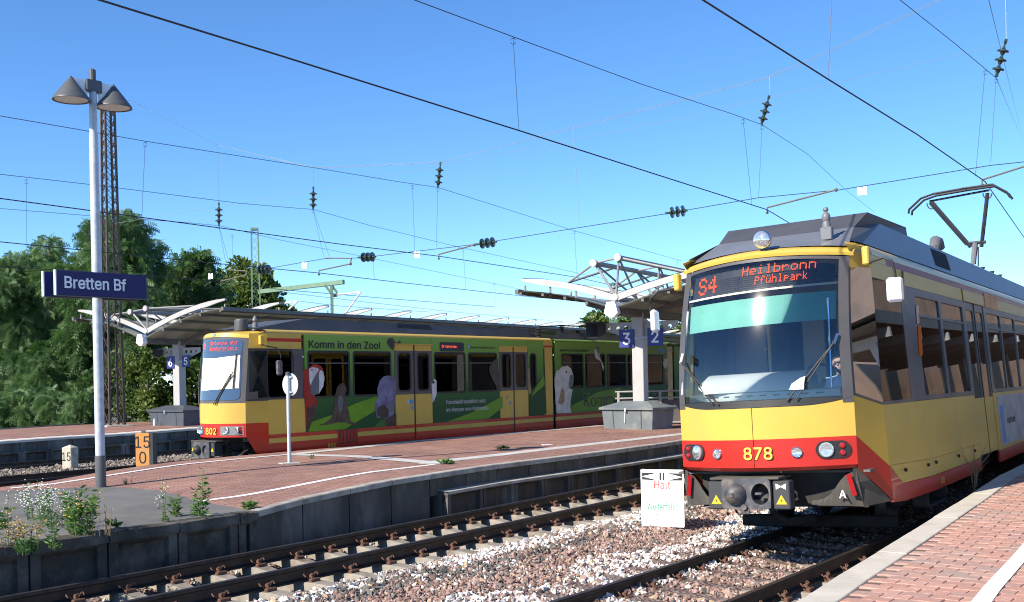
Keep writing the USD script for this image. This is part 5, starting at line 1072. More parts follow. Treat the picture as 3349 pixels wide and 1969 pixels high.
m_croof = usdkit.material(stage, LK + 'canopy_translucent', {'g': ('geometry', {}), 'n': ('noise_texture', {'scale': 1.5, 'detail': 5.0}), 'r': ('rgb_ramp', {'ramp': [(.3, (.30, .32, .28)), (.7, (.42, .44, .40))]}), 'p': ('principled_bsdf', {'roughness': .4}), 't': ('translucent_bsdf', {'color': (.30, .33, .27)}), 'm': ('mix_closure', {'fac': .35})},
                          [('g.position', 'n.vector'), ('n.fac', 'r.fac'), ('r.color', 'p.base_color'), ('p.BSDF', 'm.closure1'), ('t.BSDF', 'm.closure2')], surface='m.closure')
m_bin = mat('bin_grey', (.12, .145, .16), (.15, .175, .19), rough=.55, scale=3, dirt=(.24, .25, .24), dscale=1.6)
m_bind = mat('bin_dark', (.055, .065, .08), (.07, .082, .10), rough=.5, scale=3)
m_oran = mat('board_orange', (.60, .25, .05), (.54, .22, .045), rough=.6, scale=4, dirt=(.5, .27, .10), dscale=4)
m_stone = mat('milestone', (.50, .46, .38), (.42, .38, .31), rough=.9, scale=8, dirt=(.30, .26, .20), dscale=4, bump=.003, bscale=60)
m_wire = mat('copper_wire', (.035, .035, .05), (.045, .045, .06), rough=.5, metal=.4)
m_rope = mat('steel_rope', (.20, .27, .28), (.26, .33, .34), rough=.5, metal=.3)
m_ins = mat('insulator_green', (.022, .04, .03), (.03, .05, .04), rough=.25, coat=.5)
m_arm = mat('arm_olive', (.10, .10, .075), (.13, .125, .095), rough=.6)
m_wplate = mat('white_plate', (.75, .75, .76), (.7, .7, .7), rough=.5)
m_pant = mat('pantograph_dark', (.025, .026, .03), (.035, .036, .042), rough=.45, metal=.3)
m_redl = mat('print_sign_red', (.62, .10, .08), (.6, .09, .07), rough=.5); m_grnl = mat('print_sign_green', (.04, .32, .16), (.04, .3, .15), rough=.5); m_gryl = mat('print_sign_grey', (.36, .37, .45), (.34, .35, .43), rough=.5)
UPZ = np.array([0, 0, 1.0])
def word_parts(parent, name, text, h, M, m_, width=None, bold=False, depth=.002, center=True):
    """Lettering: one part for each word."""
    ws = words_of(text, h, depth, bold); a, b = min(x[0][:, 0].min() for x in ws), max(x[0][:, 0].max() for x in ws); k = width / (b - a) if width else 1.0
    for v, f in ws:
        v = v.copy(); v[:, 0] = (v[:, 0] - a) * k - ((b - a) * k / 2 if center else 0); part(parent, name, (v @ M[:3, :3].T + M[:3, 3], f), m_)

# ------------------------------------------------------------------ lamp post with station name
LB = on_platform(330, 1594)
lp = thing('street_lamp', 'tall galvanised platform lamp post with two dark cone heads at the left', 'lamp', frame(LB))
part(lp, 'post', MB().lathe([(.075, .42), (.073, 4.0), (.070, 5.6), (.062, 5.65), (.060, 6.45), (0, 6.46)], 20), m_galv, smooth=40)
part(lp, 'base_sleeve', MB().lathe([(.083, -.02), (.083, .50), (.076, .51)], 20), m_lampd, smooth=40)
hd = .72; D = np.array([math.sin(hd), math.cos(hd), 0])
part(lp, 'head_box', MB().box((0, 0, 6.40), (.13, .26, .19), rotz(-hd), bev=.01).lathe([(.055, 6.5), (.055, 6.66), (.03, 6.68), (0, 6.68)], 12), m_lampd)
for s_ in (-1, 1):
    c = D * s_ * .36
    h = part(lp, 'lamp_head', MB().lathe([(.012, 6.50), (.02, 6.485), (.275, 6.15), (.285, 6.115), (.265, 6.115), (.25, 6.13)], 28, frame((c[0], c[1], 0))), m_lampd, smooth=40)
    part(h, 'lamp_glass', MB().lathe([(.25, 6.125), (.15, 6.11), (0, 6.105)], 24, frame((c[0], c[1], 0))), m_signw, smooth=60)
    part(lp, 'lamp_bracket', MB().prism([(.10, 0), (.36, 0), (.10, -.30)] if s_ > 0 else [(-.10, 0), (-.10, -.30), (-.36, 0)], .03, frame((0, 0, 6.48), X=D, Y=UPZ, Z=np.cross(D, UPZ)) @ frame((0, 0, -.015))), m_signw)
hs_ = .70; Ds = np.array([math.sin(hs_), math.cos(hs_), 0]); Ns = np.array([math.cos(hs_), -math.sin(hs_), 0])
ss_ = thing('station_sign', 'blue station name board reading Bretten Bf fixed to the lamp post', 'sign', frame(LB))
pf = lambda x, y, o: on_plane(x, y, LB + Ns * o, Ns) - LB
tl, tr, bl = pf(183, 880, .14), pf(479, 903, .14), pf(185, 964, .14)
l0, l1, z0, z1 = tl @ Ds, tr @ Ds, bl[2], (tl[2] + tr[2]) / 2
for o, w0 in ((.14, l0), (-.20, l0 - .02)):
    b = part(ss_, 'board', MB().box(Ds * (w0 + l1) / 2 + Ns * (o - .02) + UPZ * (z0 + z1) / 2, (.05, l1 - w0, z1 - z0), rotz(-hs_), bev=.006), m_signb)
    part(b, 'end_cap', MB().box(Ds * (w0 - .008) + Ns * (o - .02) + UPZ * (z0 + z1) / 2, (.055, .018, z1 - z0 + .006), rotz(-hs_)), m_signw)
    part(b, 'bottom_rail', MB().box(Ds * (w0 + l1) / 2 + Ns * (o - .02) + UPZ * (z0 - .008), (.055, l1 - w0, .016), rotz(-hs_)), m_lampd)
Mt = frame(Ns * .150 + UPZ * (z0 + (z1 - z0) * .30), X=Ds, Y=UPZ, Z=Ns)
a0_, a1_ = pf(211, 930, .15) @ Ds, pf(413, 940, .15) @ Ds
Mt[:3, 3] += Ds * a0_
word_parts(ss_, 'lettering', 'Bretten  Bf'.replace('  ', ' '), (z1 - z0) * .46, Mt, m_signw, width=a1_ - a0_, center=False, bold=True)
for w in (-.06, .06): part(ss_, 'clamp', MB().box(UPZ * (z0 + .1 + (w > 0) * .25) + Ns * -.05, (.22, .16, .03), rotz(-hs_)), m_galv)

# ------------------------------------------------------------------ signs and small things on the platform
RB = on_platform(947, 1516); tn = np.array([.60, .80, 0])
rs = thing('sign_post', 'round sign seen from its grey back on a thin post before the zoo train', 'sign', frame(RB))
part(rs, 'post', MB().lathe([(.036, 0), (.034, 1.66), (.03, 1.68), (0, 1.685)], 12), m_galv, smooth=40)
part(rs, 'post_cap', MB().lathe([(.04, 1.63), (.04, 1.69), (0, 1.70)], 12), m_lampd)
Mr = frame(tn * .05 + UPZ * 1.46, X=np.cross(UPZ, tn), Y=UPZ, Z=tn)
part(rs, 'disc', MB().lathe([(0, 0), (.205, 0), (.214, .006), (.205, .012), (0, .012)], 30, Mr), mat('sign_back_grey', (.50, .58, .60), (.56, .64, .66), rough=.5, scale=4))
part(rs, 'clamp', MB().box(tn * .03 + UPZ * 1.60, (.16, .05, .03), rotz(-math.atan2(tn[0], tn[1]))).box(tn * .03 + UPZ * 1.32, (.16, .05, .03), rotz(-math.atan2(tn[0], tn[1]))), m_galv)
part(rs, 'foot_plate', MB().box((0, 0, .008), (.34, .26, .014), rotz(.5)), m_slab)
HB = aty(2172, 1722, 15.6); hz = HB[2]; hth = .48; HX = np.array([math.cos(hth), -math.sin(hth), 0]); HN = np.array([-math.sin(hth), -math.cos(hth), 0])
q0 = on_plane(2098, 1640, HB, HN); q1 = on_plane(2238, 1640, HB, HN); t0 = on_plane(2160, 1535, HB, HN)
HW, HH = np.linalg.norm(q1 - q0), t0[2] - hz
hs2 = thing('notice_board', 'white halt notice board standing on the ballast beside the yellow train', 'sign', frame((q0 + q1) / 2 * np.array([1, 1, 0]) + UPZ * hz, X=HX, Y=-HN, Z=UPZ))
part(hs2, 'board', MB().prism(rrect(-HW / 2, 0, HW / 2, HH, .02, 3), .012, frame((0, 0, 0), X=(1, 0, 0), Y=(.0, .0, 1), Z=(0, -1, 0))), m_signw)
FB = lambda z, x=0: frame((x, -.013, z), X=(1, 0, 0), Y=(0, 0, 1), Z=(0, -1, 0))
k_ = HW / 2
for sgn in (-1, 1):
    part(hs2, 'arrow_mark', MB().prism([(sgn * k_ * .93, HH * .935), (sgn * k_ * .93, HH * .875), (sgn * .10 * k_ * 2.3, HH * .94)][::sgn], .002, FB(0)), m_black)
    part(hs2, 'arrow_mark', MB().prism([(sgn * k_ * .93, HH * .815), (sgn * k_ * .93, HH * .868), (sgn * .10 * k_ * 2.3, HH * .81)][::-sgn], .002, FB(0)), m_black)
    part(hs2, 'bar_mark', MB().prism(R4(sgn * .075 * k_ * 1.0 - .012 + .0, HH * .81, sgn * .075 * k_ + .012, HH * .94), .002, FB(0)), m_black)
for txt, z, h, wd, mm in (('Halt', .665, .105, .42, m_redl), ('bei besetztem Gleis', .545, .05, .80, m_gryl), ('Weiterfahrt', .29, .095, .80, m_grnl), ('zum Kuppeln ohne', .175, .05, .76, m_gryl), ('Zustimmung des Fdl', .08, .05, .84, m_gryl)):
    word_parts(hs2, 'lettering', txt, h * HH / .8, FB(z * HH), mm, width=wd * HW * .9)
part(hs2, 'rule_line', MB().prism(R4(-k_ * .8, HH * .465, k_ * .8, HH * .469), .002, FB(0)), m_gryl)
part(hs2, 'post', MB().bx((-.03, .0, -.35), (.03, .03, .3)), m_galv)
OBp = aty(468, 1520, 24.6); OBp[2] = .24
ob = thing('distance_board', 'orange board with black figures 15 and 0 by the far platform track', 'sign', frame(OBp, rz=.0))
part(ob, 'board', MB().bx((-.152, -.02, 0), (.152, 0, .745), .004), m_oran); part(ob, 'side_board', MB().bx((.155, -.015, 0), (.235, .25, .735), .004), m_dashd)
part(ob, 'post', MB().bx((-.03, .01, -.4), (.05, .07, .80)), m_lampd)
BF = lambda x, z: frame((x, -.021, z), X=(1, 0, 0), Y=(0, 0, 1), Z=(0, -1, 0))
lettering(ob, 'figure_15', '15', .26, BF(0, .545), m_ink, False, .003, .85); lettering(ob, 'figure_0', '0', .26, BF(0, .20), m_ink, False, .003, .85)
WSp = aty(230, 1519, 27.0); WSp[2] = .02
ws_ = thing('milestone', 'low white kilometre stone marked 15 standing in the far ballast', 'milestone', frame(WSp, rz=-.35))
t_ = MB().bx((-.14, -.13, 0), (.14, .13, .55), .012); t_.add([(-.13, -.12, .548), (.13, -.12, .548), (.13, .12, .548), (-.13, .12, .548), (0, 0, .615)], [[0, 1, 4], [1, 2, 4], [2, 3, 4], [3, 0, 4]])
part(ws_, 'stone', t_, m_stone); lettering(ws_, 'figure_15', '15', .21, frame((0, -.133, .33), X=(1, 0, 0), Y=(0, 0, 1), Z=(0, -1, 0)), m_ink, False, .003, .8)
def grit_bin(label, origin, rz, L, W, H, m_):
    b = thing('grit_bin', label, 'grit bin', frame(origin, rz))
    body = [(-L / 2 * .94, -W / 2 * .94, 0), (L / 2 * .94, -W / 2 * .94, 0), (L / 2 * .94, W / 2 * .94, 0), (-L / 2 * .94, W / 2 * .94, 0), (-L / 2, -W / 2, H * .68), (L / 2, -W / 2, H * .68), (L / 2, W / 2, H * .68), (-L / 2, W / 2, H * .68)]
    part(b, 'body', MB().add(body, [[0, 1, 5, 4], [1, 2, 6, 5], [2, 3, 7, 6], [3, 0, 4, 7], [3, 2, 1, 0]]), m_)
    for x in (-.28, .28):
        part(b, 'rib', MB().bar((x * L * .96, -W / 2 * .94 - .006, .02), (x * L, -W / 2 - .006, H * .66), .025, .014, up=(0, -1, 0)), m_bind)
    e = .06; z = H * .66
    lid = [(-L / 2 - e, -W / 2 - e, z), (L / 2 + e, -W / 2 - e, z), (L / 2 + e, W / 2 + e, z), (-L / 2 - e, W / 2 + e, z), (-L / 2 - e, -W / 2 - e, z + .06), (L / 2 + e, -W / 2 - e, z + .06), (L / 2 + e, W / 2 + e, z + .06), (-L / 2 - e, W / 2 + e, z + .06), (-L * .26, -.12, H * .94), (L * .26, -.12, H * .94), (L * .26, .12, H * .94), (-L * .26, .12, H * .94)]
    part(b, 'lid', MB().add(lid, [[0, 1, 5, 4], [1, 2, 6, 5], [2, 3, 7, 6], [3, 0, 4, 7], [4, 5, 9, 8], [5, 6, 10, 9], [6, 7, 11, 10], [7, 4, 8, 11], [8, 9, 10, 11], [3, 2, 1, 0]]), m_)
    part(b, 'latch', MB().bx((-.03, -W / 2 - e - .02, z - .06), (.03, -W / 2 - e, z + .05), .006), m_galv); return b
g0, g1, g2 = on_platform(1971, 1402), on_platform(2134, 1406), on_platform(2165, 1395)
L = np.linalg.norm(g1 - g0) * 1.02; dirb = (g1 - g0) / np.linalg.norm(g1 - g0); nb = np.array([-dirb[1], dirb[0], 0]); Wb = .95
gb = grit_bin('grey grit bin with a sloping lid in front of the canopy column marked 3', (g0 + g1) / 2 + nb * Wb / 2, math.atan2(dirb[1], dirb[0]), L, Wb, .82, m_bin)
part(gb, 'paint_mark', MB().bx((-.09, -Wb / 2 - .012, .18), (-.06, -Wb / 2 + .0, .46)), m_signw)
h0, h1 = atz(487, 1391, .55), atz(603, 1394, .55); dh = (h1 - h0) / np.linalg.norm(h1 - h0); nh = np.array([-dh[1], dh[0], 0])
grit_bin('dark grit bin with a peaked lid on the far platform left of train 802', (h0 + h1) / 2 + nh * .5, math.atan2(dh[1], dh[0]), np.linalg.norm(h1 - h0) * .97, 1.0, .78, m_bind)
bt = atz(505, 1393, .55); single('bottle', MB().lathe([(.0, 0), (.05, 0), (.05, .14), (.02, .22), (.02, .27), (0, .27)], 12, frame(bt)), m_signw, 'small pale bottle standing before the dark grit bin on the far platform', 'bottle', smooth=40)
single('litter_scrap', MB().box(on_platform(1789, 1456) + np.array([0, 0, .008]), (.22, .14, .012), rotz(.4), bev=.004), m_signw, 'flat white scrap lying on the red paving of the middle platform', 'litter')

# ------------------------------------------------------------------ canopies
def canopy(name, label, node, hd, frames, step, WL, WR, rise, col_at, z_plat, posts=True, first=0.0, side_r=True):
    """Gull-winged platform roof. Local axes: x to the right of the track, y along it, z up from the platform."""
    X = np.array([math.cos(hd), -math.sin(hd), 0]); Y = np.array([math.sin(hd), math.cos(hd), 0])
    cn = thing(name, label, 'canopy', frame((node[0], node[1], z_plat), X=X, Y=Y, Z=UPZ)); zn = node[2] - z_plat; Ltot = step * (frames - 1)
    arc = lambda x, W: rise * (1 - (1 - x / W) ** 1.65)
    for k in range(frames):
        y = k * step
        for sg, W in ((-1, WL), (1, WR)):
            xs = np.linspace(.06, W, 11); up_ = [(sg * x, zn + arc(x, W) + .10 + .02 * (1 - x / W)) for x in xs]; dn = [(sg * x, zn + arc(x, W) - .06 + .10 * max(0, (x / W - .8) / .2)) for x in xs]
            part(cn, 'wing_beam', MB().prism((up_ + dn[::-1])[::(1 if sg < 0 else -1)], .09, frame((0, y - .045, 0), X=(1, 0, 0), Y=(0, 0, 1), Z=(0, -1, 0)) @ frame((0, 0, -.045))), m_cbeam)
            part(cn, 'beam_flange', MB().strip([(sg * x, y - .09, zn + arc(x, W) + .125) for x in xs], [(sg * x, y + .09, zn + arc(x, W) + .125) for x in xs]).strip([(sg * x, y + .09, zn + arc(x, W) + .13) for x in xs], [(sg * x, y - .09, zn + arc(x, W) + .13) for x in xs]), m_cdark)
            for x in (.98, .70, .42):
                part(cn, 'hanger', MB().bar((sg * x * W, y, zn + arc(x * W, W) - .08), (sg * x * W, y, zn + arc(x * W, W) - .34), .05, .05, up=(0, 1, 0)), m_ctube)
    for sg, W in ((-1, WL), (1, WR)):
        xs = np.linspace(.15, W * 1.0, 9)
        for k in range(frames - 1):
            y0, y1 = k * step - (.25 if k == 0 else -.01), (k + 1) * step - .01
            part(cn, 'roof_panel', MB().strip([(sg * x, y0, zn + arc(x, W) - .27) for x in xs], [(sg * x, y1, zn + arc(x, W) - .27) for x in xs]).strip([(sg * x, y1, zn + arc(x, W) - .245) for x in xs], [(sg * x, y0, zn + arc(x, W) - .245) for x in xs]), m_croof)
        for x in (.985, .74, .5, .27):
            part(cn, 'purlin', MB().bx((sg * x * W - .04, -.25, zn + arc(x * W, W) - .36), (sg * x * W + .04, Ltot, zn + arc(x * W, W) - .285)), m_cdark)
        part(cn, 'gutter', MB().bx((min(sg * (W + .0), sg * (W + .12)), -.28, zn + rise - .33), (max(sg * (W + .0), sg * (W + .12)), Ltot, zn + rise - .20), .01), m_cdark)
    part(cn, 'valley_gutter', MB().bx((-.16, -.3, zn - .42), (.16, Ltot, zn - .22), .01), m_cdark)
    # space truss over the valley
    ch = [(-.62, zn + 1.02), (.10, zn + 1.12)] if WL < 3.5 else [(-.85, zn + .80), (.0, zn + .88)]
    for x, z in ch: part(cn, 'truss_chord', MB().tube([(x, -.05, z), (x, Ltot * .55, z)], .07, 10), m_ctube, smooth=40); part(cn, 'chord_cap', MB().lathe([(.105, 0), (.105, .06), (0, .06)], 18, frame((x, -.05, z), X=(1, 0, 0), Y=(0, 0, 1), Z=(0, -1, 0))), m_cbeam)
    part(cn, 'truss_chord', MB().tube([(0, -.05, zn + .02), (0, Ltot, zn + .02)], .07, 10), m_ctube, smooth=40); part(cn, 'chord_cap', MB().lathe([(.10, 0), (.10, .06), (0, .06)], 18, frame((0, -.06, zn + .06), X=(1, 0, 0), Y=(0, 0, 1), Z=(0, -1, 0))), m_cbeam)
    for k in range(int(frames * .55) + 1):
        y = k * step
        for x, z in ch: part(cn, 'strut', MB().tube([(x, y, z), (0, y + step * .0, zn + .08)], .035, 8), m_ctube, smooth=40); part(cn, 'strut', MB().tube([(x, y, z), (0, y + step * .5, zn + .08)], .03, 8), m_ctube, smooth=40)
        part(cn, 'strut', MB().tube([ch[0][:1] + (y,) + ch[0][1:], ch[1][:1] + (y,) + ch[1][1:]], .03, 8), m_ctube)
        xo = -WL * .50; part(cn, 'strut', MB().tube([(ch[0][0], y, ch[0][1]), (xo, y, zn + arc(-xo, WL) + .12)], .032, 8), m_ctube)
        part(cn, 'strut', MB().tube([(ch[0][0], y + step * .5, ch[0][1]), (xo, y, zn + arc(-xo, WL) + .12)], .032, 8), m_ctube)
        xo = WR * .62; part(cn, 'strut', MB().tube([(ch[1][0], y, ch[1][1]), (xo, y, zn + arc(xo, WR) + .12)], .032, 8), m_ctube)
        if k: part(cn, 'strut', MB().tube([(ch[1][0], y - step, ch[1][1]), (xo, y, zn + arc(xo, WR) + .12)], .032, 8), m_ctube)
    part(cn, 'rain_head', MB().add([(-.20, -.38, zn - .38), (.20, -.38, zn - .38), (.20, -.18, zn - .38), (-.20, -.18, zn - .38), (-.12, -.38, zn - .08), (.12, -.38, zn - .08), (.12, -.18, zn - .08), (-.12, -.18, zn - .08), (-.06, -.34, zn - .50), (.06, -.34, zn - .50), (.06, -.2, zn - .50), (-.06, -.2, zn - .50)],
        [[0, 1, 5, 4], [1, 2, 6, 5], [2, 3, 7, 6], [3, 0, 4, 7], [4, 5, 6, 7], [8, 9, 1, 0], [9, 10, 2, 1], [10, 11, 3, 2], [11, 8, 0, 3], [11, 10, 9, 8]]), m_signw)
    for y in col_at:
        c = part(cn, 'column', MB().bx((-.17, y - .17, 0), (.17, y + .17, zn - .3), .012), m_cbeam)
        for sg in (-1, 1):
            pl = np.array([(sg * .17, zn - 1.0), (sg * .17, zn - .55), (sg * 1.15, zn - .55), (sg * 1.15, zn - .72), (sg * .6, zn - .92)])
            hl = [np.array([(sg * x + r * math.cos(a), zn - .70 + r * math.sin(a)) for a in np.linspace(0, 2 * PI, 10, endpoint=False)]) for x, r in ((.40, .07), (.66, .065), (.92, .055))]
            part(c, 'bracket_arm', MB().prism(pl, .04, frame((0, y + .02, 0), X=(1, 0, 0), Y=(0, 0, 1), Z=(0, -1, 0)), hl), m_cbeam)
            part(c, 'cross_beam', MB().bar((sg * .1, y, zn - .40), (sg * 1.6, y, zn + .05), .16, .10, up=(0, 1, 0)), m_cdark)
    return cn, X, Y
def number_sign(label, text, corners, plane_p, hd, m_=m_signb2):
    """Platform number plate across the track, its corners read off the photograph."""
    Y = np.array([math.sin(hd), math.cos(hd), 0]); X = np.array([math.cos(hd), -math.sin(hd), 0])
    (x0, y0), (x1, y1) = corners; a = on_plane(x0, y0, plane_p, Y); b = on_plane(x1, y1, plane_p, Y); o = (a + b) / 2
    w = abs((b - a) @ X); h = abs(a[2] - b[2]); t = thing('platform_number_sign', label, 'sign', frame(o, X=X, Y=Y, Z=UPZ))
    part(t, 'plate', MB().box((0, 0, 0), (w, .04, h), bev=.008), m_); lettering(t, 'figure', text, h * .62, frame((0, -.021, 0), X=(1, 0, 0), Y=(0, 0, 1), Z=(0, -1, 0)), m_signw, True)
    part(t, 'hanger', MB().bar((-w * .4, .02, 0) if text in '25' else (w * .4, .02, 0), ((-w * .4 - .2) if text in '25' else (w * .4 + .2), .02, 0), .03, .03, up=(0, 1, 0)), m_galv); return t
n1 = np.array([-13.3, 40.3, 3.98])
canopy('platform_canopy', 'long grey canopy with curved wings on the far platform behind train 802', n1, .548, 20, 2.68, 3.8, 4.05, .92, (1.45, 12.2, 22.9, 33.6, 44.3), .55)
n2 = np.array([2.85, 29.65, 4.10])
canopy('platform_canopy', 'grey steel canopy with open truss on the middle platform beside the yellow train', n2, .515, 10, 2.9, 2.85, 3.2, .62, (1.55, 10.2, 18.9), .55)
cp1 = n1 + np.array([math.sin(.548), math.cos(.548), 0]) * 1.27; cpn = n2 + np.array([math.sin(.515), math.cos(.515), 0]) * 1.36
number_sign('blue sign with a white 6 left of the far canopy column', '6', ((546, 1166), (571, 1205)), cp1, .548); number_sign('blue sign with a white 5 just left of the zoo train front', '5', ((596, 1163), (621, 1200)), cp1, .548)
number_sign('blue sign with a white 3 left of the column above the grey grit bin', '3', ((2025, 1079), (2075, 1136)), cpn, .515); number_sign('blue sign with a white 2 beside the yellow train mirror', '2', ((2117, 1073), (2169, 1130)), cpn, .515)
for lab, px_, pp, hd in (('dark floodlight box under the middle platform canopy left of sign 3', (1952, 1076), cpn, .515), ('small dark floodlight under the far canopy above sign 6', (516, 1155), cp1, .548)):
    Yv = np.array([math.sin(hd), math.cos(hd), 0]); o = on_plane(*px_, pp, Yv); t = thing('floodlight', lab, 'lamp', frame(o, rz=-hd - .4)); k = 1.0 if hd < .53 else .7
    part(t, 'housing', MB().add([(-.16 * k, .2 * k, -.15 * k), (.16 * k, .2 * k, -.15 * k), (.16 * k, .2 * k, .13 * k), (-.16 * k, .2 * k, .13 * k), (-.25 * k, -.2 * k, -.25 * k), (.25 * k, -.2 * k, -.25 * k), (.25 * k, -.2 * k, .17 * k), (-.25 * k, -.2 * k, .17 * k)], [[0, 3, 2, 1], [4, 0, 1, 5], [5, 1, 2, 6], [6, 2, 3, 7], [7, 3, 0, 4]]), m_dashd)
    part(t, 'visor', MB().bx((-.28 * k, -.3 * k, .17 * k), (.28 * k, .2 * k, .20 * k), .005), m_dashd); part(t, 'reflector', MB().quad((-.22 * k, -.12 * k, -.22 * k), (.22 * k, -.12 * k, -.22 * k), (.16 * k, .17 * k, .1 * k), (-.16 * k, .17 * k, .1 * k)), m_chrome)
# stair railing on the middle platform, and the low one at the far left
ra = aty(2012, 1283, 33.0); rb = aty(2330, 1277, 33.2); ra[2] = rb[2] = 1.56
st_ = thing('stair_railing', 'grey stair railing with mesh panels behind the grit bin on the middle platform', 'railing')
for dz in (0, -.20, -.95): part(st_, 'rail', MB().tube([ra + UPZ * dz, rb + UPZ * dz], .026, 8), m_cbeam)
for t in (.03, .46, .96): p = ra * (1 - t) + rb * t; part(st_, 'post', MB().bar(p, p - UPZ * 1.0, .07, .05, up=(0, 1, 0)), m_cbeam)
for a, b in ((.05, .44), (.48, .94)): p, q = ra * (1 - a) + rb * a, ra * (1 - b) + rb * b; part(st_, 'mesh_panel', MB().bar((p + q) / 2 - UPZ * .93, (p + q) / 2 - UPZ * .27, np.linalg.norm(q - p), .015, up=(0, 1, 0)), m_cdark)
fa_, fb2 = aty(-60, 1407, 41.0), aty(272, 1386, 43.5)
lf_ = thing('low_fence', 'low dark railing along the back of the far platform at the left', 'fence')
for dz in (0, -.12): part(lf_, 'rail', MB().tube([fa_ + UPZ * (.0 + dz), fb2 + UPZ * dz], .03, 6), m_lampd)
for t in np.linspace(0, 1, 16): p = fa_ * (1 - t) + fb2 * t; part(lf_, 'post', MB().bar(p, p - UPZ * .35, .035, .035), m_lampd)

# ------------------------------------------------------------------ masts
def lattice_mast(name, label, base, h, w0, w1, rz, m_, n=14, leg=.07):
    t = thing(name, label, 'mast', frame(base, rz)); C = lambda k, z: np.array([(-1, 1, 1, -1)[k] * (w0 + (w1 - w0) * z / h) / 2, (-1, -1, 1, 1)[k] * (w0 + (w1 - w0) * z / h) / 2, z])
    for k in range(4): part(t, 'leg', MB().bar(C(k, 0), C(k, h), leg, leg), m_)
    zs = [0]; 
    while zs[-1] < h - .3: zs.append(zs[-1] + max(.38, (w0 + (w1 - w0) * zs[-1] / h) * 1.05))
    zs[-1] = h
    for k in range(4):
        for i, (a, b) in enumerate(zip(zs[:-1], zs[1:])):
            part(t, 'brace', MB().bar(C(k, a), C((k + 1) % 4, b), .035, .012).bar(C((k + 1) % 4, a), C(k, b), .035, .012) if leg > .06 else MB().bar(C(k, a), C((k + 1) % 4, b), .035, .012), m_)
    part(t, 'cap', MB().box((0, 0, h - .03), (w1 + leg, w1 + leg, .10)), m_); part(t, 'footing', MB().box((0, 0, -.1), (w0 + .5, w0 + .5, .3), bev=.03), m_edge); return t
MBs = atz(374, 1394, .55); lattice_mast('lattice_mast', 'tall rusty brown lattice mast behind the lamp post', MBs, 12.6, .56, .34, .75, m_rust)
GM = aty(843, 1252, 52.0); GM[2] = .3; gmst = lattice_mast('lattice_mast', 'green lattice mast with a long side arm above the far canopy', GM, 9.05, .46, .30, .2, m_green, leg=.06)
Xb = np.array([.86, -.50, 0]); part(gmst, 'side_arm', MB().bar((.1, 0, 6.05), (np.array([[math.cos(.2), math.sin(.2)], [-math.sin(.2), math.cos(.2)]]) @ (Xb[:2] * 5.3)).tolist() + [6.2], .16, .20, bev=.01), m_green)
pt = (np.array([[math.cos(.2), math.sin(.2)], [-math.sin(.2), math.cos(.2)]]) @ (Xb[:2] * 4.6)).tolist()
part(gmst, 'drop_post', MB().bar((*pt, 6.1), (*pt, 2.2), .14, .14).bar((*pt, 6.1), (pt[0] + .25, pt[1], 5.75), .1, .1).bar((pt[0] - .3, pt[1], 6.1), (pt[0], pt[1], 5.7), .1, .1), m_green)
G2 = aty(2008, 1100, 66.0); G2[2] = .3; lattice_mast('lattice_mast', 'distant green lattice mast behind the middle platform canopy truss', G2, 7.3, .42, .28, .3, m_green, leg=.06)

# ------------------------------------------------------------------ overhead line: everything hangs in real planes over the tracks
Xh = np.array([math.cos(.545), -math.sin(.545), 0]); Yh = np.array([math.sin(.545), math.cos(.545), 0])
def in_span(x, y): return on_plane(x, y, MBs, Yh)                       # the plane of the cross-span, square to the tracks
def over(tr_p, hdg): return lambda x, y: on_plane(x, y, tr_p, np.array([math.cos(hdg), -math.sin(hdg), 0]))
def wire(mb, pts, r): return mb.tube(pts, r, 5, False)
def line(name, label, pts, r, m_, drop=(), sag=None, cat='overhead wire'):
    t = thing(name, label, cat); part(t, 'wire', wire(MB(), pts, r), m_)
    for a, b in drop:
        d = part(t, 'dropper', wire(MB(), [a, b], .0045), m_wire); part(d, 'loop', MB().tube([a + np.array([.0, 0, -.02]) + .05 * np.array([math.sin(q), 0, -1 + math.cos(q)]) for q in np.linspace(0, 2 * PI, 9)], .005, 4, False), m_wire)
    return t
def ext(a, b, t): return a + (b - a) * t
# track beside the wall: contact wire and its messenger
A0, A1 = atz(325.6, 0, 6.05), in_span(2509, 686); pa = over(A0, math.atan2(A1[0] - A0[0], A1[1] - A0[1])); A2 = in_span(2509, 686) + np.array([math.sin(.44), math.cos(.44), 0]) * 12; A2[2] = A1[2]
Apts = [ext(A1, A0, 1.25), A0, pa(900, 177), pa(1697, 427), pa(2200, 588), A1, A2]
Mpts = [pa(1300, -22), pa(1355.6, 0), pa(1677, 120), pa(2100, 276), pa(2390, 371), in_span(2492, 408)]
Mb = in_span(2492, 408); pb = over(Mb, .40)
Mq = [pb(2640, 503), pb(2771, 625), pb(2860, 694)]
line('contact_wire', 'thick dark contact wire crossing the sky from top left towards the yellow train roof', Apts, .0125, m_wire)
line('messenger_wire', 'thin messenger wire sagging from the top centre to the middle insulator', Mpts + Mq, .0075, m_wire, [(pa(1678, 121), pa(1697, 426)), (pa(2430, 388), pa(2459, 669)), (Mb, in_span(2481, 647))])
# track of the near train
B1 = in_span(3222, 594); B0 = atz(2299, 0, B1[2]); pB = over(B0, math.atan2(B1[0] - B0[0], B1[1] - B0[1]))
line('contact_wire', 'dark contact wire running down from the top right to the raised pantograph', [ext(B1, B0, 1.3), B0, pB(2708, 259), pB(3000, 440), B1, B1 + np.array([math.sin(.50), math.cos(.50), 0]) * 14], .0125, m_wire)
Bm = in_span(3258, 255); pBm = over(Bm, .44)
line('messenger_wire', 'messenger wire leading to the insulator at the upper right corner', [pB(2900, -30), pB(2944, 0), pB(3120, 140), Bm, pBm(3349, 470), pBm(3420, 760)], .0075, m_wire, [(pB(2722, -60), pB(2708, 258)), (pB(3222, 228), pB(3190, 576)), (Bm, in_span(3240, 530))])
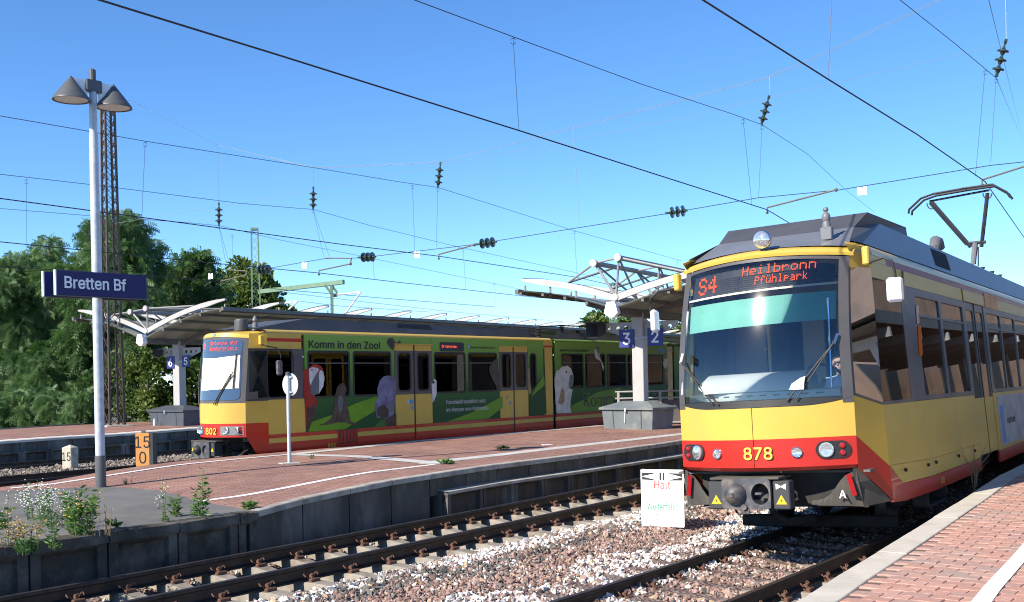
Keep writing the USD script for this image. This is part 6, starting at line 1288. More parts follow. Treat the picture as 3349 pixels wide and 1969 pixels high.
# track of the zoo train
C1 = in_span(1435, 838); C0 = atz(0, 649, C1[2]); pC = over(C0, math.atan2(C1[0] - C0[0], C1[1] - C0[1])); hC = math.atan2(C1[0] - C0[0], C1[1] - C0[1])
Cm = in_span(1432, 613); pC2 = over(C1, .50); pCm2 = over(Cm, .50)
line('contact_wire', 'contact wire passing over the front roof of the zoo train', [ext(C1, C0, 1.05), C0, pC(700, 743), pC(1116, 799), C1, pC2(1887, 907), pC2(2010, 935)], .012, m_wire)
line('messenger_wire', 'wire dipping across the lamp post to the insulator above the zoo train', [pC(-60, 370), pC(0, 379), pC(299, 431), pC(475, 462), pC(1024, 548), pC(1300, 594), Cm, pCm2(1879, 755), pCm2(2232, 854)], .0075, m_wire, [(pC(475, 462), pC(464, 708)), (pC(1349, 603), pC(1357, 828)), (Cm, in_span(1427, 808)), (pC2(1879, 755), pC2(1887, 905)), (pC2(2216, 850), pC2(2216, 900))])
# the two tracks beyond
D1 = in_span(1044, 893); D0 = atz(0, 791, D1[2]); pD = over(D0, math.atan2(D1[0] - D0[0], D1[1] - D0[1])); Dm = in_span(1024, 685); pD2 = over(D1, .53); pDm = over(Dm, .53)
line('contact_wire', 'contact wire just above the station name board running over the far canopy', [ext(D1, D0, 1.05), D0, pD(700, 861), D1, pD2(1300, 923), pD2(1734, 971), pD2(1960, 990)], .012, m_wire)
line('messenger_wire', 'messenger wire crossing the lattice mast at mid height', [pD(0, 570), pD(300, 604), pD(785, 665), pD(960, 680), Dm, pDm(1205, 736), pDm(1500, 808), pDm(1894, 894), pDm(1990, 915)], .0075, m_wire, [(pD(86, 585), pD(88, 800)), (Dm, in_span(1060, 845)), (Dm, in_span(1078, 841)), (pDm(1220, 845), pDm(1224, 913)), (pDm(1514, 812), pDm(1524, 946))])
E1 = in_span(722, 921); E0 = atz(0, 871, E1[2]); pE = over(E0, math.atan2(E1[0] - E0[0], E1[1] - E0[1])); Em = in_span(716, 738); pE2 = over(E1, .55); pEm = over(Em, .55)
line('contact_wire', 'faint contact wire in front of the trees left of the green mast', [E0, pE(300, 890), E1, pE2(916, 947), pE2(1300, 979), pE2(1620, 1004)], .011, m_wire)
line('messenger_wire', 'messenger wire crossing the tree tops left of the green mast', [pE(0, 682), pE(299, 706), pE(600, 727), Em, pEm(911, 784), pEm(1183, 838), pEm(1640, 933), pEm(1850, 980)], .007, m_wire, [(pEm(759, 768), pEm(766, 930)), (Em, in_span(738, 858)), (Em, in_span(750, 862)), (pEm(1617, 925), pEm(1622, 990))])
line('feeder_wire', 'fine wire above the far canopy roof right of the green mast', [pE2(920, 955), pE2(1180, 986), pE2(1500, 1022), pE2(1800, 1048)], .008, m_wire); line('feeder_wire', 'lower fine wire close above the far canopy roof edge', [pE2(980, 985), pE2(1100, 1000), pE2(1400, 1020)], .008, m_wire)
# cross-span ropes
sp_ = thing('cross_span', 'pale steel cross-span rope hung from the brown lattice mast over all tracks', 'overhead wire')
for k, dy in enumerate((0, 6)):
    part(sp_, 'rope', wire(MB(), [MBs + UPZ * 12.3, in_span(432, 330), in_span(715, 476), in_span(1026, 548 + dy * .3), in_span(1441, 529 + dy * .5), in_span(1890, 411 + dy), in_span(2232, 324 + dy), in_span(2518, 250 + dy * .5), in_span(2720, 160 + dy), in_span(3063, 2 + dy), in_span(3300, -110)], .0065), m_rope)
hr = [MBs + UPZ * 7.9, in_span(372, 731), in_span(788, 665), in_span(1116, 605), in_span(1442, 540), in_span(1877, 457), in_span(2232, 386), in_span(2518, 319), in_span(3292, 143), in_span(3400, 118)]
line('head_span', 'upper pale span wire running from the mast to the upper right edge', hr, .0055, m_rope, cat='overhead wire')
sw_ = [in_span(866, 880), in_span(996, 857), in_span(1062, 846), in_span(1160, 844), in_span(1203, 841), in_span(1300, 829), in_span(1575, 797), in_span(1628, 787), in_span(2173, 700), in_span(2212, 693), in_span(2480, 647), in_span(2740, 622), in_span(3240, 541), in_span(3420, 522)]
line('steady_wire', 'lower steady wire rising from the green mast to the right edge under the insulators', sw_, .010, m_wire)
def insulator(label, p, q, discs=3, r=.13):
    p, q = np.asarray(p), np.asarray(q); L = np.linalg.norm(q - p); Z = (q - p) / L; X = np.cross(Z, (0, 1, .01)); X /= np.linalg.norm(X); Yv = np.cross(Z, X)
    t = thing('insulator', label, 'insulator', frame(p, X=X, Y=Yv, Z=Z)); part(t, 'rod', MB().tube([(0, 0, 0), (0, 0, L)], .022, 8).box((0, 0, .05), (.06, .06, .1), bev=.01).box((0, 0, L - .05), (.06, .06, .1), bev=.01), m_ins)
    a = L * .32; b = L * .80
    for k in range(discs):
        z = a + (b - a) * k / max(1, discs - 1); part(t, 'disc', MB().lathe([(.03, z - .09), (.05, z - .05), (r, z - .015), (r, z + .01), (.06, z + .02), (.05, z + .06), (.03, z + .09)], 16), m_ins, smooth=50)
    return t
def hanging(label, top, i0, i1):
    insulator(label, in_span(*i0), in_span(*i1)); 
    if top: line('suspension_wire', label.replace('insulator', 'wire') .replace('hanging', 'thin'), [in_span(*top), in_span(*i0)], .007, m_rope)
hanging('hanging insulator left of the green mast above the tree', (715, 479), (716, 662), (716, 738))
hanging('hanging insulator above the front of the zoo train', (1025, 552), (1025, 610), (1024, 686))
hanging('hanging insulator in the sky left of centre, directly on the cross-span', None, (1441, 530), (1432, 614))
hanging('hanging insulator in the open sky above the yellow train', (2518, 252), (2516, 312), (2490, 408))
hanging('hanging insulator at the upper right edge above the pantograph', (3289, -40), (3291, 128), (3258, 252))
for lab, (x, y), d in (('horizontal insulator in the steady wire nearest the yellow train roof', (2212, 693), 52), ('horizontal insulator in the steady wire above the zoo train doors', (1590, 795), 50), ('horizontal insulator in the steady wire right of the green mast', (1200, 841), 42), ('horizontal insulator at the green mast where the steady wire starts', (862, 881), 36)):
    sl = -.14 if x > 1300 else -.05; insulator(lab, in_span(x - d * .7, y - sl * d * .7), in_span(x + d * .7, y + sl * d * .7), 3, .15)
def reg_arm(label, tip, joint):
    t = thing('registration_arm', label, 'overhead arm'); a, b = in_span(*tip), in_span(*joint); part(t, 'arm', MB().tube([a, b], .022, 8), m_arm); part(t, 'wire_clip', MB().tube([a, a - UPZ * .12], .016, 6).box(a - UPZ * .13, (.05, .1, .05)), m_arm); part(t, 'joint', MB().sphere(b, .05, 1), m_arm); return t
reg_arm('olive arm steadying the wire just above the yellow train brow', (2509, 679), (2734, 621)); reg_arm('olive arm steadying the wire over the zoo train roof', (1435, 832), (1551, 801)); reg_arm('olive arm steadying the contact wire at the right edge', (3212, 588), (3420, 522))
ra4 = reg_arm('bent arm steadying the wire right of the green mast', (1043, 885), (1146, 863)); part(ra4, 'post', MB().tube([in_span(1146, 863), in_span(1149, 845)], .022, 6), m_arm); part(ra4, 'tube', MB().tube([in_span(1149, 845), in_span(1066, 844)], .022, 6), m_arm)
ra5 = reg_arm('thin arm in front of the tree left of the green mast', (722, 920), (806, 899)); part(ra5, 'post', MB().tube([in_span(806, 899), in_span(809, 887)], .02, 6), m_arm); part(ra5, 'tube', MB().tube([in_span(809, 887), in_span(744, 882)], .02, 6), m_arm)
for lab, (x, y) in (('white plate hanging on the steady wire above the yellow train', (2820, 611)), ('white plate hanging on the steady wire above the zoo train', (1364, 822)), ('white plate hanging on the steady wire right of the green mast', (996, 858)), ('white plate in front of the tree above the far canopy', (689, 894))):
    p = in_span(x, y); single('marker_plate', MB().prism([(-.11, -.20), (.11, -.20), (.11, 0), (.03, 0), (0, -.05), (-.03, 0), (-.11, 0)], .01, frame(p, X=Xh, Y=UPZ, Z=-Yh)), m_wplate, lab, 'sign')
line('span_dropper', 'thin vertical dropper joining span and steady wire right of centre', [in_span(1877, 412), in_span(1877, 457), in_span(1896, 738)], .0055, m_rope)
# cantilevers seen over the far canopy
for lab, base, tip, tip2 in (('white cantilever bracket over the far canopy right of the green mast', (1130, 1024), (1180, 955), (1088, 966)), ('white cantilever bracket close right of the green mast foot', (945, 1012), (974, 985), (918, 994))):
    pl_ = GM + np.array([5, 3, 0]); f_ = lambda q: on_plane(*q, pl_, Yh); t = thing('cantilever', lab, 'overhead arm')
    part(t, 'stay', MB().tube([f_(base), f_(tip)], .045, 8), m_wplate); part(t, 'tube', MB().tube([f_(tip2), f_(tip)], .045, 8), m_wplate); part(t, 'insulator', MB().tube([f_(tip2), f_((tip2[0] + 14, tip2[1] - 1))], .09, 8), m_ins)

# ------------------------------------------------------------------ pantograph of the near train
def find_u():
    best = None
    for U in np.arange(8, 20, .1):
        n = fw; a = on_plane(2232 + 1120 / 1.504, 1055 / 1.504, O8 + fw * U, n); b = on_plane(2232 + 1618 / 1.504, 975 / 1.504, O8 + fw * U, n)
        e = abs(np.linalg.norm(b - a) - 1.95); best = min(best, (e, U)) if best else (e, U)
    return best[1]
UP_ = find_u(); loc8 = lambda x, y, U=None: (lambda p: np.array([p @ rt, p @ fw, p @ up]))(on_plane(2232 + x / 1.504, y / 1.504, O8 + fw * (UP_ if U is None else U), fw) - O8)
print('pantograph at', UP_)
pg = part(T8, 'pantograph', MB().tube([loc8(1430, 1300), loc8(1440, 1195)], .055, 8), m_roofg)
def pt_(name, pts, r, m_=m_pant): part(pg, name, MB().tube(pts, r, 7), m_, smooth=40)
for du in (-.14, .14):
    s3_ = np.array([0, du, 0]); pt_('collector_strip', [loc8(1120, 1055) + s3_, loc8(1122, 1035) + s3_, loc8(1180, 980) + s3_, loc8(1240, 958) + s3_, loc8(1400, 930) + s3_, loc8(1530, 912) + s3_, loc8(1600, 950) + s3_, loc8(1618, 975) + s3_], .024)
pt_('upper_arm', [loc8(1222, 990), loc8(1418, 1215)], .04); pt_('upper_arm', [loc8(1500, 950), loc8(1470, 1215)], .04)
pt_('arm_rod', [loc8(1215, 1000), loc8(1395, 1205)], .018); pt_('cross_bar', [loc8(1395, 1198), loc8(1492, 1190)], .035); pt_('cross_bar', [loc8(1215, 990), loc8(1510, 935)], .022)
pt_('spring_loop', [loc8(1225 + 22 * math.cos(a), 1000 + 28 * math.sin(a)) for a in np.linspace(0, PI, 8)], .012); pt_('spring_loop', [loc8(1500 + 22 * math.cos(a), 950 + 28 * math.sin(a)) for a in np.linspace(0, PI, 8)], .012)
pt_('control_rod', [loc8(1455, 1310), loc8(1455, 1215)], .014); 
# ------------------------------------------------------------------ trees and shrubs
m_leafA = leafmat('locust_leaf', (.050, .115, .030), (.095, .175, .055), .3, .6)
m_leafB = leafmat('locust_leaf_light', (.085, .165, .055), (.15, .235, .10), .35, .5)
m_leafC = leafmat('lime_leaf', (.085, .135, .024), (.14, .185, .045), .35, .5)
m_leafD = leafmat('ivy_leaf', (.045, .095, .018), (.095, .155, .032), .3, .7)
m_bark = mat('bark', (.09, .07, .055), (.14, .115, .09), rough=.95, scale=6, bump=.01, bscale=25)
def sprays(c, d, L, W, rg, n=5):
    """Feathered leaf sprays: pairs of leaflets along a drooping rib. c, d: (N, 3) roots and directions."""
    N = len(c); d = d / np.linalg.norm(d, axis=1, keepdims=True); s = np.cross(d, rg.normal(size=(N, 3))); s /= np.linalg.norm(s, axis=1, keepdims=True)
    V, k = [], 0; T = (np.arange(n) + .5) / n
    for t in T:
        for sg in (-1, 1):
            b = c + d * (L * t)[:, None] + np.array([0, 0, -1.0]) * (L * .35 * t * t)[:, None]
            w = W * (1 - .45 * t); tip = b + s * (sg * w)[:, None] + d * (L * .16)[:, None] + np.array([0, 0, -1.0]) * (w * .35)[:, None]
            e = d * (L * .085)[:, None]
            V += [b - e * .2, b + e, tip + e * .4, tip - e * .5]
    V = np.stack(V, 1); m = V.shape[1]
    q = np.arange(m).reshape(-1, 4); f = np.vstack([q[:, [0, 1, 2]], q[:, [0, 2, 3]]])
    F = (np.arange(N)[:, None, None] * m + f[None]).reshape(-1, 3)
    return V.reshape(-1, 3), F
def leaves(c, d, L, W, rg):
    """Broad leaves: folded diamonds."""
    N = len(c); d = d / np.linalg.norm(d, axis=1, keepdims=True); s = np.cross(d, rg.normal(size=(N, 3))); s /= np.linalg.norm(s, axis=1, keepdims=True); nn = np.cross(d, s)
    V = np.stack([c, c + d * (L * .45)[:, None] + s * W[:, None] + nn * (W * .3)[:, None], c + d * L[:, None], c + d * (L * .45)[:, None] - s * W[:, None] + nn * (W * .3)[:, None]], 1)
    f = np.array([[0, 1, 2], [0, 2, 3]]); return V.reshape(-1, 3), (np.arange(N)[:, None, None] * 4 + f[None]).reshape(-1, 3)
def tree(label, base, clumps, per, kind, mats, seed, group=None, cat='tree', name='tree', trunk=True, L0=.42):
    """clumps: (x, y, z, r) about the base. Leaves sit near the clumps' surface, thinner inside."""
    rg = np.random.default_rng(seed); t = thing(name, label, cat, frame(base), group)
    if trunk:
        top = max(c[2] for c in clumps); tr = MB().tube([(0, 0, -.4), (.05, .0, top * .3), (.15, .1, top * .6), (.1, .15, top * .85)], [.22, .17, .11, .05], 9)
        for x, y, z, r in clumps: tr.tube([(.1, .05, max(.6, z * .45)), (x * .5, y * .5, z * .75), (x, y, z)], [.07, .045, .02], 5)
        part(t, 'trunk', tr, m_bark, smooth=60)
    P, D = [], []; fine = []
    for x, y, z, r in clumps:                                    # break every clump into smaller lobes
        u = rg.normal(size=(9, 3)); u /= np.linalg.norm(u, axis=1, keepdims=True); u[:, 2] *= .9
        fine += [(x + a * r * .62, y + b_ * r * .62, z + c_ * r * .62, r * rg.uniform(.38, .56)) for a, b_, c_ in u]
    for x, y, z, r in fine:
        n = int(per * .62 * r * r); u = rg.normal(size=(n, 3)); u /= np.linalg.norm(u, axis=1, keepdims=True)
        lump = .80 + .34 * meshkit.noise(u * 2.3 + seed + x, seed) ; rad = r * lump * (1 - .42 * rg.random(n) ** 2.0); p = np.array([x, y, z]) + u * rad[:, None] * np.array([1, 1, .92])
        gap = meshkit.noise(p * 1.7, seed + 3) > .36; p, u = p[gap], u[gap]
        dd = u * .8 + rg.normal(0, .45, p.shape) + np.array([0, 0, -.35 if kind == 'spray' else -.15]); P.append(p); D.append(dd)
    P, D = np.vstack(P), np.vstack(D); k = P[:, 2] > -.3; P, D = P[k], D[k]; half_ = rg.random(len(P)) < .5 + .0 * P[:, 2]
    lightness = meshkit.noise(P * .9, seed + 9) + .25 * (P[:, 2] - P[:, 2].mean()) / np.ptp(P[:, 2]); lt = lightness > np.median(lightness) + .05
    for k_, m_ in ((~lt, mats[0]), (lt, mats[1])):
        n = k_.sum(); L = L0 * rg.uniform(.7, 1.3, n)
        v, f = sprays(P[k_], D[k_], L, L * .30, rg) if kind == 'spray' else leaves(P[k_], D[k_], L, L * .36, rg)
        part(t, 'crown', (v, f), m_)
    return t
def at_px(x, y, Y): return aty(x, y, Y)
def crown(px_list, Y, depth=1.6, seed=0, base=None):
    """Clumps from pixel circles (x, y, r) at distance Y, some nearer and some farther."""
    rg = np.random.default_rng(seed); out = []
    for x, y, r in px_list:
        dy = rg.uniform(-depth, depth); p = aty(x, y, Y + dy); out.append((*(p - base), r / FPX * Y))
    return out
Bq = lambda x, Y: np.array([aty(x, 1395, Y)[0], Y, .2])
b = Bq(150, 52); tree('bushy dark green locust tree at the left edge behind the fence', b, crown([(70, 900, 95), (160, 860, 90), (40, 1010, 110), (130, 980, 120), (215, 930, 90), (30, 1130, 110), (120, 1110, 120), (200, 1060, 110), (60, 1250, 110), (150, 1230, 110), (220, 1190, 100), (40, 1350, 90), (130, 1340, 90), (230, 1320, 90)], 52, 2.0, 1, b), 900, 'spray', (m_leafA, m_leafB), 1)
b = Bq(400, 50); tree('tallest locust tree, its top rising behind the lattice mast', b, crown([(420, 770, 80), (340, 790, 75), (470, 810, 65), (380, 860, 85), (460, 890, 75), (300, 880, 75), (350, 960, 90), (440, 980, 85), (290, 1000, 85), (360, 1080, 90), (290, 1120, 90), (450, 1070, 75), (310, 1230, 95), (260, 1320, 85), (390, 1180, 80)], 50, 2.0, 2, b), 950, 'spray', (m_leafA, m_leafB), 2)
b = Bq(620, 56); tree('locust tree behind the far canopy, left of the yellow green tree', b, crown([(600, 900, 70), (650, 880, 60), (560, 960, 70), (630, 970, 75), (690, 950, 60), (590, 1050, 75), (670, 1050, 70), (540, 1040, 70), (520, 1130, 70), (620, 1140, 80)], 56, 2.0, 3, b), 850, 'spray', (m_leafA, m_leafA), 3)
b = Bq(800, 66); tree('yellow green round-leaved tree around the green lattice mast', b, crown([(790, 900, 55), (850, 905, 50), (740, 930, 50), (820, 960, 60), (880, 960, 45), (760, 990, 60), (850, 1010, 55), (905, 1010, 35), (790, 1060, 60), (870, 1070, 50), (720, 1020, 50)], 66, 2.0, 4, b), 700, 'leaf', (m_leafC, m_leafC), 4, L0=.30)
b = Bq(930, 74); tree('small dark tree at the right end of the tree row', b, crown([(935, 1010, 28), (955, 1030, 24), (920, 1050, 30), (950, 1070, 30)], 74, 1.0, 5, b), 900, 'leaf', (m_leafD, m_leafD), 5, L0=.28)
b = Bq(1960, 110); tree('distant green tree seen under the middle platform canopy wing', b, crown([(1960, 1050, 40), (1920, 1070, 30), (2000, 1060, 40), (2060, 1050, 40), (1950, 1100, 40), (2030, 1110, 45), (2110, 1080, 50), (2170, 1110, 60), (2230, 1100, 60)], 110, 3, 6, b), 260, 'leaf', (m_leafC, m_leafD), 6, L0=.5)
b = np.array([aty(470, 1390, 46.5)[0], 46.5, .3]); tree('dense leafy shrub between the lattice mast and the dark grit bin', b, crown([(480, 1170, 60), (540, 1190, 50), (430, 1230, 60), (500, 1270, 70), (560, 1290, 55), (420, 1330, 60), (490, 1360, 60), (555, 1370, 50)], 46.5, 1.0, 7, b), 1500, 'leaf', (m_leafD, m_leafC), 7, cat='shrub', name='shrub', L0=.17)
for k, (x, Y, lab) in enumerate(((30, 47, 'low green bush behind the fence at the very left'), (150, 46.5, 'low feathery bush behind the fence left of the lamp post'), (250, 46, 'low feathery bush just left of the lattice mast foot'))):
    b = np.array([aty(x, 1390, Y)[0], Y, .2]); tree(lab, b, crown([(x - 40, 1330, 50), (x + 20, 1320, 50), (x + 60, 1350, 45), (x - 10, 1370, 40)], Y, .8, 8 + k, b), 1000, 'spray', (m_leafA, m_leafB), 8 + k, cat='shrub', name='shrub', trunk=False, L0=.34)
b = np.array([aty(640, 1300, 48)[0], 48, .3]); tree('shaded shrub behind the far canopy column marked 5 and 6', b, crown([(640, 1220, 55), (700, 1230, 55), (600, 1290, 55), (670, 1300, 60), (620, 1350, 60), (740, 1290, 60)], 48, 1.0, 12, b), 1000, 'leaf', (m_leafD, m_leafD), 12, cat='shrub', name='shrub', L0=.2)
b = np.array([aty(850, 1200, 60)[0], 60, .2]); tree('dark hedge seen through the windows of the zoo train', b, crown([(x, 1190 + (x % 37), 70) for x in range(760, 2300, 90)], 66, 1.5, 13, b), 260, 'leaf', (m_leafD, m_leafA), 13, cat='hedge', name='hedge', trunk=False, L0=.4)

# ------------------------------------------------------------------ weeds on the platform end
m_wl = leafmat('weed_leaf', (.075, .17, .03), (.14, .24, .055), .35, 6); m_wl2 = leafmat('weed_leaf_dark', (.03, .085, .018), (.055, .12, .03), .3, 6); m_wy = mat('flower_yellow', (.75, .42, .02), (.7, .36, .02), rough=.7); m_ww = mat('flower_white', (.80, .82, .74), (.74, .77, .68), rough=.7); m_dry = mat('dry_stem', (.20, .14, .07), (.27, .19, .10), rough=.9, scale=20); m_ws = mat('weed_stem', (.10, .15, .04), (.14, .18, .06), rough=.8, scale=20)
def weed(label, x, y, H, W, stems, leafL, leafn, mats, seed, flowers=0, fm=None, fr=.012, base_leaves=0, dry=0.0, spread=None, gr=None):
    """A wild plant: thin leaning stems with narrow leaves, and flower heads at the tips."""
    rg = np.random.default_rng(seed); o = on_platform(x, y); t = thing('weed', label, 'plant', frame(o), gr); st, lp_, ld, fl = MB(), [], [], []
    for k in range(stems):
        a = rg.uniform(0, 2 * PI); r0 = W * .45 * math.sqrt(rg.random()); p0 = np.array([r0 * math.cos(a), r0 * math.sin(a), 0]); h = H * rg.uniform(.55, 1.0) if k else H
        lean = np.array([math.cos(a), math.sin(a), 0]) * rg.uniform(.02, .22) * h + rg.normal(0, .02, 3) * np.array([1, 1, 0]); s_ = np.linspace(0, 1, 6); pts = p0 + np.outer(s_, [0, 0, h]) + np.outer(s_ ** 1.8, lean); st.tube(pts, np.linspace(.0045, .002, 6), 4, False)
        q = np.sort(rg.uniform(.12, 1.0, leafn)); c = np.stack([np.interp(q, s_, pts[:, j]) for j in range(3)], 1); ang = np.arange(leafn) * 2.4 + rg.uniform(0, 6)
        lp_.append(c); ld.append(np.stack([np.cos(ang), np.sin(ang), rg.uniform(-.1, .75, leafn)], 1))
        for _ in range(flowers):
            fl.append(pts[-1] - np.array([0, 0, rg.uniform(0, .35) * h]) + rg.normal(0, 1, 3) * np.array([W * .13, W * .13, .025]))
    if base_leaves:
        a = rg.uniform(0, 2 * PI, base_leaves); lp_.append(np.c_[rg.normal(0, W * .18, base_leaves), rg.normal(0, W * .18, base_leaves), rg.uniform(0, .05, base_leaves)]); ld.append(np.c_[np.cos(a), np.sin(a), rg.uniform(.2, 1.1, base_leaves)])
    P, D = np.vstack(lp_), np.vstack(ld); L = leafL * rg.uniform(.6, 1.3, len(P)); g_ = rg.random(len(P)) < .6
    part(t, 'stems', st, m_dry if dry > .5 else m_ws)
    for k_, m_ in ((g_, mats[0]), (~g_, mats[1])):
        if k_.sum(): part(t, 'leaves', leaves(P[k_], D[k_], L[k_], L[k_] * .17, rg), m_)
    if fl:
        fmb = MB()
        for c in fl: fmb.lathe([(0, -.004), (fr, 0), (fr * .6, fr * .5), (0, fr * .6)], 6, frame(c))
        part(t, 'flowers', fmb, fm, kind='stuff')
    return t
G = (m_wl, m_wl2)
weed('tall leafy weed with two stems on the red paving edge by the white line end', 662, 1692, .60, .12, 3, .085, 34, G, 21, base_leaves=10)
weed('short leafy weed left of the tall two-stemmed weed', 636, 1690, .22, .10, 3, .07, 14, G, 22, base_leaves=8)
weed('middle-high bright weed between the thin flower stalks and the tall weed', 580, 1690, .27, .16, 4, .075, 20, G, 23, base_leaves=14)
weed('thin white-flowered stalks with basal leaves near the wall edge', 540, 1708, .52, .13, 4, .05, 12, G, 24, flowers=7, fm=m_ww, fr=.008, base_leaves=26)
weed('tall clump of small white daisies at the left', 128, 1702, .50, .36, 13, .05, 16, G, 25, flowers=16, fm=m_ww, fr=.011, base_leaves=45)
weed('white and straw coloured weed clump right of the tall daisies', 172, 1725, .44, .30, 11, .05, 16, G, 26, flowers=9, fm=m_ww, fr=.009, base_leaves=30)
weed('low green weed at the wall edge in front of the daisies', 182, 1798, .30, .16, 5, .06, 16, (m_wl2, m_wl), 27, base_leaves=26)
weed('big bushy green weed with yellow flowers left of the lamp post foot', 262, 1748, .52, .38, 18, .075, 26, G, 28, flowers=2, fm=m_wy, fr=.014, base_leaves=70)
weed('pale flowering weed on the left flank of the big bushy weed', 222, 1735, .42, .16, 6, .045, 16, G, 29, flowers=8, fm=m_ww, fr=.008)
weed('dry brown weed leaning right of the big bushy weed', 335, 1752, .34, .24, 8, .03, 8, (m_dry, m_dry), 30, dry=1)
weed('small broad-leaved plant alone at the wall edge', 376, 1729, .10, .10, 1, .12, 4, (m_wl2, m_wl2), 31, base_leaves=12)
weed('brownish weed mound with orange flowers at the left bottom', 50, 1785, .30, .55, 22, .045, 14, (m_dry, m_wl), 32, flowers=2, fm=m_wy, fr=.012, base_leaves=50, dry=1)
weed('dark green weed at the right foot of the brownish mound', 96, 1812, .17, .26, 9, .07, 14, (m_wl2, m_wl2), 33, base_leaves=50)
weed('green weed cut by the left edge of the picture', 6, 1735, .26, .18, 5, .08, 16, G, 34, flowers=3, fm=m_wy, base_leaves=24)
weed('thin stalk with a few white flowers at the left edge', 26, 1720, .38, .12, 3, .03, 6, G, 35, flowers=4, fm=m_ww, fr=.010)
weed('sprawling thin dry weed on the paving right of the lamp post', 415, 1586, .14, .34, 9, .03, 6, (m_dry, m_wl2), 36, dry=1)
weed('small grass tuft where paving and asphalt meet at the wall edge', 815, 1664, .10, .20, 6, .09, 8, G, 37, base_leaves=24)
weed('green grass tuft at the crossing of the white lines', 1455, 1518, .07, .26, 4, .11, 6, G, 38, base_leaves=34); weed('green grass tuft in the middle of the far paving', 1643, 1470, .06, .24, 3, .10, 5, G, 39, base_leaves=26)
weed('tiny grass tuft beside the round sign post', 1020, 1500, .05, .16, 2, .07, 4, G, 40, base_leaves=14)
o = atz(3215, 1572, .40); rg = np.random.default_rng(77); tw = MB()
for k in range(26):
    a = rg.uniform(0, 2 * PI); h = rg.uniform(.2, .62); tw.tube([(0, 0, -.25), (math.cos(a) * .06, math.sin(a) * .06, h * .4), (math.cos(a) * rg.uniform(.1, .36), math.sin(a) * rg.uniform(.1, .36), h)], [.004, .003, .0015], 4, False)
tw_t = thing('weed', 'dry leafless weed growing from the near platform edge beside the train', 'plant', frame(o - np.array([.10, -.06, 0]))); part(tw_t, 'stems', tw, m_dry)

# ------------------------------------------------------------------ people in the trains
import manifold3d as m3
m_skin = mat('skin', (.42, .25, .18), (.47, .29, .21), rough=.6, scale=8); m_hair = mat('hair_dark', (.03, .022, .018), (.045, .035, .028), rough=.7, scale=30); m_shirt = mat('shirt_pale_blue', (.42, .50, .62), (.48, .56, .68), rough=.85, scale=12); m_coat = mat('clothes_dark', (.035, .038, .05), (.05, .052, .065), rough=.9, scale=10); m_trous = mat('trousers_navy', (.03, .035, .06), (.04, .045, .07), rough=.9)
def limb(chains, edge=.03):
    """Continuous skin over joint chains: hulls of spheres, refined and smoothed."""
    sol = m3.Manifold()
    for ch in chains:
        for (p, r), (q, s_) in zip(ch[:-1], ch[1:]): sol += m3.Manifold.batch_hull([m3.Manifold.sphere(r, 14).translate(list(map(float, p))), m3.Manifold.sphere(s_, 14).translate(list(map(float, q)))])
    sol = sol.refine_to_length(edge); me = sol.to_mesh(); t = trimesh.Trimesh(me.vert_properties[:, :3], me.tri_verts, process=True); trimesh.smoothing.filter_taubin(t, iterations=6); return np.array(t.vertices), np.array(t.faces)
def hand_chains(w, d, side):
    """Palm, four fingers and a thumb from wrist w along direction d, curled downward."""
    d = np.asarray(d, float); d /= np.linalg.norm(d); s_ = np.cross(d, (0, 0, 1.0)); s_ /= np.linalg.norm(s_); dn = np.cross(s_, d); dn = dn if dn[2] < 0 else -dn; out = [[(w, .026), (w + d * .045, .034), (w + d * .085, .032)]]
    for k, ln in enumerate((.062, .072, .068, .054)):
        b = w + d * .085 + s_ * ((k - 1.5) * .019); out.append([(b, .010), (b + d * ln * .55 + dn * .012, .009), (b + d * ln * .75 + dn * (.035), .0085), (b + d * ln * .55 + dn * .058, .008)])
    b = w + d * .03 + s_ * side * .028; out.append([(b, .012), (b + s_ * side * .028 + d * .025 + dn * .01, .0105), (b + s_ * side * .026 + d * .055 + dn * .025, .009)]); return out
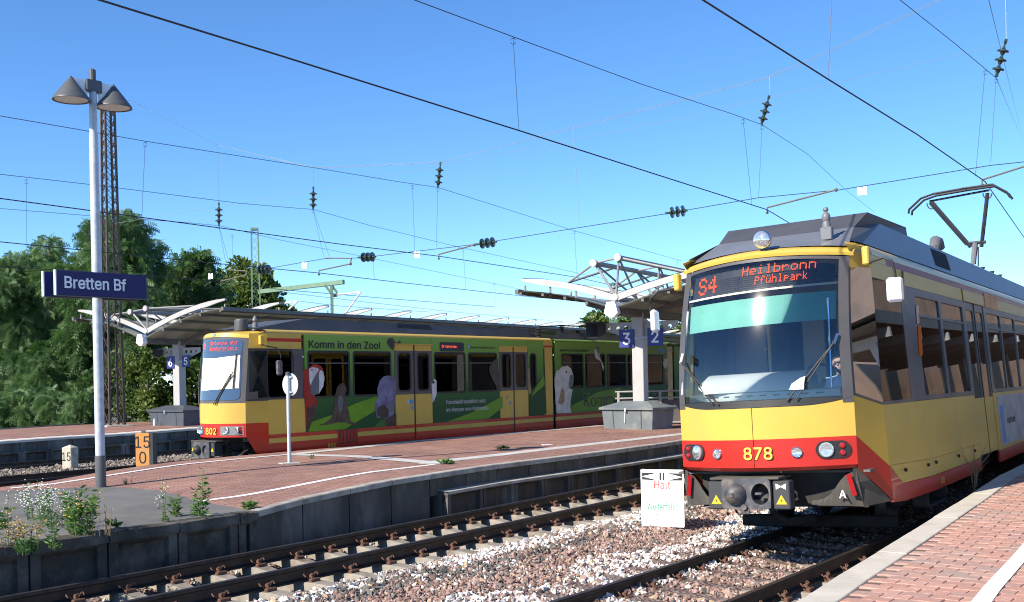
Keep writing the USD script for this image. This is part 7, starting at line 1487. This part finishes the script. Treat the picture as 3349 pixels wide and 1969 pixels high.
def seated(label, M, clothes, hands, grp=None):
    """Seated figure facing -y of its frame, hip at the origin; hands: two wrist targets."""
    t = thing('person', label, 'person', M, grp); sh = [np.array([s_ * .185, .06, .48]) for s_ in (-1, 1)]
    body = [[((0, .02, .02), .14), ((0, .03, .22), .135), ((0, .05, .42), .15)], [(sh[0], .062), ((0, .05, .46), .11), (sh[1], .062)], [((0, .045, .52), .055), ((0, .02, .60), .052)]]
    for s_ in (-1, 1): body.append([((s_ * .09, 0, 0), .095), ((s_ * .11, -.42, .03), .065), ((s_ * .11, -.44, -.38), .045), ((s_ * .11, -.58, -.43), .035)])
    for s_, S, H in zip((-1, 1), sh, hands):
        H = np.asarray(H, float); el = (S + H) / 2 + np.array([s_ * .07, .06, -.12]); body.append([(S, .055), (el, .044), (H, .030)]); body += hand_chains(H, H - el, -s_)
    body += [[((0, 0, .70), .088), ((0, -.005, .755), .095), ((0, .005, .79), .088)], [((0, -.045, .655), .05), ((0, -.02, .70), .07)], [((0, -.095, .705), .014), ((0, -.085, .74), .011)], [((-.085, .01, .72), .02), ((-.09, .015, .745), .02)], [((.085, .01, .72), .02), ((.09, .015, .745), .02)]]
    part(t, 'body', limb(body), m_skin, smooth=60)
    cl = [[((0, .02, .02), .152), ((0, .03, .22), .147), ((0, .05, .42), .162)], [(sh[0], .074), ((0, .05, .46), .122), (sh[1], .074)]]
    for s_, S, H in zip((-1, 1), sh, hands):
        H = np.asarray(H, float); el = (S + H) / 2 + np.array([s_ * .07, .06, -.12]); cl.append([(S, .067), (el, .055), (el + (H - el) * .85, .042)])
    part(t, 'shirt', limb(cl), clothes, smooth=60)
    part(t, 'trousers', limb([[((s_ * .09, 0, 0), .105), ((s_ * .11, -.42, .03), .075), ((s_ * .11, -.44, -.36), .056)] for s_ in (-1, 1)] + [[((-.06, .03, .03), .14), ((.06, .03, .03), .14)]]), m_trous, smooth=60)
    part(t, 'hair', limb([[((0, .03, .76), .095), ((0, .005, .81), .090)], [((0, .06, .70), .07), ((0, .04, .76), .09)]]), m_hair, smooth=60)
    for s_ in (-1, 1): part(t, 'eye', MB().sphere((s_ * .032, -.088, .745), .009, 1), m_black)
    part(t, 'mouth', MB().box((0, -.088, .672), (.045, .008, .008), bev=.003), m_pred); return t
seated('driver in a pale blue shirt at the wheel of the yellow train', M8 @ frame((.60, 1.62, 1.58)), m_shirt, ((-.17, -.50, .40), (.20, -.50, .38)))
for k, (u, v, lab) in enumerate(((12.95, .25, 'dark-clothed passenger behind the polar bear window'), (14.4, .30, 'dark-clothed passenger in the second window right of the polar bear'), (15.0, .85, 'passenger close to the glass in the second window right of the polar bear'), (16.1, .3, 'passenger behind the third window right of the polar bear'), (8.6, .4, 'passenger behind the window above the white slogan'), (7.2, .75, 'passenger behind the window below the side display'))):
    seated(lab, M2 @ frame((v, u, 1.42), PI / 2 * .1), m_coat, ((-.14, -.32, .12), (.14, -.32, .12)))

# ------------------------------------------------------------------ beside the near platform, out of view: what the yellow train's side mirrors
m_plaster = mat('station_plaster', (.28, .19, .145), (.33, .23, .17), rough=.9, scale=1.5, dirt=(.20, .15, .12), dscale=.8)
SBd = np.arange(1, 60, 2.0); lat_b = lambda d, z: np.c_[TB.xy(SBd, lat_oe(SBd) + d), np.full(len(SBd), z)]
sbn = thing('station_building', 'rose plastered station building along the near platform, mirrored in the yellow train side', 'building')
part(sbn, 'wall', MB().strip(lat_b(9.0, .4), lat_b(9.0, 8.8)), m_plaster); part(sbn, 'plinth', MB().strip(lat_b(8.9, .4), lat_b(8.9, 1.2)), m_stone); part(sbn, 'eaves', MB().strip(lat_b(8.3, 8.8), lat_b(8.3, 9.1)).strip(lat_b(8.3, 9.1), lat_b(14, 11.5)), m_rust)
for s0 in np.arange(4, 54, 3.4):
    h_ = TB.heading(s0); part(sbn, 'window', MB().box((*TB.xy(s0, float(lat_oe(s0)) + 8.97), 2.6 if s0 % 2 < 1.2 else 2.4), (.08, 1.3, 2.0 if s0 % 2 < 1.2 else 2.6), rotz(-h_)), m_dashd)
cnp = thing('platform_canopy', 'dark canopy over the near platform, mirrored in the yellow train windows', 'canopy'); SCn = np.arange(9, 58, 1.5); lc = lambda d, z: np.c_[TB.xy(SCn, lat_oe(SCn) + d), np.full(len(SCn), z)]
part(cnp, 'roof', MB().strip(lc(2.0, 3.75), lc(7.6, 3.45)).strip(lc(7.6, 3.60), lc(2.0, 3.90)).strip(lc(2.0, 3.90), lc(2.0, 3.6)), m_cdark)
for s0 in np.arange(10, 57, 3.0):
    h_ = TB.heading(s0); c0 = TB.xy(s0, float(lat_oe(s0)) + 4.8); part(cnp, 'beam', MB().box((*c0, 3.42), (5.6, .16, .22), rotz(-h_)), m_cbeam)
    if int(s0) % 2 == 0: part(cnp, 'column', MB().box((*c0, 1.9), (.2, .2, 3.0), rotz(-h_)), m_cbeam)
